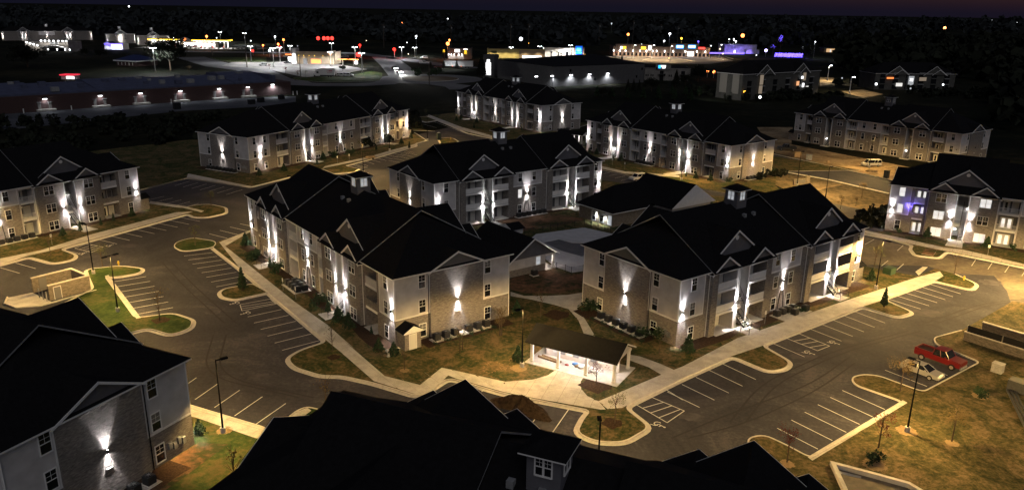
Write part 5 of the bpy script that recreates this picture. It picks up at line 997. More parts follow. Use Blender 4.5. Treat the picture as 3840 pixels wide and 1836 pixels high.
def vehicle(kind, p, ang, paint, label, cat, on=False, z=.03, group=None, scale=1.0):
    r = empty({'sedan': 'parked_sedan', 'pickup': 'pickup_truck', 'van': 'passenger_van', 'suv': 'sport_utility_car'}[kind], (p[0], p[1], z), R(ang), label, cat, group); r.scale = (scale,) * 3
    S = dict(sedan=(4.8, .92, [(-2.35, .35), (2.3, .32), (2.4, .55), (2.25, .78), (1.1, .95), (-1.5, 1.0), (-2.3, .95), (-2.4, .6)], (-1.75, 1.25, -1.0, .35, .95, 1.45, .84, .62)),
             pickup=(5.8, 1.0, [(-2.85, .58), (2.8, .5), (2.9, .8), (2.84, 1.2), (1.35, 1.32), (-2.85, 1.28), (-2.9, .85)], (-.62, 1.45, -.5, .85, 1.28, 2.08, .93, .80)),
             van=(5.6, 1.0, [(-2.8, .4), (2.75, .4), (2.85, .7), (2.6, 1.05), (1.8, 1.2), (-2.8, 1.25), (-2.85, .8)], (-2.78, 2.0, -2.7, 1.15, 1.2, 2.1, .97, .82)),
             suv=(4.9, .95, [(-2.4, .4), (2.35, .4), (2.45, .65), (2.3, .95), (1.2, 1.08), (-2.35, 1.1), (-2.42, .7)], (-2.35, 1.3, -2.1, .5, 1.08, 1.75, .9, .72)))[kind]
    L_, hw, prof, g = S
    bd = MB(); n = len(prof); 
    for lay, (w0, k) in enumerate(((hw - .08, 0),)): bd.extr(prof, 'y', -w0, w0, paint)
    mid = [(x * .985, .42 + (z_ - .42) * .86 + .03) for x, z_ in prof]; bd.extr(mid, 'y', -hw, hw, paint); bd.build('body', r)
    gl = MB(); frustum(gl, *g[:4], g[4] - .02, g[5], g[6], g[7], GLASS); gl.build('cabin_glass', r)
    rp = MB(); frustum(rp, g[2] - .04, g[3] + .04, g[2] + .05, g[3] - .05, g[5] - .02, g[5] + .05, g[7] + .02, g[7] - .06, paint); rp.build('roof_panel', r)
    pl = MB()
    def lerp(t, s): return (g[0] + (g[2] - g[0]) * t if s == 0 else g[1] + (g[3] - g[1]) * t)
    for sy in (-1, 1):
        for xa, xb in ((g[0], g[2]), (g[1], g[3]), ((g[0] + g[1]) / 2, (g[2] + g[3]) / 2)) + (((g[0] * .72 + g[1] * .28), (g[2] * .72 + g[3] * .28)),) * (kind in ('van', 'suv')): pl.tube((xa, sy * (g[6] + .005), g[4] - .02), (xb, sy * (g[7] + .01), g[5]), .045, paint, n=5)
    pl.build('pillar', r)
    if kind == 'pickup': MB().box(-2.78, -.72, -.84, .84, 1.27, 1.31, mat('bed_liner', (.03, .02, .02), .8)).build('truck_bed', r); MB().box(-2.88, -.68, -.98, -.84, 1.2, 1.48, paint).build('bed_rail', r); MB().box(-2.88, -.68, .84, .98, 1.2, 1.48, paint).build('bed_rail', r); MB().box(-2.9, -2.76, -.84, .84, 1.2, 1.46, paint).build('tailgate', r); MB().box(-.8, -.66, -.84, .84, 1.2, 1.5, paint).build('bed_front', r)
    wx = {'sedan': 1.4, 'pickup': 1.85, 'van': 1.75, 'suv': 1.45}[kind]
    for x in (-wx, wx * 1.02):
        for y in (-hw + .06, hw - .06): w_ = link('wheel', WH, r, (x, y, .42 if kind == 'pickup' else .34)); link('rim', RM, w_); w_.scale = (1.22, 1, 1.22) if kind == 'pickup' else (1, 1, 1)
    xf = max(q[0] for q in prof); zf = .72 if kind != 'sedan' else .62
    for sy in (-1, 1):
        MB().box(xf - .22, xf - .03, sy * hw * .78 - (.34 if on else .17), sy * hw * .78 + (.34 if on else .17), zf, zf + (.5 if on else .17), EMWH if on else HLM).build('headlight', r)
        MB().box(-xf + .0, -xf + .1, sy * hw * .82 - .13, sy * hw * .82 + .13, zf + .05, zf + .28, EMR if on else TLM).build('taillight', r)
        MB().box(g[1] - .55, g[1] - .35, sy * (hw + .02) - .08, sy * (hw + .02) + .08, g[4] + .0, g[4] + .16, paint).build('mirror', r)
    MB().box(xf - .1, xf + .05, -hw + .1, hw - .1, .36, .52, GREYMET if kind != 'sedan' else paint).build('bumper', r)
    if on:
        spot('headlamp_beam', r, (xf + .2, 0, .8), 40000.0, (1, .97, .9), 60, .6, rot=(R(80), 0, R(-90)), rad=.2)
    return r
RED = mat('red_paint', (.12, .007, .009), .3, spec=.6); SILV = mat('silver_paint', (.42, .42, .41), .3, metal=.5); WHT = mat('white_paint', (.66, .66, .65), .35, spec=.5); DKP = mat('dark_paint', (.02, .022, .026), .3, spec=.5); GRYP = mat('grey_paint', (.2, .2, .21), .35, spec=.5)
vehicle('pickup', (54.9, 90.6), -53, RED, 'red pickup truck in the lower-right bays', 'pickup truck')
vehicle('sedan', (50.9, 87.3), -53, SILV, 'silver sedan parked left of the red pickup', 'car')
vehicle('van', (103.95,222.47), 185, mat('dusty_white', (.42, .41, .39), .5), 'white passenger van on the bare dirt plot', 'van', z=.01, scale=.95)
vehicle('pickup', (87.59,246.70), 172, DKP, 'dark pickup truck parked at the left of the unlit block', 'pickup truck', z=.01)
vehicle('suv', (32.48,198.27), 215, WHT, 'white utility car with an orange rack behind the club house', 'car')
tr_ = empty('flat_trailer', (*(-41.20,221.05), .05), R(55), 'small flat trailer with a load by the kerb of the back-left block', 'trailer')
MB().box(-1.6, 1.6, -.9, .9, .5, .62, WOOD).build('deck', tr_); MB().box(-1.3, 1.2, -.7, .7, .62, .95, WOOD).build('load', tr_); MB().box(1.6, 2.6, -.05, .05, .45, .55, mat('blue_bar', (.05, .1, .3), .5)).build('drawbar', tr_)
for y in (-.95, .95): w_ = link('wheel', WH, tr_, (0, y, .34))
# pipes and timber lying at the right edge
for k in range(3):
    a_, b2 = (58.93,83.00), (55.58,74.26); q = MB().tube((a_[0] + k * .5, a_[1] + .2 * k, .3), (b2[0] + k * .5, b2[1] + .2 * k, .3), .14, ACM, n=8)
    tag(q.build('drain_pipe'), '%s dark drain pipe lying on the right lawn edge' % ('left', 'middle', 'right')[k], 'pipe', 'pipes at the right edge')

# tyre marks and dust on the asphalt
TM = mat('tyre_mark', (.024, .023, .027), .8, noise=1.5, lo=.8, hi=1.2); DUST = mat('dust_patch', (.066, .063, .072), .95, noise=.8, lo=.6, hi=1.4)
def mark(pts, w_=.22, m=TM):
    q = rnd(pts, 6, 8, closed=False); b = MB(); strip(b, offset(q, w_ / 2), offset(q, -w_ / 2), .0235, .0235, m); tag(b.build('tyre_mark', LOT, fix=False))
for dx in (0, 1.7):
    mark([(24 + dx, 75), (30 + dx, 84), (42 + dx, 93.5), (56 + dx, 101)]); mark([(17 + dx, 71.5), (24 + dx, 76.5 - dx), (36, 84 - dx), (44, 92 - dx)]); mark([(60 + dx, 104), (74 + dx, 113), (90, 116 - dx)]); mark([(-40 + dx, 96), (-37 + dx, 84), (-24 + dx, 79)]); mark([(-60 + dx, 126), (-52 + dx, 115), (-40 + dx, 100)])
rq = random.Random(8)
for (x, y, r_) in ((-43, 104, .9), (-34, 92, 1.1), (-30, 84, 1.0), (-55, 128, .8), (20, 76, 1.0), (38, 92, 1.2), (62, 108, 1.6), (88, 116, 2.4), (98, 120, 2.6), (94, 108, 2.0), (80, 122, 1.5), (-70, 135, 1.1), (-48, 111, .7), (3.5, 73, 1.3), (46, 97, .8)):
    sheet('dust_patch', [(x + r_ * rq.uniform(.7, 1.2) * math.cos(k * .2094) * 1.4, y + r_ * rq.uniform(.7, 1.2) * math.sin(k * .2094)) for k in range(30)], .0228, DUST)

# ------------------------------------------------------------------ beyond the complex: roads, shops, far blocks
def road(name, pts, w_, m=ROADF, z=.014): 
    mb = MB(); strip(mb, offset(pts, w_ / 2), offset(pts, -w_ / 2), z, z, m); return structure(mb.build(name, fix=False))
sheet('store_yard', [(-199.04,300.74), (-147.72,352.16), (-105.55,378.36), (-96.43,344.76), (-136.16,318.69), (-174.54,262.24), (-200, 300)], .012, mat('yard_asphalt', (.10, .105, .115), .8, kind='ground', s1=.05, s2=.8, mixf=.5, stops=[(.3, (.05, .055, .065)), (.7, (.10, .105, .12))]))
road('crossing_street', [(-129.55,456.52), (-119.92,438.59), (-106.17,435.37), (-86.16,438.56), (-74.83,448.65), (-71.93,462.21), (-47.07,456.55), (-30.75,437.70), (-26.84,421.35)], 16)
road('approach_road', [(-112.79,683.10), (-88.64,584.10), (-69.27,498.23)], 20); road('main_road', [(-301.06,715.21), (-227.69,718.62), (-143.70,729.17), (-82.79,643.03), (-62.82,611.51), (-28.86,571.01)], 16)
road('shop_lane', [(-262.49,642.33), (-206.23,556.60), (-175.68,529.74), (-137.09,452.74)], 22)
# roundabout
rc = (-51.46,481.10); RB = [(rc[0] + 17 * math.cos(k * .2618), rc[1] + 17 * math.sin(k * .2618)) for k in range(24)]
structure(MB().sheet([(rc[0] + 32 * math.cos(k * .2618), rc[1] + 32 * math.sin(k * .2618)) for k in range(24)], .018, ROADF).build('roundabout_road', fix=False))
structure(MB().prism(RB, 0, .25, mat('brown_turf', (.10, .07, .04), .95, noise=.6)).build('roundabout_island')); kerb('roundabout_kerb', RB)
for p, hh, lb in (((-60.64,499.78), 6, 'left dark round shrub on the roundabout'), ((-50.23,505.52), 6.5, 'right dark round shrub on the roundabout')): plant('bush', p, hh, lb, 'roundabout shrubs')
lawn('shop_lawn', [(-131.83,465.65), (-121.70,455.32), (-109.67,450.05), (-89.29,454.86), (-79.26,462.41), (-81.70,487.15), (-86.76,517.86), (-96.19,531.42), (-103.23,496.85), (-122.08,478.41), (-133.29,478.06)], GRASSG, .1)
lawn('roadside_lawn', [(-245.62,639.77), (-205.28,656.42), (-188.97,603.38), (-213.42,597.87), (-228.41,612.15)], GRASSG, .1)
sheet('shop_lot', [(-206.23,556.60), (-211.57,592.59), (-187.31,598.01), (-161.88,622.31), (-130.08,588.05), (-101.64,545.95), (-109.72,513.02), (-126.75,477.65), (-166.29,533.14)], .016, LOTC)
# ---- generic far building: boxes for walls, parapet roof, windows and lamps as parts
def shop(name, label, cat, p, ang, w_, d_, h_, wall, roofm=ROOF, para=.5):
    r = empty(name, (p[0], p[1], 0), R(ang), label, cat)
    MB().box(0, w_, 0, d_, 0, h_, wall).build('wall', r); MB().box(-.25, w_ + .25, -.25, d_ + .25, h_, h_ + para, wall).build('parapet', r); MB().box(.4, w_ - .4, .4, d_ - .4, h_ + para, h_ + para + .05, roofm).build('roof', r); return r
def box_part(r, name, x0, x1, y0, y1, z0, z1, m): return MB().box(x0, x1, y0, y1, z0, z1, m).build(name, r)
def wall_pack(r, x, y, z, pw, col=(.88, .94, 1), size=.5, cone=150):
    o = MB().box(x - size, x + size, y - .5, y, z, z + size * .7, BLKMET).box(x - size * .9, x + size * .9, y - .48, y - .05, z - .25, z - .01, EMWH).build('wall_lamp', r); spot('wall_light', o, (x, y - .7, z - .35), pw, col, cone, .7, rad=.3); return o
# store row with the navy roof
W0 = (-199.57,301.59); W1 = (-109.42,384.75); wl = math.hypot(W1[0] - W0[0], W1[1] - W0[1]); wa = math.degrees(math.atan2(W1[1] - W0[1], W1[0] - W0[0]))
ST = empty('store_row', (*W0, 0), R(wa), 'long brick store row with a navy roof and bright back-door lamps', 'store')
ex_ = 30; MB().box(-ex_, wl, 0, 36, 0, 6.2, REDBRICK).build('brick_wall', ST)
rng = random.Random(3); xs = [-ex_, wl * .12, wl * .3, wl * .52, wl * .78, wl * .93]; hs = [7.6, 7.0, 7.8, 7.2, 8.4]
for a, c_, hh in zip(xs, xs[1:], hs): MB().extr([(2.5, 6.2), (36, 6.2), (36, hh + 1.0), (26, hh + 1.6), (2.5, 6.8)], 'x', a + .05, c_ - .05, ROOFB).build('roof_section', ST)
for k in range(5): MB().box(wl - 9 + k * 1.8, wl - 7.3 + k * 1.8, 1 + k * 6, 34, 6.2 - k * .05, 9.6 - k * .9, ROOFB).build('stepped_parapet', ST)
for k in range(26): x = rng.uniform(-20, wl - 6); y = rng.uniform(4, 26); s_ = rng.uniform(.6, 1.5); MB().box(x - s_, x + s_, y - s_, y + s_, 6.9 + y * .05, 8.0 + y * .06 + s_ * .4, GREYMET if k % 3 else ROOFB).build('roof_unit', ST)
rotm = lambda px: (px[0] - W0[0]) * math.cos(R(wa)) + (px[1] - W0[1]) * math.sin(R(wa))
for q, (pt_, pw_) in enumerate((((-191.81,316.81), 900.0), ((-175.40,329.15), 900.0), ((-163.14,339.47), 800.0), ((-151.44,351.67), 1500.0), ((-140.41,365.61), 1900.0), ((-129.20,373.73), 800.0))):
    x = rotm(pt_); wall_pack(ST, x, 0, 4.9, pw_ * .6, (.9, .95, 1), .8, 165)
    for dx in (-2.2, 1.6): MB().box(x + dx - .55, x + dx + .55, -.06, 0, 1.0, 3.3, DOORG).build('back_door', ST); MB().box(x + dx - .8, x + dx + .8, -.5, 0, 3.4, 3.55, GREYMET).build('door_hood', ST)
    MB().box(x - 3.6, x + 3.2, -2.2, 0, .2, .9, CONC).build('loading_step', ST)
wall_pack(ST, wl - 9.5, 0, 5.4, 4200.0, (.85, .93, 1), .8, 165)
for pt_ in ((-194.09,306.85), (-183.01,319.89), (-154.75,347.67), (-110.97,385.94), (-108.38,386.31)): tag(MB().tube((0, 0, 0), (0, 0, 1.8), .2, PLASTW, n=8).build('bollard', ST, (rotm(pt_), -2.5, 0)), None)
for k, pt_ in enumerate(((-140.25,324.23), (-115.85,344.57), (-114.01,351.79), (-108.53,364.80))): box_thing('dumpster', 'dark dumpster in the store yard, %s from the left' % ORD[k], 'dumpster', pt_, wa + k * 9, (2.6, 2.0, 2.6 if k == 0 else 2.0), mat('dumpster_dark', (.012, .013, .015), .6), z=0, group='dumpsters behind the store row')
# navy-roofed small bank left of the tall tree
SB = empty('small_bank', (*(-274.19,545.32), 0), R(-22), 'small brick office with a navy hipped roof left of the tall tree', 'building')
SB.scale = (0.72, 1, 0.8)
MB().box(0, 26, 0, 18, 0, 4.0, REDBRICK).build('wall', SB); hip_roof(-1.5, 27.5, -1.5, 19.5, 4.0, 9.0, mat('royal_roof', (.02, .03, .10), .5), .9).build('roof', SB)
for k in range(5): MB().box(2 + k * 4.6, 2.6 + k * 4.6, -.08, 0, .8, 3.2, PLASTW).build('window', SB)
# flat roofed restaurant with warm down-lights
HR = shop('burger_restaurant', 'tan flat-roofed restaurant with a row of warm wall lights', 'restaurant', (-163.08,587.42), -3, 34, 16, 6.2, mat('stucco_tan', (.36, .29, .21), .9, noise=.3, lo=.9, hi=1.1))
HR.scale = (0.9, 1, 1.35)
for k, x in enumerate((4, 8, 12.5, 17, 24)): o_ = box_part(HR, 'wall_lamp', x - .2, x + .2, -.3, 0, 4.3, 4.7, EMY); spot('wall_light', o_, (x, -.6, 4.2), 420.0, (1, .8, .5), 130, .8, rad=.2)
box_part(HR, 'entry_tower', -1.5, 2.2, -1.5, 6, 0, 8.2, PLASTW); box_part(HR, 'drive_window', 14, 22, -.1, 0, .5, 2.6, EMO); box_part(HR, 'end_tower', 29, 33, -1, 6, 0, 7.2, mat('stucco_cream', (.5, .42, .3), .9)); box_part(HR, 'end_sign', 29.5, 31.3, -1.1, -1, 5, 6.4, EMO)
box_part(HR, 'door_glass', -.6, 1.6, -1.6, -1.5, .2, 5.4, EMW); box_part(HR, 'red_awning', -7, -1.5, -1, -.4, 4.6, 5.2, EMO); box_part(HR, 'menu_board', -5, -2, -.6, -.4, 1, 3.6, EMW)
spot('door_flood', HR, (0, -4, 7.5), 1500.0, (1, .95, .85), 120, .8, rad=.3)
box_part(HR, 'gas_cage', 8.6, 11.4, -3.4, -1.6, 0, 3.2, GREYMET)
for k, (x, y) in enumerate(((37, 1), (45, 1))):
    c_ = loc((-163.08,587.42), -3, x, y - 4); r_ = empty('pick_up_canopy', (c_[0], c_[1], 0), R(8), 'small red drive-through canopy right of the tan restaurant, %s one' % ('left', 'right')[k], 'canopy', 'drive-through canopies'); box_part(r_, 'roof', -3.5, 3.5, -1.2, 1.2, 3.8, 4.3, EMO); box_part(r_, 'post', -.2, .2, -.2, .2, 0, 3.8, PLASTW)
    if k: box_part(r_, 'menu_board', .8, 3, -.3, .1, .8, 3, EMW)
FC = (.97, .98, 1)
def flood(p, h, label, pw, col=FC, heads=2, ang=0):
    r = empty('flood_light_pole', (p[0], p[1], 0), R(ang), label, 'lamp post', 'floodlight poles of the shops')
    MB().tube((0, 0, 0), (0, 0, 1.0), .45, CONC, n=8).build('base', r); MB().tube((0, 0, 1), (0, 0, h), .22, PLASTW, .16, n=8).build('pole', r)
    for s in ((-1, 1) if heads == 2 else (1,)): q = MB().box(min(0, s * 1.8), max(0, s * 1.8), -.3, .3, h - .1, h + .15, GREYMET).build('head', r); MB().box(s * 1.3 - .6, s * 1.3 + .6, -.5, .5, h - .42, h - .11, EMWH).build('lens', q)
    spot('flood_light', r, (0, 0, h - .8), pw * 3.6, col, 168, .3, rad=.4, wing=1.0); return r
for p, hh, lb, pw in (((-196.98,593.27), 12, 'white floodlight pole at the grass verge, far left of the tan restaurant', 9000.0), ((-167.94,552.46), 13, 'tall floodlight pole in the restaurant lot', 12000.0), ((-177.70,600.98), 11, 'floodlight pole nearest the restaurant sign', 7000.0), ((-193.90,687.64), 8, 'floodlight pole behind the left end of the restaurant', 4000.0), ((-132.05,568.81), 10, 'floodlight pole before the right end of the restaurant', 7000.0), ((-166.23,723.15), 9, 'floodlight pole behind the right end of the restaurant', 4000.0), ((-117.36,584.35), 13, 'floodlight pole by the drive-through canopies', 9000.0), ((-99.21,514.99), 13, 'floodlight pole on the lawn right of the box truck', 8000.0),
        ((-226.67,498.57), 15, 'tall white floodlight pole left of the big dark tree', 12000.0), ((-286.86,849.11), 12, 'floodlight pole right of the yellow fuel canopy', 7000.0), ((-330.44,896.98), 11, 'floodlight pole behind the fuel canopy', 4000.0), ((-92.86,653.57), 10, 'floodlight pole left of the approach road', 5000.0), ((-86.69,689.56), 8, 'floodlight pole by the white parked cars', 5000.0), ((49.06,707.16), 11, 'floodlight pole before the white shop', 9000.0), ((-3.36,701.69), 9, 'floodlight pole at the yellow shop', 5000.0), ((22.38,723.04), 9, 'floodlight pole between the yellow and white shops', 5000.0)):
    flood(p, hh, lb, pw)
for p, hh, lb, pw in (((136.49,701.63), 12, 'slim lamp post on the amber lot, centre', 9000.0), ((105.29,708.41), 12, 'slim lamp post on the amber lot, left', 9000.0), ((190.68,743.81), 12, 'slim lamp post at the right of the amber lot', 7000.0), ((122.57,712.53), 12, 'slim lamp post on the amber lot, left of centre', 8000.0)): flood(p, hh, lb, pw, (1, .66, .32), 1)
# thin dark utility poles with wires
def utility(p, h, label, arm=True):
    r = empty('utility_pole', (p[0], p[1], 0), R(10), label, 'utility pole', 'wooden utility poles'); MB().tube((0, 0, 0), (0, 0, h), .3, mat('pole_wood', (.10, .085, .07), .9), .2, n=6).build('pole', r)
    if arm: MB().box(-1.8, 1.8, -.15, .15, h - 1.4, h - 1.0, BARK).build('cross_arm', r); MB().tube((.8, 0, h - 4), (.8, 0, h - 2.2), .55, GREYMET, n=8).build('transformer', r)
    return (p[0], p[1], h)
up = [utility((-134.68,820.16), 24, 'utility pole left of the far roadside tree'), utility((-66.29,827.18), 24, 'utility pole behind the yellow-arch sign'), utility((-4.89,873.09), 25, 'utility pole behind the yellow shop'), utility((15.00,893.85), 25, 'utility pole left of the white shop'), utility((101.31,969.08), 25, 'utility pole behind the white shop'), utility((149.70,1020.67), 28, 'tall utility pole behind the amber-lit shops'), utility((187.10,1033.25), 24, 'utility pole right behind the amber-lit shops'), utility((210.94,1041.27), 22, 'utility pole by the blue shop signs')]
WN = [0]
for a, c_ in zip(up, up[1:]):
    wr = MB()
    for dz in (1.2, 3.2):
        pr = None
        for k in range(7):
            t = k / 6; q = (a[0] + (c_[0] - a[0]) * t, a[1] + (c_[1] - a[1]) * t, a[2] + (c_[2] - a[2]) * t - dz - 6 * t * (1 - t))
            if pr: wr.tube(pr, q, .05, BLKMET, n=4)
            pr = q
    WN[0] += 1; tag(wr.build('overhead_wire'), 'pair of overhead wires in the %s span of utility poles from the left' % ORD[WN[0] - 1], 'wire', 'overhead wires')
for p, hh, lb in (((-185.64,548.83), 14, 'thin dark pole left of the parked white car'), ((-124.54,459.35), 14, 'leaning dark pole on the shop lawn'), ((-47.82,442.45), 12, 'thin sign pole on the near side of the roundabout'), ((-253.18,665.56), 14, 'dark pole on the road below the fuel station'), ((-184.67,546.42), 14, 'dark pole at the hedge of the shop lane')): utility(p, hh, lb, False)
# fuel station
GS = empty('fuel_station', (*(-301.66,764.64), 0), R(2), 'yellow-banded fuel canopy glowing white underneath, far left', 'fuel station')
for (x0, x1, y0, y1, z0) in ((-8, 26, 0, 16, 7.0), (-52, -22, 6, 20, 7.0)):
    box_part(GS, 'canopy_fascia', x0, x1, y0, y1, z0, z0 + 1.1, EMY); box_part(GS, 'canopy_top', x0 + .3, x1 - .3, y0 + .3, y1 - .3, z0 + 1.1, z0 + 1.25, ROOF); c_ = box_part(GS, 'canopy_light_panel', x0 + 1, x1 - 1, y0 + 1, y1 - 1, z0 - .15, z0 - .01, EMWH)
    for x in (x0 + 4, (x0 + x1) / 2, x1 - 4):
        for y in (y0 + 3, y1 - 3): box_part(GS, 'canopy_column', x - .5, x + .5, y - .5, y + .5, 0, z0, PLASTW)
    for x in (x0 + 6, (x0 + x1) / 2, x1 - 6): box_part(GS, 'fuel_pump', x - .8, x + .8, (y0 + y1) / 2 - .5, (y0 + y1) / 2 + .5, 0, 2.2, mat('pump_face', (.4, .1, .08), .5)); spot('canopy_light', c_, (x, (y0 + y1) / 2, z0 - .4), 9000.0, (1, .98, .95), 150, .5, rad=1.0)
SH_ = box_part(GS, 'shop_wall', -26, 6, 22, 34, 0, 6.0, mat('station_shop', (.45, .38, .3), .8)); MB().extr([(-22, 6), (-10, 6), (-11.5, 8.2), (-14, 9.6), (-16, 10), (-18, 9.6), (-20.5, 8.2)], 'y', 5, 6, GREYMET).build('arched_sign', GS); MB().ball((-16, 4.8, 8.2), 1.3, EMO, 12, 6, (1.2, .2, 1)).build('sign_emblem', GS)
box_part(GS, 'shop_window', -24, 4, 21.8, 22, .5, 4, EMW); sheet('fuel_forecourt', [loc((-301.66,764.64), 2, x, y) for x, y in ((-62, -3), (55, -3), (60, 24), (-62, 30))], .015, LOTC)
# cars and hedge on the station kerb
for k in range(16): plant('bush', loc((-301.66,764.64), 2, -12 + k * 4.4, -5 + (k % 3) * .4), 1.7 + .5 * (k % 2), 'round bush in the hedge before the fuel station, %s from the left' % (ORD[k] if k < 12 else ('thirteenth', 'fourteenth', 'fifteenth', 'sixteenth')[k - 12]), 'hedge bushes before the fuel station', 1.3, 0)
# lit small store left of the station (blue canopy edge)
BS = empty('blue_edged_store', (*(-375.62,727.18), 0), R(-3), 'small bright store with blue canopy edge left of the fuel station', 'store')
BS.scale = (0.72, 1, 1.0)
box_part(BS, 'wall', 0, 24, 2, 12, 0, 5, PLASTW); box_part(BS, 'canopy', 4, 24, -3, 2, 4.6, 5.2, EMNB); box_part(BS, 'glass_front', 9, 23, 1.9, 2, .4, 4.2, EMW); MB().extr([(-1, 5), (9, 5), (4, 7)], 'y', 1, 12, ROOF, PLASTW).build('gable_roof', BS)
for x in (4, 11, 18): spot('store_light', BS, (x, -1, 4.4), 1500.0, (.9, .93, 1), 150, .5, rad=.5)
# arch-roofed bright store in front of the far apartments
AS = empty('arched_store', (*(-405.35,678.29), 0), R(-2), 'white store with an arched entrance canopy and many wall lights', 'store')
box_part(AS, 'wall', -16, 22, 6, 26, 0, 8.5, mat('store_stucco', (.24, .22, .2), .9, noise=.2)); 
ar = MB(); ar.extr([(-1 + 22 * t / 10, 3.4 + 2.0 * math.sin(math.pi * t / 10)) for t in range(11)] + [(21 - 22 * t / 10, 2.9 + 2.0 * math.sin(math.pi * (10 - t) / 10)) for t in range(11)], 'y', 2, 6.4, TRIM); ar.build('arched_canopy', AS); box_part(AS, 'entrance_glass', 3, 18, 5.9, 6, .3, 3.0, GLASS); box_part(AS, 'grey_sign', 6, 14, 5.85, 6, 6, 8, GREYMET)
for k, x in enumerate((-14, -11, -8, -5, -1, 2.5, 6, 10, 14, 18, 21)):
    z_ = 8.6 if k > 3 else 7 - .8 * k; o_ = box_part(AS, 'wall_lamp', x - .5, x + .5, 5.3, 6, z_, z_ + .8, EMWH); spot('wall_light', o_, (x, 4.6, z_), 600.0, (1, .95, .88), 140, .7, rad=.4)
for x in (4, 12, 19, 23): o_ = box_part(AS, 'low_lamp', x - .3, x + .3, 5.4, 5.8, 1.4, 2.4, EMWH)
# far apartment rows at upper left (same family of blocks)
def far_block(label, px, base_w, ang, scale=1.0, lampz=4.5, n=2, w_=54.6):
    r = empty('far_apartment_block', (px[0], px[1], 0), R(ang), label, 'building', 'far apartment blocks')
    MB().box(0, w_, 0, 18, 0, 9.5, BRICK).build('wall', r); hip_roof(-.5, w_ + .5, -.5, 18.5, 9.4, 14.6).build('roof', r)
    for c_ in ((w_ * .24, w_ * .73) if n == 2 else (w_ * .5,)):
        MB().box(c_ - 1.3, c_ + 1.3, -.1, 0, 0, 9.3, SIDING).build('stair_panel', r)
        for s in (-1, 1): MB().box(c_ + s * 3.7 - 2.4, c_ + s * 3.7 + 2.4, -.7, 0, 0, 9.3, BRICK).build('bay', r); gable(r, c_ + s * 3.7 - 2.6, c_ + s * 3.7 + 2.6, -.7, 9.3, 11.2, 2.4, SIDEDK)
        gable(r, c_ - 4.7, c_ + 4.7, 1.1, 10.5, 13.9, 7, SIDEDK, vent=True)
        for s in (-1, 1): sconce(r, c_ + s * 1.7, -.7, 4.8, pw=6000.0)
        for s in (-1, 1):
            for z_ in SILL: window(r, c_ + s * 4.0, -.7, z_, 1.75, 1.6, quad=True)
    MB().box(w_ * .4, w_ * .58, -.12, 0, 5.5, 9.5, SIDING).build('siding_panel', r); sconce(r, w_ * .49, -.12, 4.8, pw=6000.0)
    for x in (1.0, w_ - 1.0): sconce(r, x, 0, 4.8, pw=6000.0)
    c = MB().box(w_ / 2 - 1.4, w_ / 2 + 1.4, 7.5, 10.3, 14, 17, SIDING).build('cupola', r); window(c, w_ / 2, 7.5, 15.2, 1.2, 1.3, 0, quad=True, lit=2); hip_roof(w_ / 2 - 1.8, w_ / 2 + 1.8, 7.1, 10.7, 16.9, 17.9, thick=.1).build('cupola_roof', c)
    spot('facade_spill', r, (w_ * .5, -12, 10.5), 1400.0, WHITE, 150, .6, rot=(R(60), 0, 0), rad=.5); return r
fa = (-550.26,856.45); fb = (-477.71,904.45); fd = math.hypot(fb[0] - fa[0], fb[1] - fa[1]); an_ = math.degrees(math.atan2(fb[1] - fa[1], fb[0] - fa[0]))
far_block('far lit apartment block at the upper left edge', fa, 0, an_, w_=fd * .995)
far_block('far apartment block behind the blue-edged store', (-424.89,830.55), 0, an_ - 3, n=1, w_=28)
far_block('far apartment block left of the fuel canopy', (-379.75,802.92), 0, an_ - 3, n=1, w_=30)
# dark storage building with its bright sign window
s0 = (-10.70,493.46); s1 = (21.60,441.73); s2 = (78.31,478.97)
DS = empty('storage_building', (*s1, 0), 0, 'huge dark windowless storage building with five white wall lamps', 'storage building')
GW = mat('storage_wall', (.085, .085, .09), .8, kind='siding', uv=True, lap=1.2)
back = (s0[0] + s2[0] - s1[0] + 10, s0[1] + s2[1] - s1[1] + 40)
poly = [(q[0] - s1[0], q[1] - s1[1]) for q in (s1, s2, back, s0)]
MB().prism(ccw(poly), 0, 11.0, GW, GW).build('wall', DS); MB().prism(offset(ccw(poly), .4, True), 11.0, 11.3, ROOF).build('roof', DS)
a2 = math.atan2(s2[1] - s1[1], s2[0] - s1[0]); ux, uy = math.cos(a2), math.sin(a2)
A1 = empty('x', s1); bpy.data.objects.remove(A1)
def on_wall(px, z): return px
for k, pt_ in enumerate(((27.24,411.75), (36.11,417.70), (46.82,425.64), (56.30,435.50), (66.00,445.47))):
    d_ = (pt_[0] - s1[0]) * ux + (pt_[1] - s1[1]) * uy; wl_ = empty('y', (0, 0, 0)); bpy.data.objects.remove(wl_)
    o_ = MB().box(-.9, .9, -.7, 0, 0, .5, BLKMET).box(-.8, .8, -.68, -.05, -.4, -.01, EMWH).build('wall_lamp', DS, (ux * d_, uy * d_, 6.4), a2); spot('wall_light', o_, (0, -1.2, -.6), 5200.0, (.95, .98, 1), 150, .7, rad=.4)
for k, (t, z_) in enumerate(((.12, 8), (.3, 2.6), (.62, 3), (.66, 7.4), (.78, 7.4), (.85, 3.2))): MB().box(-.6, .6, -.06, 0, 0, 1.4, GLASS).build('window', DS, (ux * t * 100, uy * t * 100, z_), a2)
tw = empty('storage_sign_tower', (*(-17.89,502.99), 0), R(-20), 'tall tower with a bright white sign window at the storage building', 'tower'); box_part(tw, 'wall', -3, 7.5, 0, 8, 0, 15, GW)
tw.scale = (0.7, 1, 0.9)
sw_ = box_part(tw, 'sign_window', -.6, 4.2, -.1, 0, 1.2, 9.8, EMW); box_part(tw, 'sign_header', .4, 3.2, -.1, 0, 9.9, 11.8, EMW)
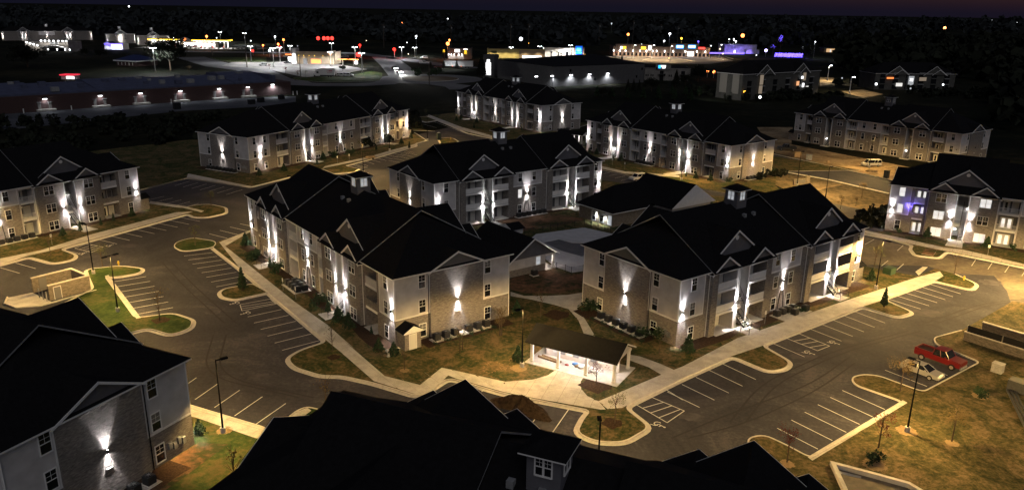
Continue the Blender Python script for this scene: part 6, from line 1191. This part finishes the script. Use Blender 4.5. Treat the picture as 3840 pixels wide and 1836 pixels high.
for q in range(3): box_part(sw_, 'glazing_bar', .3 + q * 1.3, .45 + q * 1.3, -.16, -.1, 5.2, 7.6, GREYMET)
box_part(sw_, 'glazing_bar', -.6, 4.2, -.17, -.1, 4.4, 4.9, BLKMET)
# grey office with the small blue-white sign
WS = shop('storage_office', 'pale office with a small blue-white lit sign and tall dark doorways', 'office', (81.18,494.57), -4, 60, 22, 9, mat('office_wall', (.20, .19, .18), .8, noise=.3))
WS.scale = (0.47, 1, 0.8)
box_part(WS, 'sign_parapet', 14, 34, -.5, 0, 8.5, 12, mat('office_wall', (.2, .2, .2))); box_part(WS, 'lit_sign', 17.5, 20.5, -.7, -.5, 9.4, 11.6, EMB); box_part(WS, 'lit_sign', 20.8, 27, -.7, -.5, 10.6, 11.6, EMW); box_part(WS, 'lit_sign', 22.4, 26.6, -.7, -.5, 9.4, 10.2, EMW)
for x in (20, 48): box_part(WS, 'doorway', x, x + 5, -.1, 0, 0, 7.5, GLASS); box_part(WS, 'awning', x - 2, x + 7, -2, 0, 4.6, 4.9, BLKMET)
for x in (1.5, 4, 8, 10.5, 32, 34.5): box_part(WS, 'window', x, x + 1.4, -.06, 0, 3, 4.6, GLASS)
# right-hand strip of shops with lamp row
SR = shop('shop_row', 'brick shop row with yellow, blue and red lit signs and a row of globe lamps', 'shops', (91.43,742.69), 1.5, 185, 24, 8.5, mat('shop_brick', (.22, .15, .11), .9, noise=.2))
SR.scale = (0.49, 1, 1.0)
ppm = 185 / (2180 - 250.)
for x in (255, 375, 490, 640, 780, 905, 1030, 1110, 1270, 1440, 1680, 1910, 2080): xx = (x - 250) * ppm; o_ = MB().ball((xx, -1.4, 5.2), .75, EMWH, 8, 6).build('globe_lamp', SR); spot('shop_light', o_, (xx, -2.6, 5.4), 2600.0, (1, .88, .78), 160, .6, rad=.5)
for x0, x1, z0, z1, m in ((385, 425, 6.6, 9.0, EMW), (425, 500, 6.6, 9.0, EMY), (800, 895, 6.6, 9.0, EMY), (945, 1000, 6.0, 10.0, EMW), (1495, 1645, 8.0, 10.8, EMB), (1510, 1630, 8.6, 10.2, EMW), (1735, 1885, 8.2, 11, EMB), (1745, 1870, 8.8, 10.5, EMW), (1945, 2070, 7.6, 9.2, EMR), (1730, 1850, 1.0, 5.2, EMW)): box_part(SR, 'lit_sign', (x0 - 250) * ppm, (x1 - 250) * ppm, -.5 - (.2 if m is EMW else 0), -.3 - (.2 if m is EMW else 0), z0, z1, m)
for x0, x1, hh in ((300, 1040, 2.0), (1400, 1950, 3.0)): box_part(SR, 'raised_front', (x0 - 250) * ppm, (x1 - 250) * ppm, -.3, 3, 9.0, 9.0 + hh, MATS['shop_brick'])
for k in range(24): x = 4 + k * 7.6; box_part(SR, 'shop_window', x, x + 4.6, -.08, 0, .6, 3.6, GLASS)
sheet('amber_lot', [(79.04,739.58), (197.05,769.17), (192.47,700.78), (159.85,654.97), (99.03,647.77), (44.91,671.53), (26.85,716.54)], .016, ROADF)
for pts in ([(110.04,688.61), (124.50,723.98), (148.45,726.04), (155.55,685.64)], [(101.65,722.17), (127.84,743.90), (190.65,784.25)], [(191.73,780.29), (201.74,762.23), (200.62,731.12)]): kerb('amber_lot_kerb', pts, closed=False)
# white shop, blue sign, yellow shop
WSH = shop('white_shop', 'white stucco shop with a bright blue square sign at its end', 'shop', (25.57,720.01), 0, 62, 22, 9.0, mat('white_stucco', (.52, .48, .42), .9, noise=.3, lo=.9, hi=1.1))
WSH.scale = (0.49, 1, 0.85)
for x in (14, 27, 32, 42, 44, 50): box_part(WSH, 'doorway', x, x + 2.2, -.1, 0, .2, 5.2, GLASS)
box_part(WSH, 'sign_tower', 57, 76, -1, 10, 0, 10, mat('shop_brick', (.2, .15, .1))); sg_ = box_part(WSH, 'blue_sign', 59, 71.5, -1.4, -1, 2.8, 11.5, mat('sign_deep_blue', (.01, .1, .5), .5, emit=1.2, ecol=(.005, .12, .8)))
for x0, x1, z0, z1 in ((61.5, 69.5, 6.2, 9.6), (60.6, 70.6, 4.0, 5.2)): box_part(sg_, 'sign_lettering', x0, x1, -1.55, -1.4, z0, z1, EMB)
for x in (6, 22, 38, 52): spot('front_light', WSH, (x, -6, 8.0), 4200.0, (1, .92, .82), 150, .6, rad=.5)
YS = shop('yellow_shop', 'yellow and brown shop row left of the white shop', 'shop', (-23.93,689.47), 0, 72, 20, 8.6, mat('yellow_stucco', (.50, .40, .16), .9, noise=.3, lo=.9, hi=1.1))
YS.scale = (0.69, 1, 0.85)
box_part(YS, 'brown_wing', 40, 72.4, -.4, 20.2, 0, 8.2, mat('brown_stucco', (.3, .22, .15), .9)); box_part(YS, 'dark_sign', 5, 12, -.15, 0, 4.6, 7.2, mat('olive_panel', (.08, .08, .04), .8)); box_part(YS, 'lit_front', 44, 68, -.6, -.4, .4, 2.8, EMW)
for x in (4, 14, 24, 34, 48, 64): spot('front_light', YS, (x, -5, 7.5), 3200.0, (1, .86, .55), 150, .6, rad=.5)
# drive-in restaurant with the yellow arches
MC = shop('arches_restaurant', 'dark drive-in restaurant with yellow arch signs behind the white trailer', 'restaurant', (-56.46,668.85), 2, 46, 16, 9.5, mat('arches_wall', (.10, .095, .09), .8))
MC.scale = (0.44, 1, 0.9)
def arches(r, x, y, z, s):
    b_ = MB()
    for k in (-1, 1):
        pts = [(x + k * s * .5 + s * .5 * math.cos(t * math.pi / 8), z + s * 1.5 * math.sin(t * math.pi / 8)) for t in range(9)]
        for a_, c_ in zip(pts, pts[1:]): b_.tube((a_[0], y, a_[1]), (c_[0], y, c_[1]), s * .13, EMY, n=5)
    return b_.build('arch_sign', r)
arches(MC, 34, -.8, 4.5, 2.2); arches(MC, -7, -.8, 6.0, 1.5); box_part(MC, 'sign_pylon', -8.2, -5.6, -.5, 0, 0, 9.8, BLKMET); box_part(MC, 'lit_sign', 13.5, 23, -.4, 0, 6.2, 8.8, EMW); box_part(MC, 'yellow_band', 30, 38, -.4, 0, 8.6, 9.3, EMW)
for x in (2, 7, 12.5, 21, 27): o_ = box_part(MC, 'wall_lamp', x - .5, x + .5, -.5, 0, 3.6, 4.6, EMWH); spot('wall_light', o_, (x, -1.2, 4), 1800.0, (1, .97, .92), 150, .6, rad=.4)
TR_ = empty('semi_trailer', (*(-51.28,571.40), 0), R(-4), 'long white semi-trailer lettered MB parked behind three small conifers', 'trailer')
TR_.scale = (0.64, 1, 0.8)
box_part(TR_, 'cargo_box', 0, 33, 0, 3, 1.5, 6.2, WHT); box_part(TR_, 'chassis', 2, 31, .6, 2.4, .9, 1.5, BLKMET)
for x in (4, 6, 25, 28): MB().tube((x, -.05, .7), (x, .5, .7), .7, TYRE, n=12).build('wheel', TR_)
for x in (10, 20): MB().ball((x, -.1, 1.4), .4, EMO, 8, 5).build('marker_light', TR_)
def lettering(txt, parent, x, y, z, size, m):
    cu = bpy.data.curves.new('lettering', 'FONT'); cu.body = txt; cu.size = size; cu.extrude = .02; cu.materials.append(m); tmp = bpy.data.objects.new('lettering', cu); COL.objects.link(tmp); me = bpy.data.meshes.new_from_object(tmp.evaluated_get(bpy.context.evaluated_depsgraph_get())); bpy.data.objects.remove(tmp); o = link('lettering', me); o.parent = parent; o.location = (x, y, z); o.rotation_euler = (R(90), 0, 0); return o
lettering('MB', TR_, 4.2, -.06, 2.6, 3.0, GREYMET)
for z in (4.3, 3.2): box_part(TR_, 'text_line', 9.4, 13.6, -.05, 0, z, z + .45, GREYMET)
spot('lot_flood', TR_, (10, -12, 11), 9000.0, (.95, .98, 1), 150, .5, rad=.5)
# box truck and cars on the shop lot
BT = empty('box_truck', (*(-122.86,481.54), 0), R(-3), 'white box truck with a red swoosh parked on the shop lawn edge', 'truck')
BT.scale = (0.61, 1, 0.8)
box_part(BT, 'cargo_box', 7, 21, 0, 2.6, 1.6, 6.6, WHT); box_part(BT, 'cab', 2.2, 6.6, .1, 2.5, 1.0, 4.8, WHT); box_part(BT, 'hood', -.4, 2.2, .2, 2.4, .9, 2.8, WHT); box_part(BT, 'cab_window', 3.4, 5.6, .02, .1, 2.9, 4.2, GLASS); box_part(BT, 'wind_deflector', 3.6, 6.8, .3, 2.3, 4.8, 6.0, WHT); box_part(BT, 'chassis', 2, 20.6, .5, 2.1, .8, 1.5, BLKMET)
for x in (1.4, 15.5, 18): MB().tube((x, -.02, .75), (x, .5, .75), .75, TYRE, n=12).build('wheel', BT)
sw = MB()
for k in range(8): a_ = R(100 + k * 22); c_ = R(122 + k * 22); sw.tube((15.6 + 1.4 * math.cos(a_), -.05, 4.3 + 1.0 * math.sin(a_)), (15.6 + 1.4 * math.cos(c_), -.05, 4.3 + 1.0 * math.sin(c_)), .12, mat('swoosh_red', (.4, .03, .05), .5), n=5)
sw.build('red_swoosh', BT)
for z in (4.5, 3.6): box_part(BT, 'text_line', 15.8, 19.6 if z > 4 else 19.2, -.04, 0, z, z + (.6 if z > 4 else .3), MATS['swoosh_red'])
for kd, p, an2, pt_, lb in (('suv', (-106.83,487.69), -8, WHT, 'left white sport utility car behind the box truck'), ('suv', (-102.67,488.43), -8, WHT, 'right white sport utility car behind the box truck'), ('suv', (-178.45,562.14), 185, SILV, 'pale car parked alone in the restaurant lot'), ('sedan', (-167.98,587.67), 180, DKP, 'dark sedan leaving the restaurant lot'), ('suv', (-76.34,667.50), 200, WHT, 'white car parked at the upper left of the semi-trailer'), ('pickup', (-69.21,604.48), 10, WHT, 'white pickup parked left of the semi-trailer'), ('suv', (-54.48,565.83), 200, RED, 'red-lit car in front of the semi-trailer'), ('sedan', (67.57,693.77), 0, WHT, 'pale sedan on the lot by the blue sign'), ('sedan', (-319.39,784.06), 10, GRYP, 'grey car under the fuel canopy'), ('suv', (-313.52,780.78), 190, RED, 'red car under the fuel canopy'), ('sedan', (-142.34,665.95), 200, GRYP, 'grey sedan on the main road by the restaurant')):
    vehicle(kd, p, an2, pt_, lb, 'car', z=.05, scale=1.25)
vehicle('sedan', (-82.94,545.96), -60, DKP, 'leading car at the roundabout with headlights on', 'car', on=True, z=.05, scale=1.3); vehicle('sedan', (-74.98,512.95), -60, DKP, 'following car at the roundabout with bright headlights', 'car', on=True, z=.05, scale=1.3)
# traffic signals
for k, p in enumerate((((-139.24,565.56)), ((-135.45,567.02)), ((-132.91,568.00)), ((-130.19,569.05)))):
    r_ = empty('traffic_light', (p[0], p[1], 19), 0, 'red overhead traffic light, %s of four from the left' % ORD[k], 'traffic light', 'red overhead signals'); MB().box(-.7, .7, .3, .8, -1.6, 1.6, BLKMET).build('housing', r_); MB().ball((0, 0, .4), 1.25, EMR, 10, 8, (1, .5, 1)).build('red_lamp', r_)
tag(MB().tube((*(-131.50,524.63), 21), (*(-118.01,529.91), 21), .12, BLKMET, n=5).build('signal_wire'), 'span wire carrying the four red signals', 'wire')
GL_ = {}
def glow(p, z, r, m, label, cat='street light', pole=True, group='distant street lights'):
    o = empty('distant_street_light', (p[0], p[1], 0), 0, label, cat, group)
    if pole: MB().tube((0, 0, 0), (0, 0, z), .16, GREYMET, n=5).build('pole', o)
    MB().ball((0, 0, z), r, m, 8, 6).build('lamp', o)
    if pole and z > 6: c_ = m.node_tree.nodes['Principled BSDF'].inputs['Emission Color'].default_value; spot('lamp_light', o, (0, 0, z - r - .3), 9000.0, tuple(c_)[:3], 160, .5, rad=.5)
    return o
EMAM = mat('amber_glow', (1, .3, .1), .5, emit=6, ecol=(1, .25, .06)); EMRD = mat('red_glow', (1, .05, .03), .5, emit=4, ecol=(1, .03, .02)); EMWS = mat('small_white_glow', (1, 1, 1), .5, emit=4, ecol=(.9, .95, 1))
for p, z, r, m, lb in (((-288.99,749.58), 12, 1.1, EMAM, 'reddish street light above the fuel canopy'), ((-221.08,671.44), 4, 1.0, EMRD, 'red lamp by the verge pole, far left of the restaurant'), ((-215.49,682.26), 8, .8, EMAM, 'small orange light left of the restaurant'), ((-203.74,686.81), 9, .9, EMAM, 'orange light behind the restaurant sign pole'), ((-199.00,676.06), 7, 1.0, EMRD, 'red light on the restaurant sign pole'), ((-203.50,702.58), 12, 1.0, EMAM, 'amber light high above the restaurant'), ((-214.73,715.75), 14, .8, EMWS, 'small white light high left of the restaurant'), ((-203.74,661.18), 5, 1.0, EMWS, 'white light low left of the restaurant'), ((-130.13,669.68), 10, 1.0, EMRD, 'red signal right of the four overhead signals'), ((-119.49,607.25), 6, 1.7, EMRD, 'large red signal by the drive-through poles'), ((-101.27,669.46), 7, 1.3, EMRD, 'red signal far right on the main road'), ((-101.77,671.80), 7, 1.3, EMRD, 'red signal above the approach road'), ((-89.03,720.61), 16, .9, EMWS, 'white light at the roadside tree'), ((-55.32,656.74), 13, 1.4, EMAM, 'large orange light above the arches restaurant'), ((-53.48,651.34), 16, .8, EMAM, 'small orange light above the larger one'), ((4.81,670.49), 17, 1.5, EMWS, 'bright bluish light between two utility poles'), ((112.57,799.94), 18, 1.3, EMAM, 'orange street light left above the shop row'), ((161.91,841.03), 18, 1.2, EMWS, 'white light above the centre of the shop row'), ((149.56,803.77), 12, .9, EMWS, 'low white light behind the shop row'), ((171.30,825.76), 14, 1.1, mat('gold_glow', (1, .6, .1), .5, emit=4, ecol=(1, .5, .05)), 'golden light behind the blue shop signs'), ((195.82,856.17), 10, .9, EMNB, 'blue light right behind the shop row'), ((194.64,687.07), 22, 1.6, EMAM, 'reddish street light above the violet building'), ((241.73,769.22), 6, 1.4, mat('violet_glow', (.6, .5, 1), .5, emit=6, ecol=(.55, .45, 1)), 'violet-white light right of the violet building'), ((218.96,794.76), 13, .8, EMWS, 'white light on the violet building roof'), ((220.63,826.50), 14, .6, EMWS, 'faint teal light, left of two'), ((226.95,832.14), 14, .7, EMWS, 'faint teal light, right of two'), ((201.74,786.18), 6, .8, mat('peach_glow', (1, .8, .6), .5, emit=4, ecol=(1, .75, .5)), 'peach light left of the violet building'), ((286.05,763.63), 15, .6, EMWS, 'lone faint light above the dark trees'), ((-173.03,1220.35), 16, 2.2, EMAM, 'lone orange light on the dark hillside, left'), ((-128.49,1530.48), 18, 2.0, EMWS, 'lone white light on the dark hillside'), ((-1194.73,2499.02), 26, 2.6, EMWS, 'faint light high on the left hillside'), ((697.58,1309.66), 20, 2.2, mat('fire_glow', (1, .4, .2), .5, emit=7, ecol=(1, .3, .1)), 'lone red-orange light in the right-hand woods'), ((1350.70,2176.69), 22, 3.2, EMWS, 'cluster of bluish lights at the far right edge'), ((1334.41,2163.85), 22, 1.6, EMWS, 'left small bluish light at the far right edge'), ((1571.44,2667.19), 24, 1.3, mat('faint_glow', (.6, .6, .7), .5, emit=.6, ecol=(.7, .75, .8)), 'faint light on the dark tree crown at right'), ((300.32,722.22), 10, .9, MATS['faint_glow'], 'faint white light left in the dark woods'), ((127.18,522.22), 4, .9, EMAM, 'left of two red-white lamps beside the far white block'), ((130.39,518.58), 4, .9, EMAM, 'right of two red-white lamps beside the far white block'), ((176.70,1479.73), 16, 1.4, MATS['faint_glow'], 'faint light on the hillside, right of centre')):
    glow(p, z, r, m, lb, pole=r < 1.5 and z < 19)
# violet-lit building and hedge
VB = shop('violet_building', 'building washed in violet light behind a glowing blue kerb', 'building', (216.05,822.93), 2, 66, 24, 9.5, mat('violet_wall', (.40, .38, .45), .8, noise=.2))
VB.scale = (0.5, 1, 0.9)
box_part(VB, 'door_bay', 17, 24, -1, 0, 0, 9.0, MATS['violet_wall']); box_part(VB, 'lit_door', 18.8, 22.2, -1.1, -1, .2, 3.6, EMW); box_part(VB, 'side_wing', 42, 70, -3, 0, 0, 4.5, MATS['violet_wall'])
for x in (4, 18, 32, 48): spot('violet_wash', VB, (x, -9, 2), 5200.0, (.32, .22, 1), 130, .7, rot=(R(75), 0, 0), rad=.5)
nb = MB().box(-36, 34, -12, -9.5, .1, 1.3, EMNB).build('blue_light_strip', VB)
bt_ = (257.55,796.19); 
for k, (p, hh) in enumerate((((257.21,796.11), 15), ((280.55,845.83), 18))): plant('bare', p, hh, '%s bare tree strung with violet-blue lights' % ('left', 'right')[k], 'blue-lit trees', z=0)
hd = empty('blue_lit_hedge', (*(252.58,774.84), 0), R(-8), 'low hedge strung with bright violet-blue lights', 'hedge'); leaf_cloud(700, lambda rr: (rr.uniform(0, 26), rr.uniform(-1, 1), rr.uniform(0, 3.4)), .6, EMNB, 4).build('foliage', hd, fix=False)
for p, z_, n_ in (((289.98,897.26), 5, 50), ((323.27,976.95), 12, 70)):
    o_ = leaf_cloud(n_, ball_fn(1, .6, .1, 7, n_), .05, EMNB, n_).build('string_lights', None, (p[0], p[1], 1.0), fix=False); o_.scale = (z_ * .7, z_ * .7, z_ * 1.3); tag(o_, '%s tangle of violet-blue string lights' % ('small' if z_ < 8 else 'tall'), 'string lights')
# far right apartment blocks
def dark_block(label, o_, ang, w_, d_, h_, wins, end=True):
    r = empty('dim_apartment_block', (*o_, 0), R(ang), label, 'building', 'dim apartment blocks'); WD = mat('dim_siding', (.075, .075, .07), .8, noise=.4)
    MB().box(0, w_, 0, d_, 0, h_, WD).build('wall', r); hip_roof(-.5, w_ + .5, -.5, d_ + .5, h_, h_ + 6).build('roof', r)
    for c_ in (w_ * .27, w_ * .74): gable(r, c_ - 7, c_ + 7, -.4, h_ - .6, h_ + 4.4, 8, WD); gable(r, c_ - 2, c_ + 6, -.8, h_ - .4, h_ + 2.4, 5, WD)
    for k in range(6):
        for z_ in (3.0, 6.2, 9.4): MB().box(w_ * (.06 + .16 * k), w_ * (.06 + .16 * k) + 3.4, -.6, 0, z_, z_ + .35, GREYMET if k % 2 else WD).build('balcony', r); MB().box(w_ * (.06 + .16 * k), w_ * (.06 + .16 * k) + 3.2, -.05, 0, z_ - 2.6, z_ - .2, GLASS).build('balcony_opening', r)
    for (x, z_, ww, hh, m) in wins: MB().box(x, x + ww, -.9, -.8, z_, z_ + hh, m).build('lit_window', r)
    if end: MB().box(-.1, 0, 2, d_ - 2, 3, h_ - .2, mat('pale_end', (.24, .23, .21), .8)).build('end_panel', r); MB().box(-.3, 0, d_ * .38, d_ * .58, 0, h_, WD).build('end_bay', r)
    return r
DIMW = mat('dim_lit_wall', (.4, .35, .3), .7, emit=.18, ecol=(1, .78, .55)); e0 = (112.06,388.10); e1 = (163.29,423.79); e2 = (101.32,400.16)
RB1 = dark_block('dim apartment block with pale end wall and a few lit windows at upper right', e0, math.degrees(math.atan2(e1[1] - e0[1], e1[0] - e0[0])), math.hypot(e1[0] - e0[0], e1[1] - e0[1]), math.hypot(e2[0] - e0[0], e2[1] - e0[1]), 12.5, [(12.2, 7.2, 2.6, 4.8, DIMW), (12.0, 2.2, 2.6, 4.6, DIMW), (45.6, 9.0, 1.5, 1.2, EMWS), (47.0, 8.0, 2.4, 4, DIMW), (42, 5.6, 2.2, 2.2, WARMGL), (47, 4.6, 1.6, 2.0, EMW), (50.4, 3.0, 2.2, 2, LITGL), (.6, 4.0, 1.4, .8, mat('gold_glow', (1, .6, .1)))])
spot('end_flood', RB1, (-22, 8, 9), 5000.0, (1, .95, .85), 120, .8, rot=(R(80), 0, R(-90)), rad=.5)
glow((118.06,377.25), 3, .7, EMWS, 'white porch light at the foot of the dim upper-right block', pole=False)
RB2 = dark_block('dim apartment block with one bright stairwell, deep right', (207.87,456.03), 4, 48, 18, 9.0, [(6.5, 6.2, 4, .9, EMO), (12.5, 2.0, 3.8, 1.9, LITGL), (19.6, .2, 3.2, 7.6, mat('stair_glow', (.5, .5, .5), .6, emit=.35, ecol=(.9, .95, 1))), (20.4, 5, 1.8, 1.6, EMW), (26, 5.2, 4.2, 2.0, DIMW)], end=False)
glow((204.35,445.94), 4, .7, EMWS, 'white light left of the deep right block', pole=False)
for p, w_, an2, lb in (((339.91,873.66), 12, 5, 'small house with a warm lit porch in the dark woods'),):
    r_ = empty('small_house', (*p, 0), R(an2), lb, 'house'); box_part(r_, 'wall', -2, 14, 0, 10, 0, 4.4, WOOD); hip_roof(-3, 15, -1, 11, 4.4, 8).build('roof', r_); box_part(r_, 'lit_front', .5, 12.5, -.1, 0, .3, 3.9, mat('warm_porch', (.8, .5, .3), .6, emit=.7, ecol=(1, .62, .3))); box_part(r_, 'door', 4.5, 6, -.16, -.1, .3, 3.2, LITGL)
RG = shop('red_kiosk', 'small kiosk with a glowing red canopy above the navy roofs', 'kiosk', (-254.97,443.04), 0, 7.6, 5, 1.9, PLASTW); box_part(RG, 'red_canopy', -.4, 8, -1, 5.4, 2.2, 2.7, mat('kiosk_red', (.5, .03, .04), .5, emit=.9, ecol=(1, .04, .08))); box_part(RG, 'lit_front', 3, 7.3, -.2, 0, .4, 1.7, EMW)
# lit bare road patches right of the dim block
sheet('lit_road_patch', [(208.73,540.75), (217.08,534.15), (197.90,490.50), (181.23,468.36)], .02, DIRT); flood((201.33,508.63), 10, 'amber lamp post over the lit road patch at upper right', 4500.0, (1, .8, .5), 1)
sheet('lit_clearing', [(183.57,443.79), (201.61,455.09), (201.97,430.10), (181.58,408.43)], .02, DIRT); flood((183.78,431.49), 9, 'amber lamp post over the clearing before the unlit block', 2500.0, (1, .75, .4), 1)
# ------------------------------------------------------------------ trees of the background
def near_tree(kd, p, h, lb, wide=1.0): plant(kd, p, h * .6, lb, 'dark background trees', wide, 0)
for kd, p, h, lb, wd in (('big', (-222.81,511.77), 32, 'big dark tree standing before the fuel station', 1.0), ('big', (-319.50,518.91), 24, 'big dark tree at the left before the arched store', 1.3), ('big', (-338.54,626.27), 12, 'round dark tree left of the navy-roofed office', 1.0), ('big', (-317.60,608.35), 12, 'second round dark tree by the navy-roofed office', 1.0), ('big', (-366.28,575.64), 8, 'small round tree at the far left verge', 1.2), ('tantree', (-203.62,494.89), 9, 'pale spiky bush behind the store row roof', 1.6), ('big', (-98.49,825.37), 20, 'lit green tree on the far side of the main road', 1.0), ('bigcon', (-50.43,561.81), 11, 'left conifer in front of the white semi-trailer', 1.0), ('bigcon', (-41.20,563.66), 11, 'middle conifer in front of the white semi-trailer', 1.0), ('bigcon', (-32.45,575.24), 10, 'right conifer in front of the white semi-trailer', 1.0), ('bigcon', (-59.91,564.74), 9, 'small dark conifer at the left of the semi-trailer', 1.0), ('bigcon', (-20.82,495.50), 24, 'tall conifer left of the storage sign tower', 1.0),
        ('big', (44.13,393.63), 7.5, 'dark tree below the first storage lamps', 1.0), ('big', (48.34,391.89), 6.5, 'second dark tree below the storage lamps', 1.0), ('bigcon', (60.23,418.04), 12, 'tall conifer before the fourth storage lamp', .8), ('bigcon', (63.33,418.49), 12, 'tall conifer before the fifth storage lamp', .8), ('bigcon', (67.25,424.33), 11, 'conifer right of the storage lamps', .8), ('big', (74.12,425.34), 12, 'broad dark tree before the pale office', 1.2), ('bigcon', (93.51,456.87), 16, 'large conifer before the pale office', 1.1), ('big', (100.44,464.16), 10, 'dark tree right of the large conifer', 1.2), ('big', (112.94,485.86), 17, 'broad reddish-dark tree left of the dim block', 1.2), ('redtree', (91.00,719.58), 10, 'rust-leaved tree at the left of the amber lot', 1.2), ('bigcon', (87.68,651.35), 12, 'dark conifer on the roof line by the amber lot', .8), ('redtree', (-165.30,533.34), 7, 'small red tree behind the stepped parapet', 1.2), ('redtree', (-146.68,506.11), 7, 'second small red tree on the shop verge', 1.2), ('redtree', (-132.18,481.05), 7, 'red tree beside the leaning pole', 1.2), ('sapling', (-127.47,481.88), 8, 'slim young tree left of the box truck', 1.0), ('big', (-114.58,527.30), 6, 'round bush right of the box truck', 1.3), ('big', (-156.93,592.06), 4.5, 'round bush against the tan restaurant', 1.2), ('big', (279.46,762.24), 20, 'pale lit tree among the dark woods', .8)):
    near_tree(kd, p, h, lb, wd)
for k in range(7): plant('column', (44.40,391.35) if k < 0 else (((41.36,393.25))[0] + k * 7.5, ((41.36,393.25))[1] - k * 1.5), 5.5, 'clipped dark cone shrub under the storage building, %s from the left' % ORD[k], 'clipped cone shrubs', 1.6, 0)
for k in range(4): q = (75.06,409.97); plant('column', (q[0] + k * 7.0, q[1] - k * .5), 5.0, 'clipped dark cone shrub below the pale office, %s from the left' % ORD[k], 'clipped cone shrubs', 1.6, 0)
# ---- woods and scrub that read as one dark mass
def woods(name, label, pts, seed, size=.5, nl=46, m=None):
    rr = random.Random(seed); V = []; F = []
    for (x, y, h, r) in pts:
        for _ in range(nl):
            a = rr.uniform(0, 6.283); t = rr.random() ** .5; z = h * (.18 + .82 * rr.random()); k = math.sqrt(max(.05, 1 - ((z / h - .5) / .52) ** 2)); d = r * k * t
            px, py = x + d * math.cos(a), y + d * math.sin(a); s = r * size * rr.uniform(.5, 1.1); b0 = len(V)
            n = Vector((rr.gauss(0, 1), rr.gauss(0, 1), rr.gauss(0, 1))).normalized(); u = n.orthogonal().normalized(); v = n.cross(u)
            for q in range(5): w_ = q * 1.2566 + rr.uniform(-.3, .3); V.append(tuple(Vector((px, py, z)) + (u * math.cos(w_) + v * math.sin(w_)) * s))
            F.append((b0, b0 + 1, b0 + 2, b0 + 3, b0 + 4))
    me = bpy.data.meshes.new(name); me.from_pydata(V, [], F); me.materials.append(m or LEAFD); o = link(name, me); return tag(o, label, 'trees', None, 'stuff')
rr = random.Random(21); P_ = []
for _ in range(700): q = rr.random(); x = -2600 + 5200 * rr.random(); y = rr.uniform(1500, 2600); P_.append((x, y, rr.uniform(16, 26) + max(0, (x - 500) * .012), rr.uniform(10, 18)))
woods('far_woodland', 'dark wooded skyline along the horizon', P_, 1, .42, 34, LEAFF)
P_ = []
for _ in range(420): y = rr.uniform(520, 1250); x = rr.uniform(.40 if y < 950 else .30, 1.28); P_.append((x * y, y, rr.uniform(14, 22), rr.uniform(6, 10)))
for _ in range(150): y = rr.uniform(300, 520); P_.append((rr.uniform(.62, 1.05) * y, y, rr.uniform(12, 20), rr.uniform(5, 8)))
woods('right_woodland', 'black mass of trees filling the upper right', P_, 2, .45, 40)
P_ = [(rr.uniform(-1250, 500), rr.uniform(940, 1450), rr.uniform(12, 20), rr.uniform(8, 13)) for _ in range(520)]
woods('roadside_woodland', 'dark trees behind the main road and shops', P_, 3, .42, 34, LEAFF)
P_ = []
for _ in range(260):
    t = rr.random(); a_ = (-134.76,300.17); c_ = (-174.54,262.24); x = c_[0] - 20 + (a_[0] - c_[0] + 120) * t; y = 225 + rr.uniform(-25, 55) + 40 * t; 
    if not (-125 < x < -20 and y < 236): P_.append((x, y, rr.uniform(1.5, 4.2), rr.uniform(1.2, 2.6)))
woods('field_scrub', 'dark scrub on the field behind the left blocks', P_, 4, .4, 40)
P_ = [((p[0] + rr.uniform(-16, 16)), p[1] + rr.uniform(-10, 10), rr.uniform(2, 5), rr.uniform(1.6, 3.0)) for p in ((119.79,393.08), (137.68,400.08), (109.98,415.67), (153.36,406.93), (231.60,426.47), (245.30,420.78), (212.25,479.91)) for _ in range(16)]
woods('slope_scrub', 'dark scrub between the unlit block and the dim blocks', P_, 5, .4, 40)
P_ = [((p[0] + rr.uniform(-3, 3)), p[1] + rr.uniform(-3, 3), rr.uniform(.8, 1.8), rr.uniform(.7, 1.3)) for p in ((78.48,163.05), (77.20,157.62), (74.91,157.49), (82.36,167.82), (65.84,203.24), (70.73,206.79)) for _ in range(7)]
woods('bank_scrub', 'low dark scrub on the bank behind the right-edge block', P_, 6, .4, 40)

# tiny lights of far houses and streets, scattered through the dark band
rt = random.Random(77); TINY = {}
for m in (EMWS, EMAM, MATS['gold_glow'], MATS['faint_glow'], MATS['peach_glow']): TINY[m.name] = MB().ball((0, 0, 0), 1, m, 6, 4).mesh('tiny_light')
NT = {}
for k in range(30):
    y = rt.uniform(640, 880); x = rt.uniform(-.45, .36) * y
    if rt.random() < .2: y = rt.uniform(420, 800); x = rt.uniform(.38, .55) * y
    m = rt.choice(['small_white_glow', 'small_white_glow', 'amber_glow', 'gold_glow', 'faint_glow', 'faint_glow', 'peach_glow']); o_ = link('house_light', TINY[m], None, (x, y, rt.uniform(3, 7))); s_ = rt.uniform(.28, .62); o_.scale = (s_,) * 3
    tag(o_, 'tiny %s point of light from a house far off in the dark band' % {'small_white_glow': 'white', 'amber_glow': 'orange-red', 'gold_glow': 'golden', 'faint_glow': 'faint grey', 'peach_glow': 'peach'}[m], 'light', 'tiny far house lights')
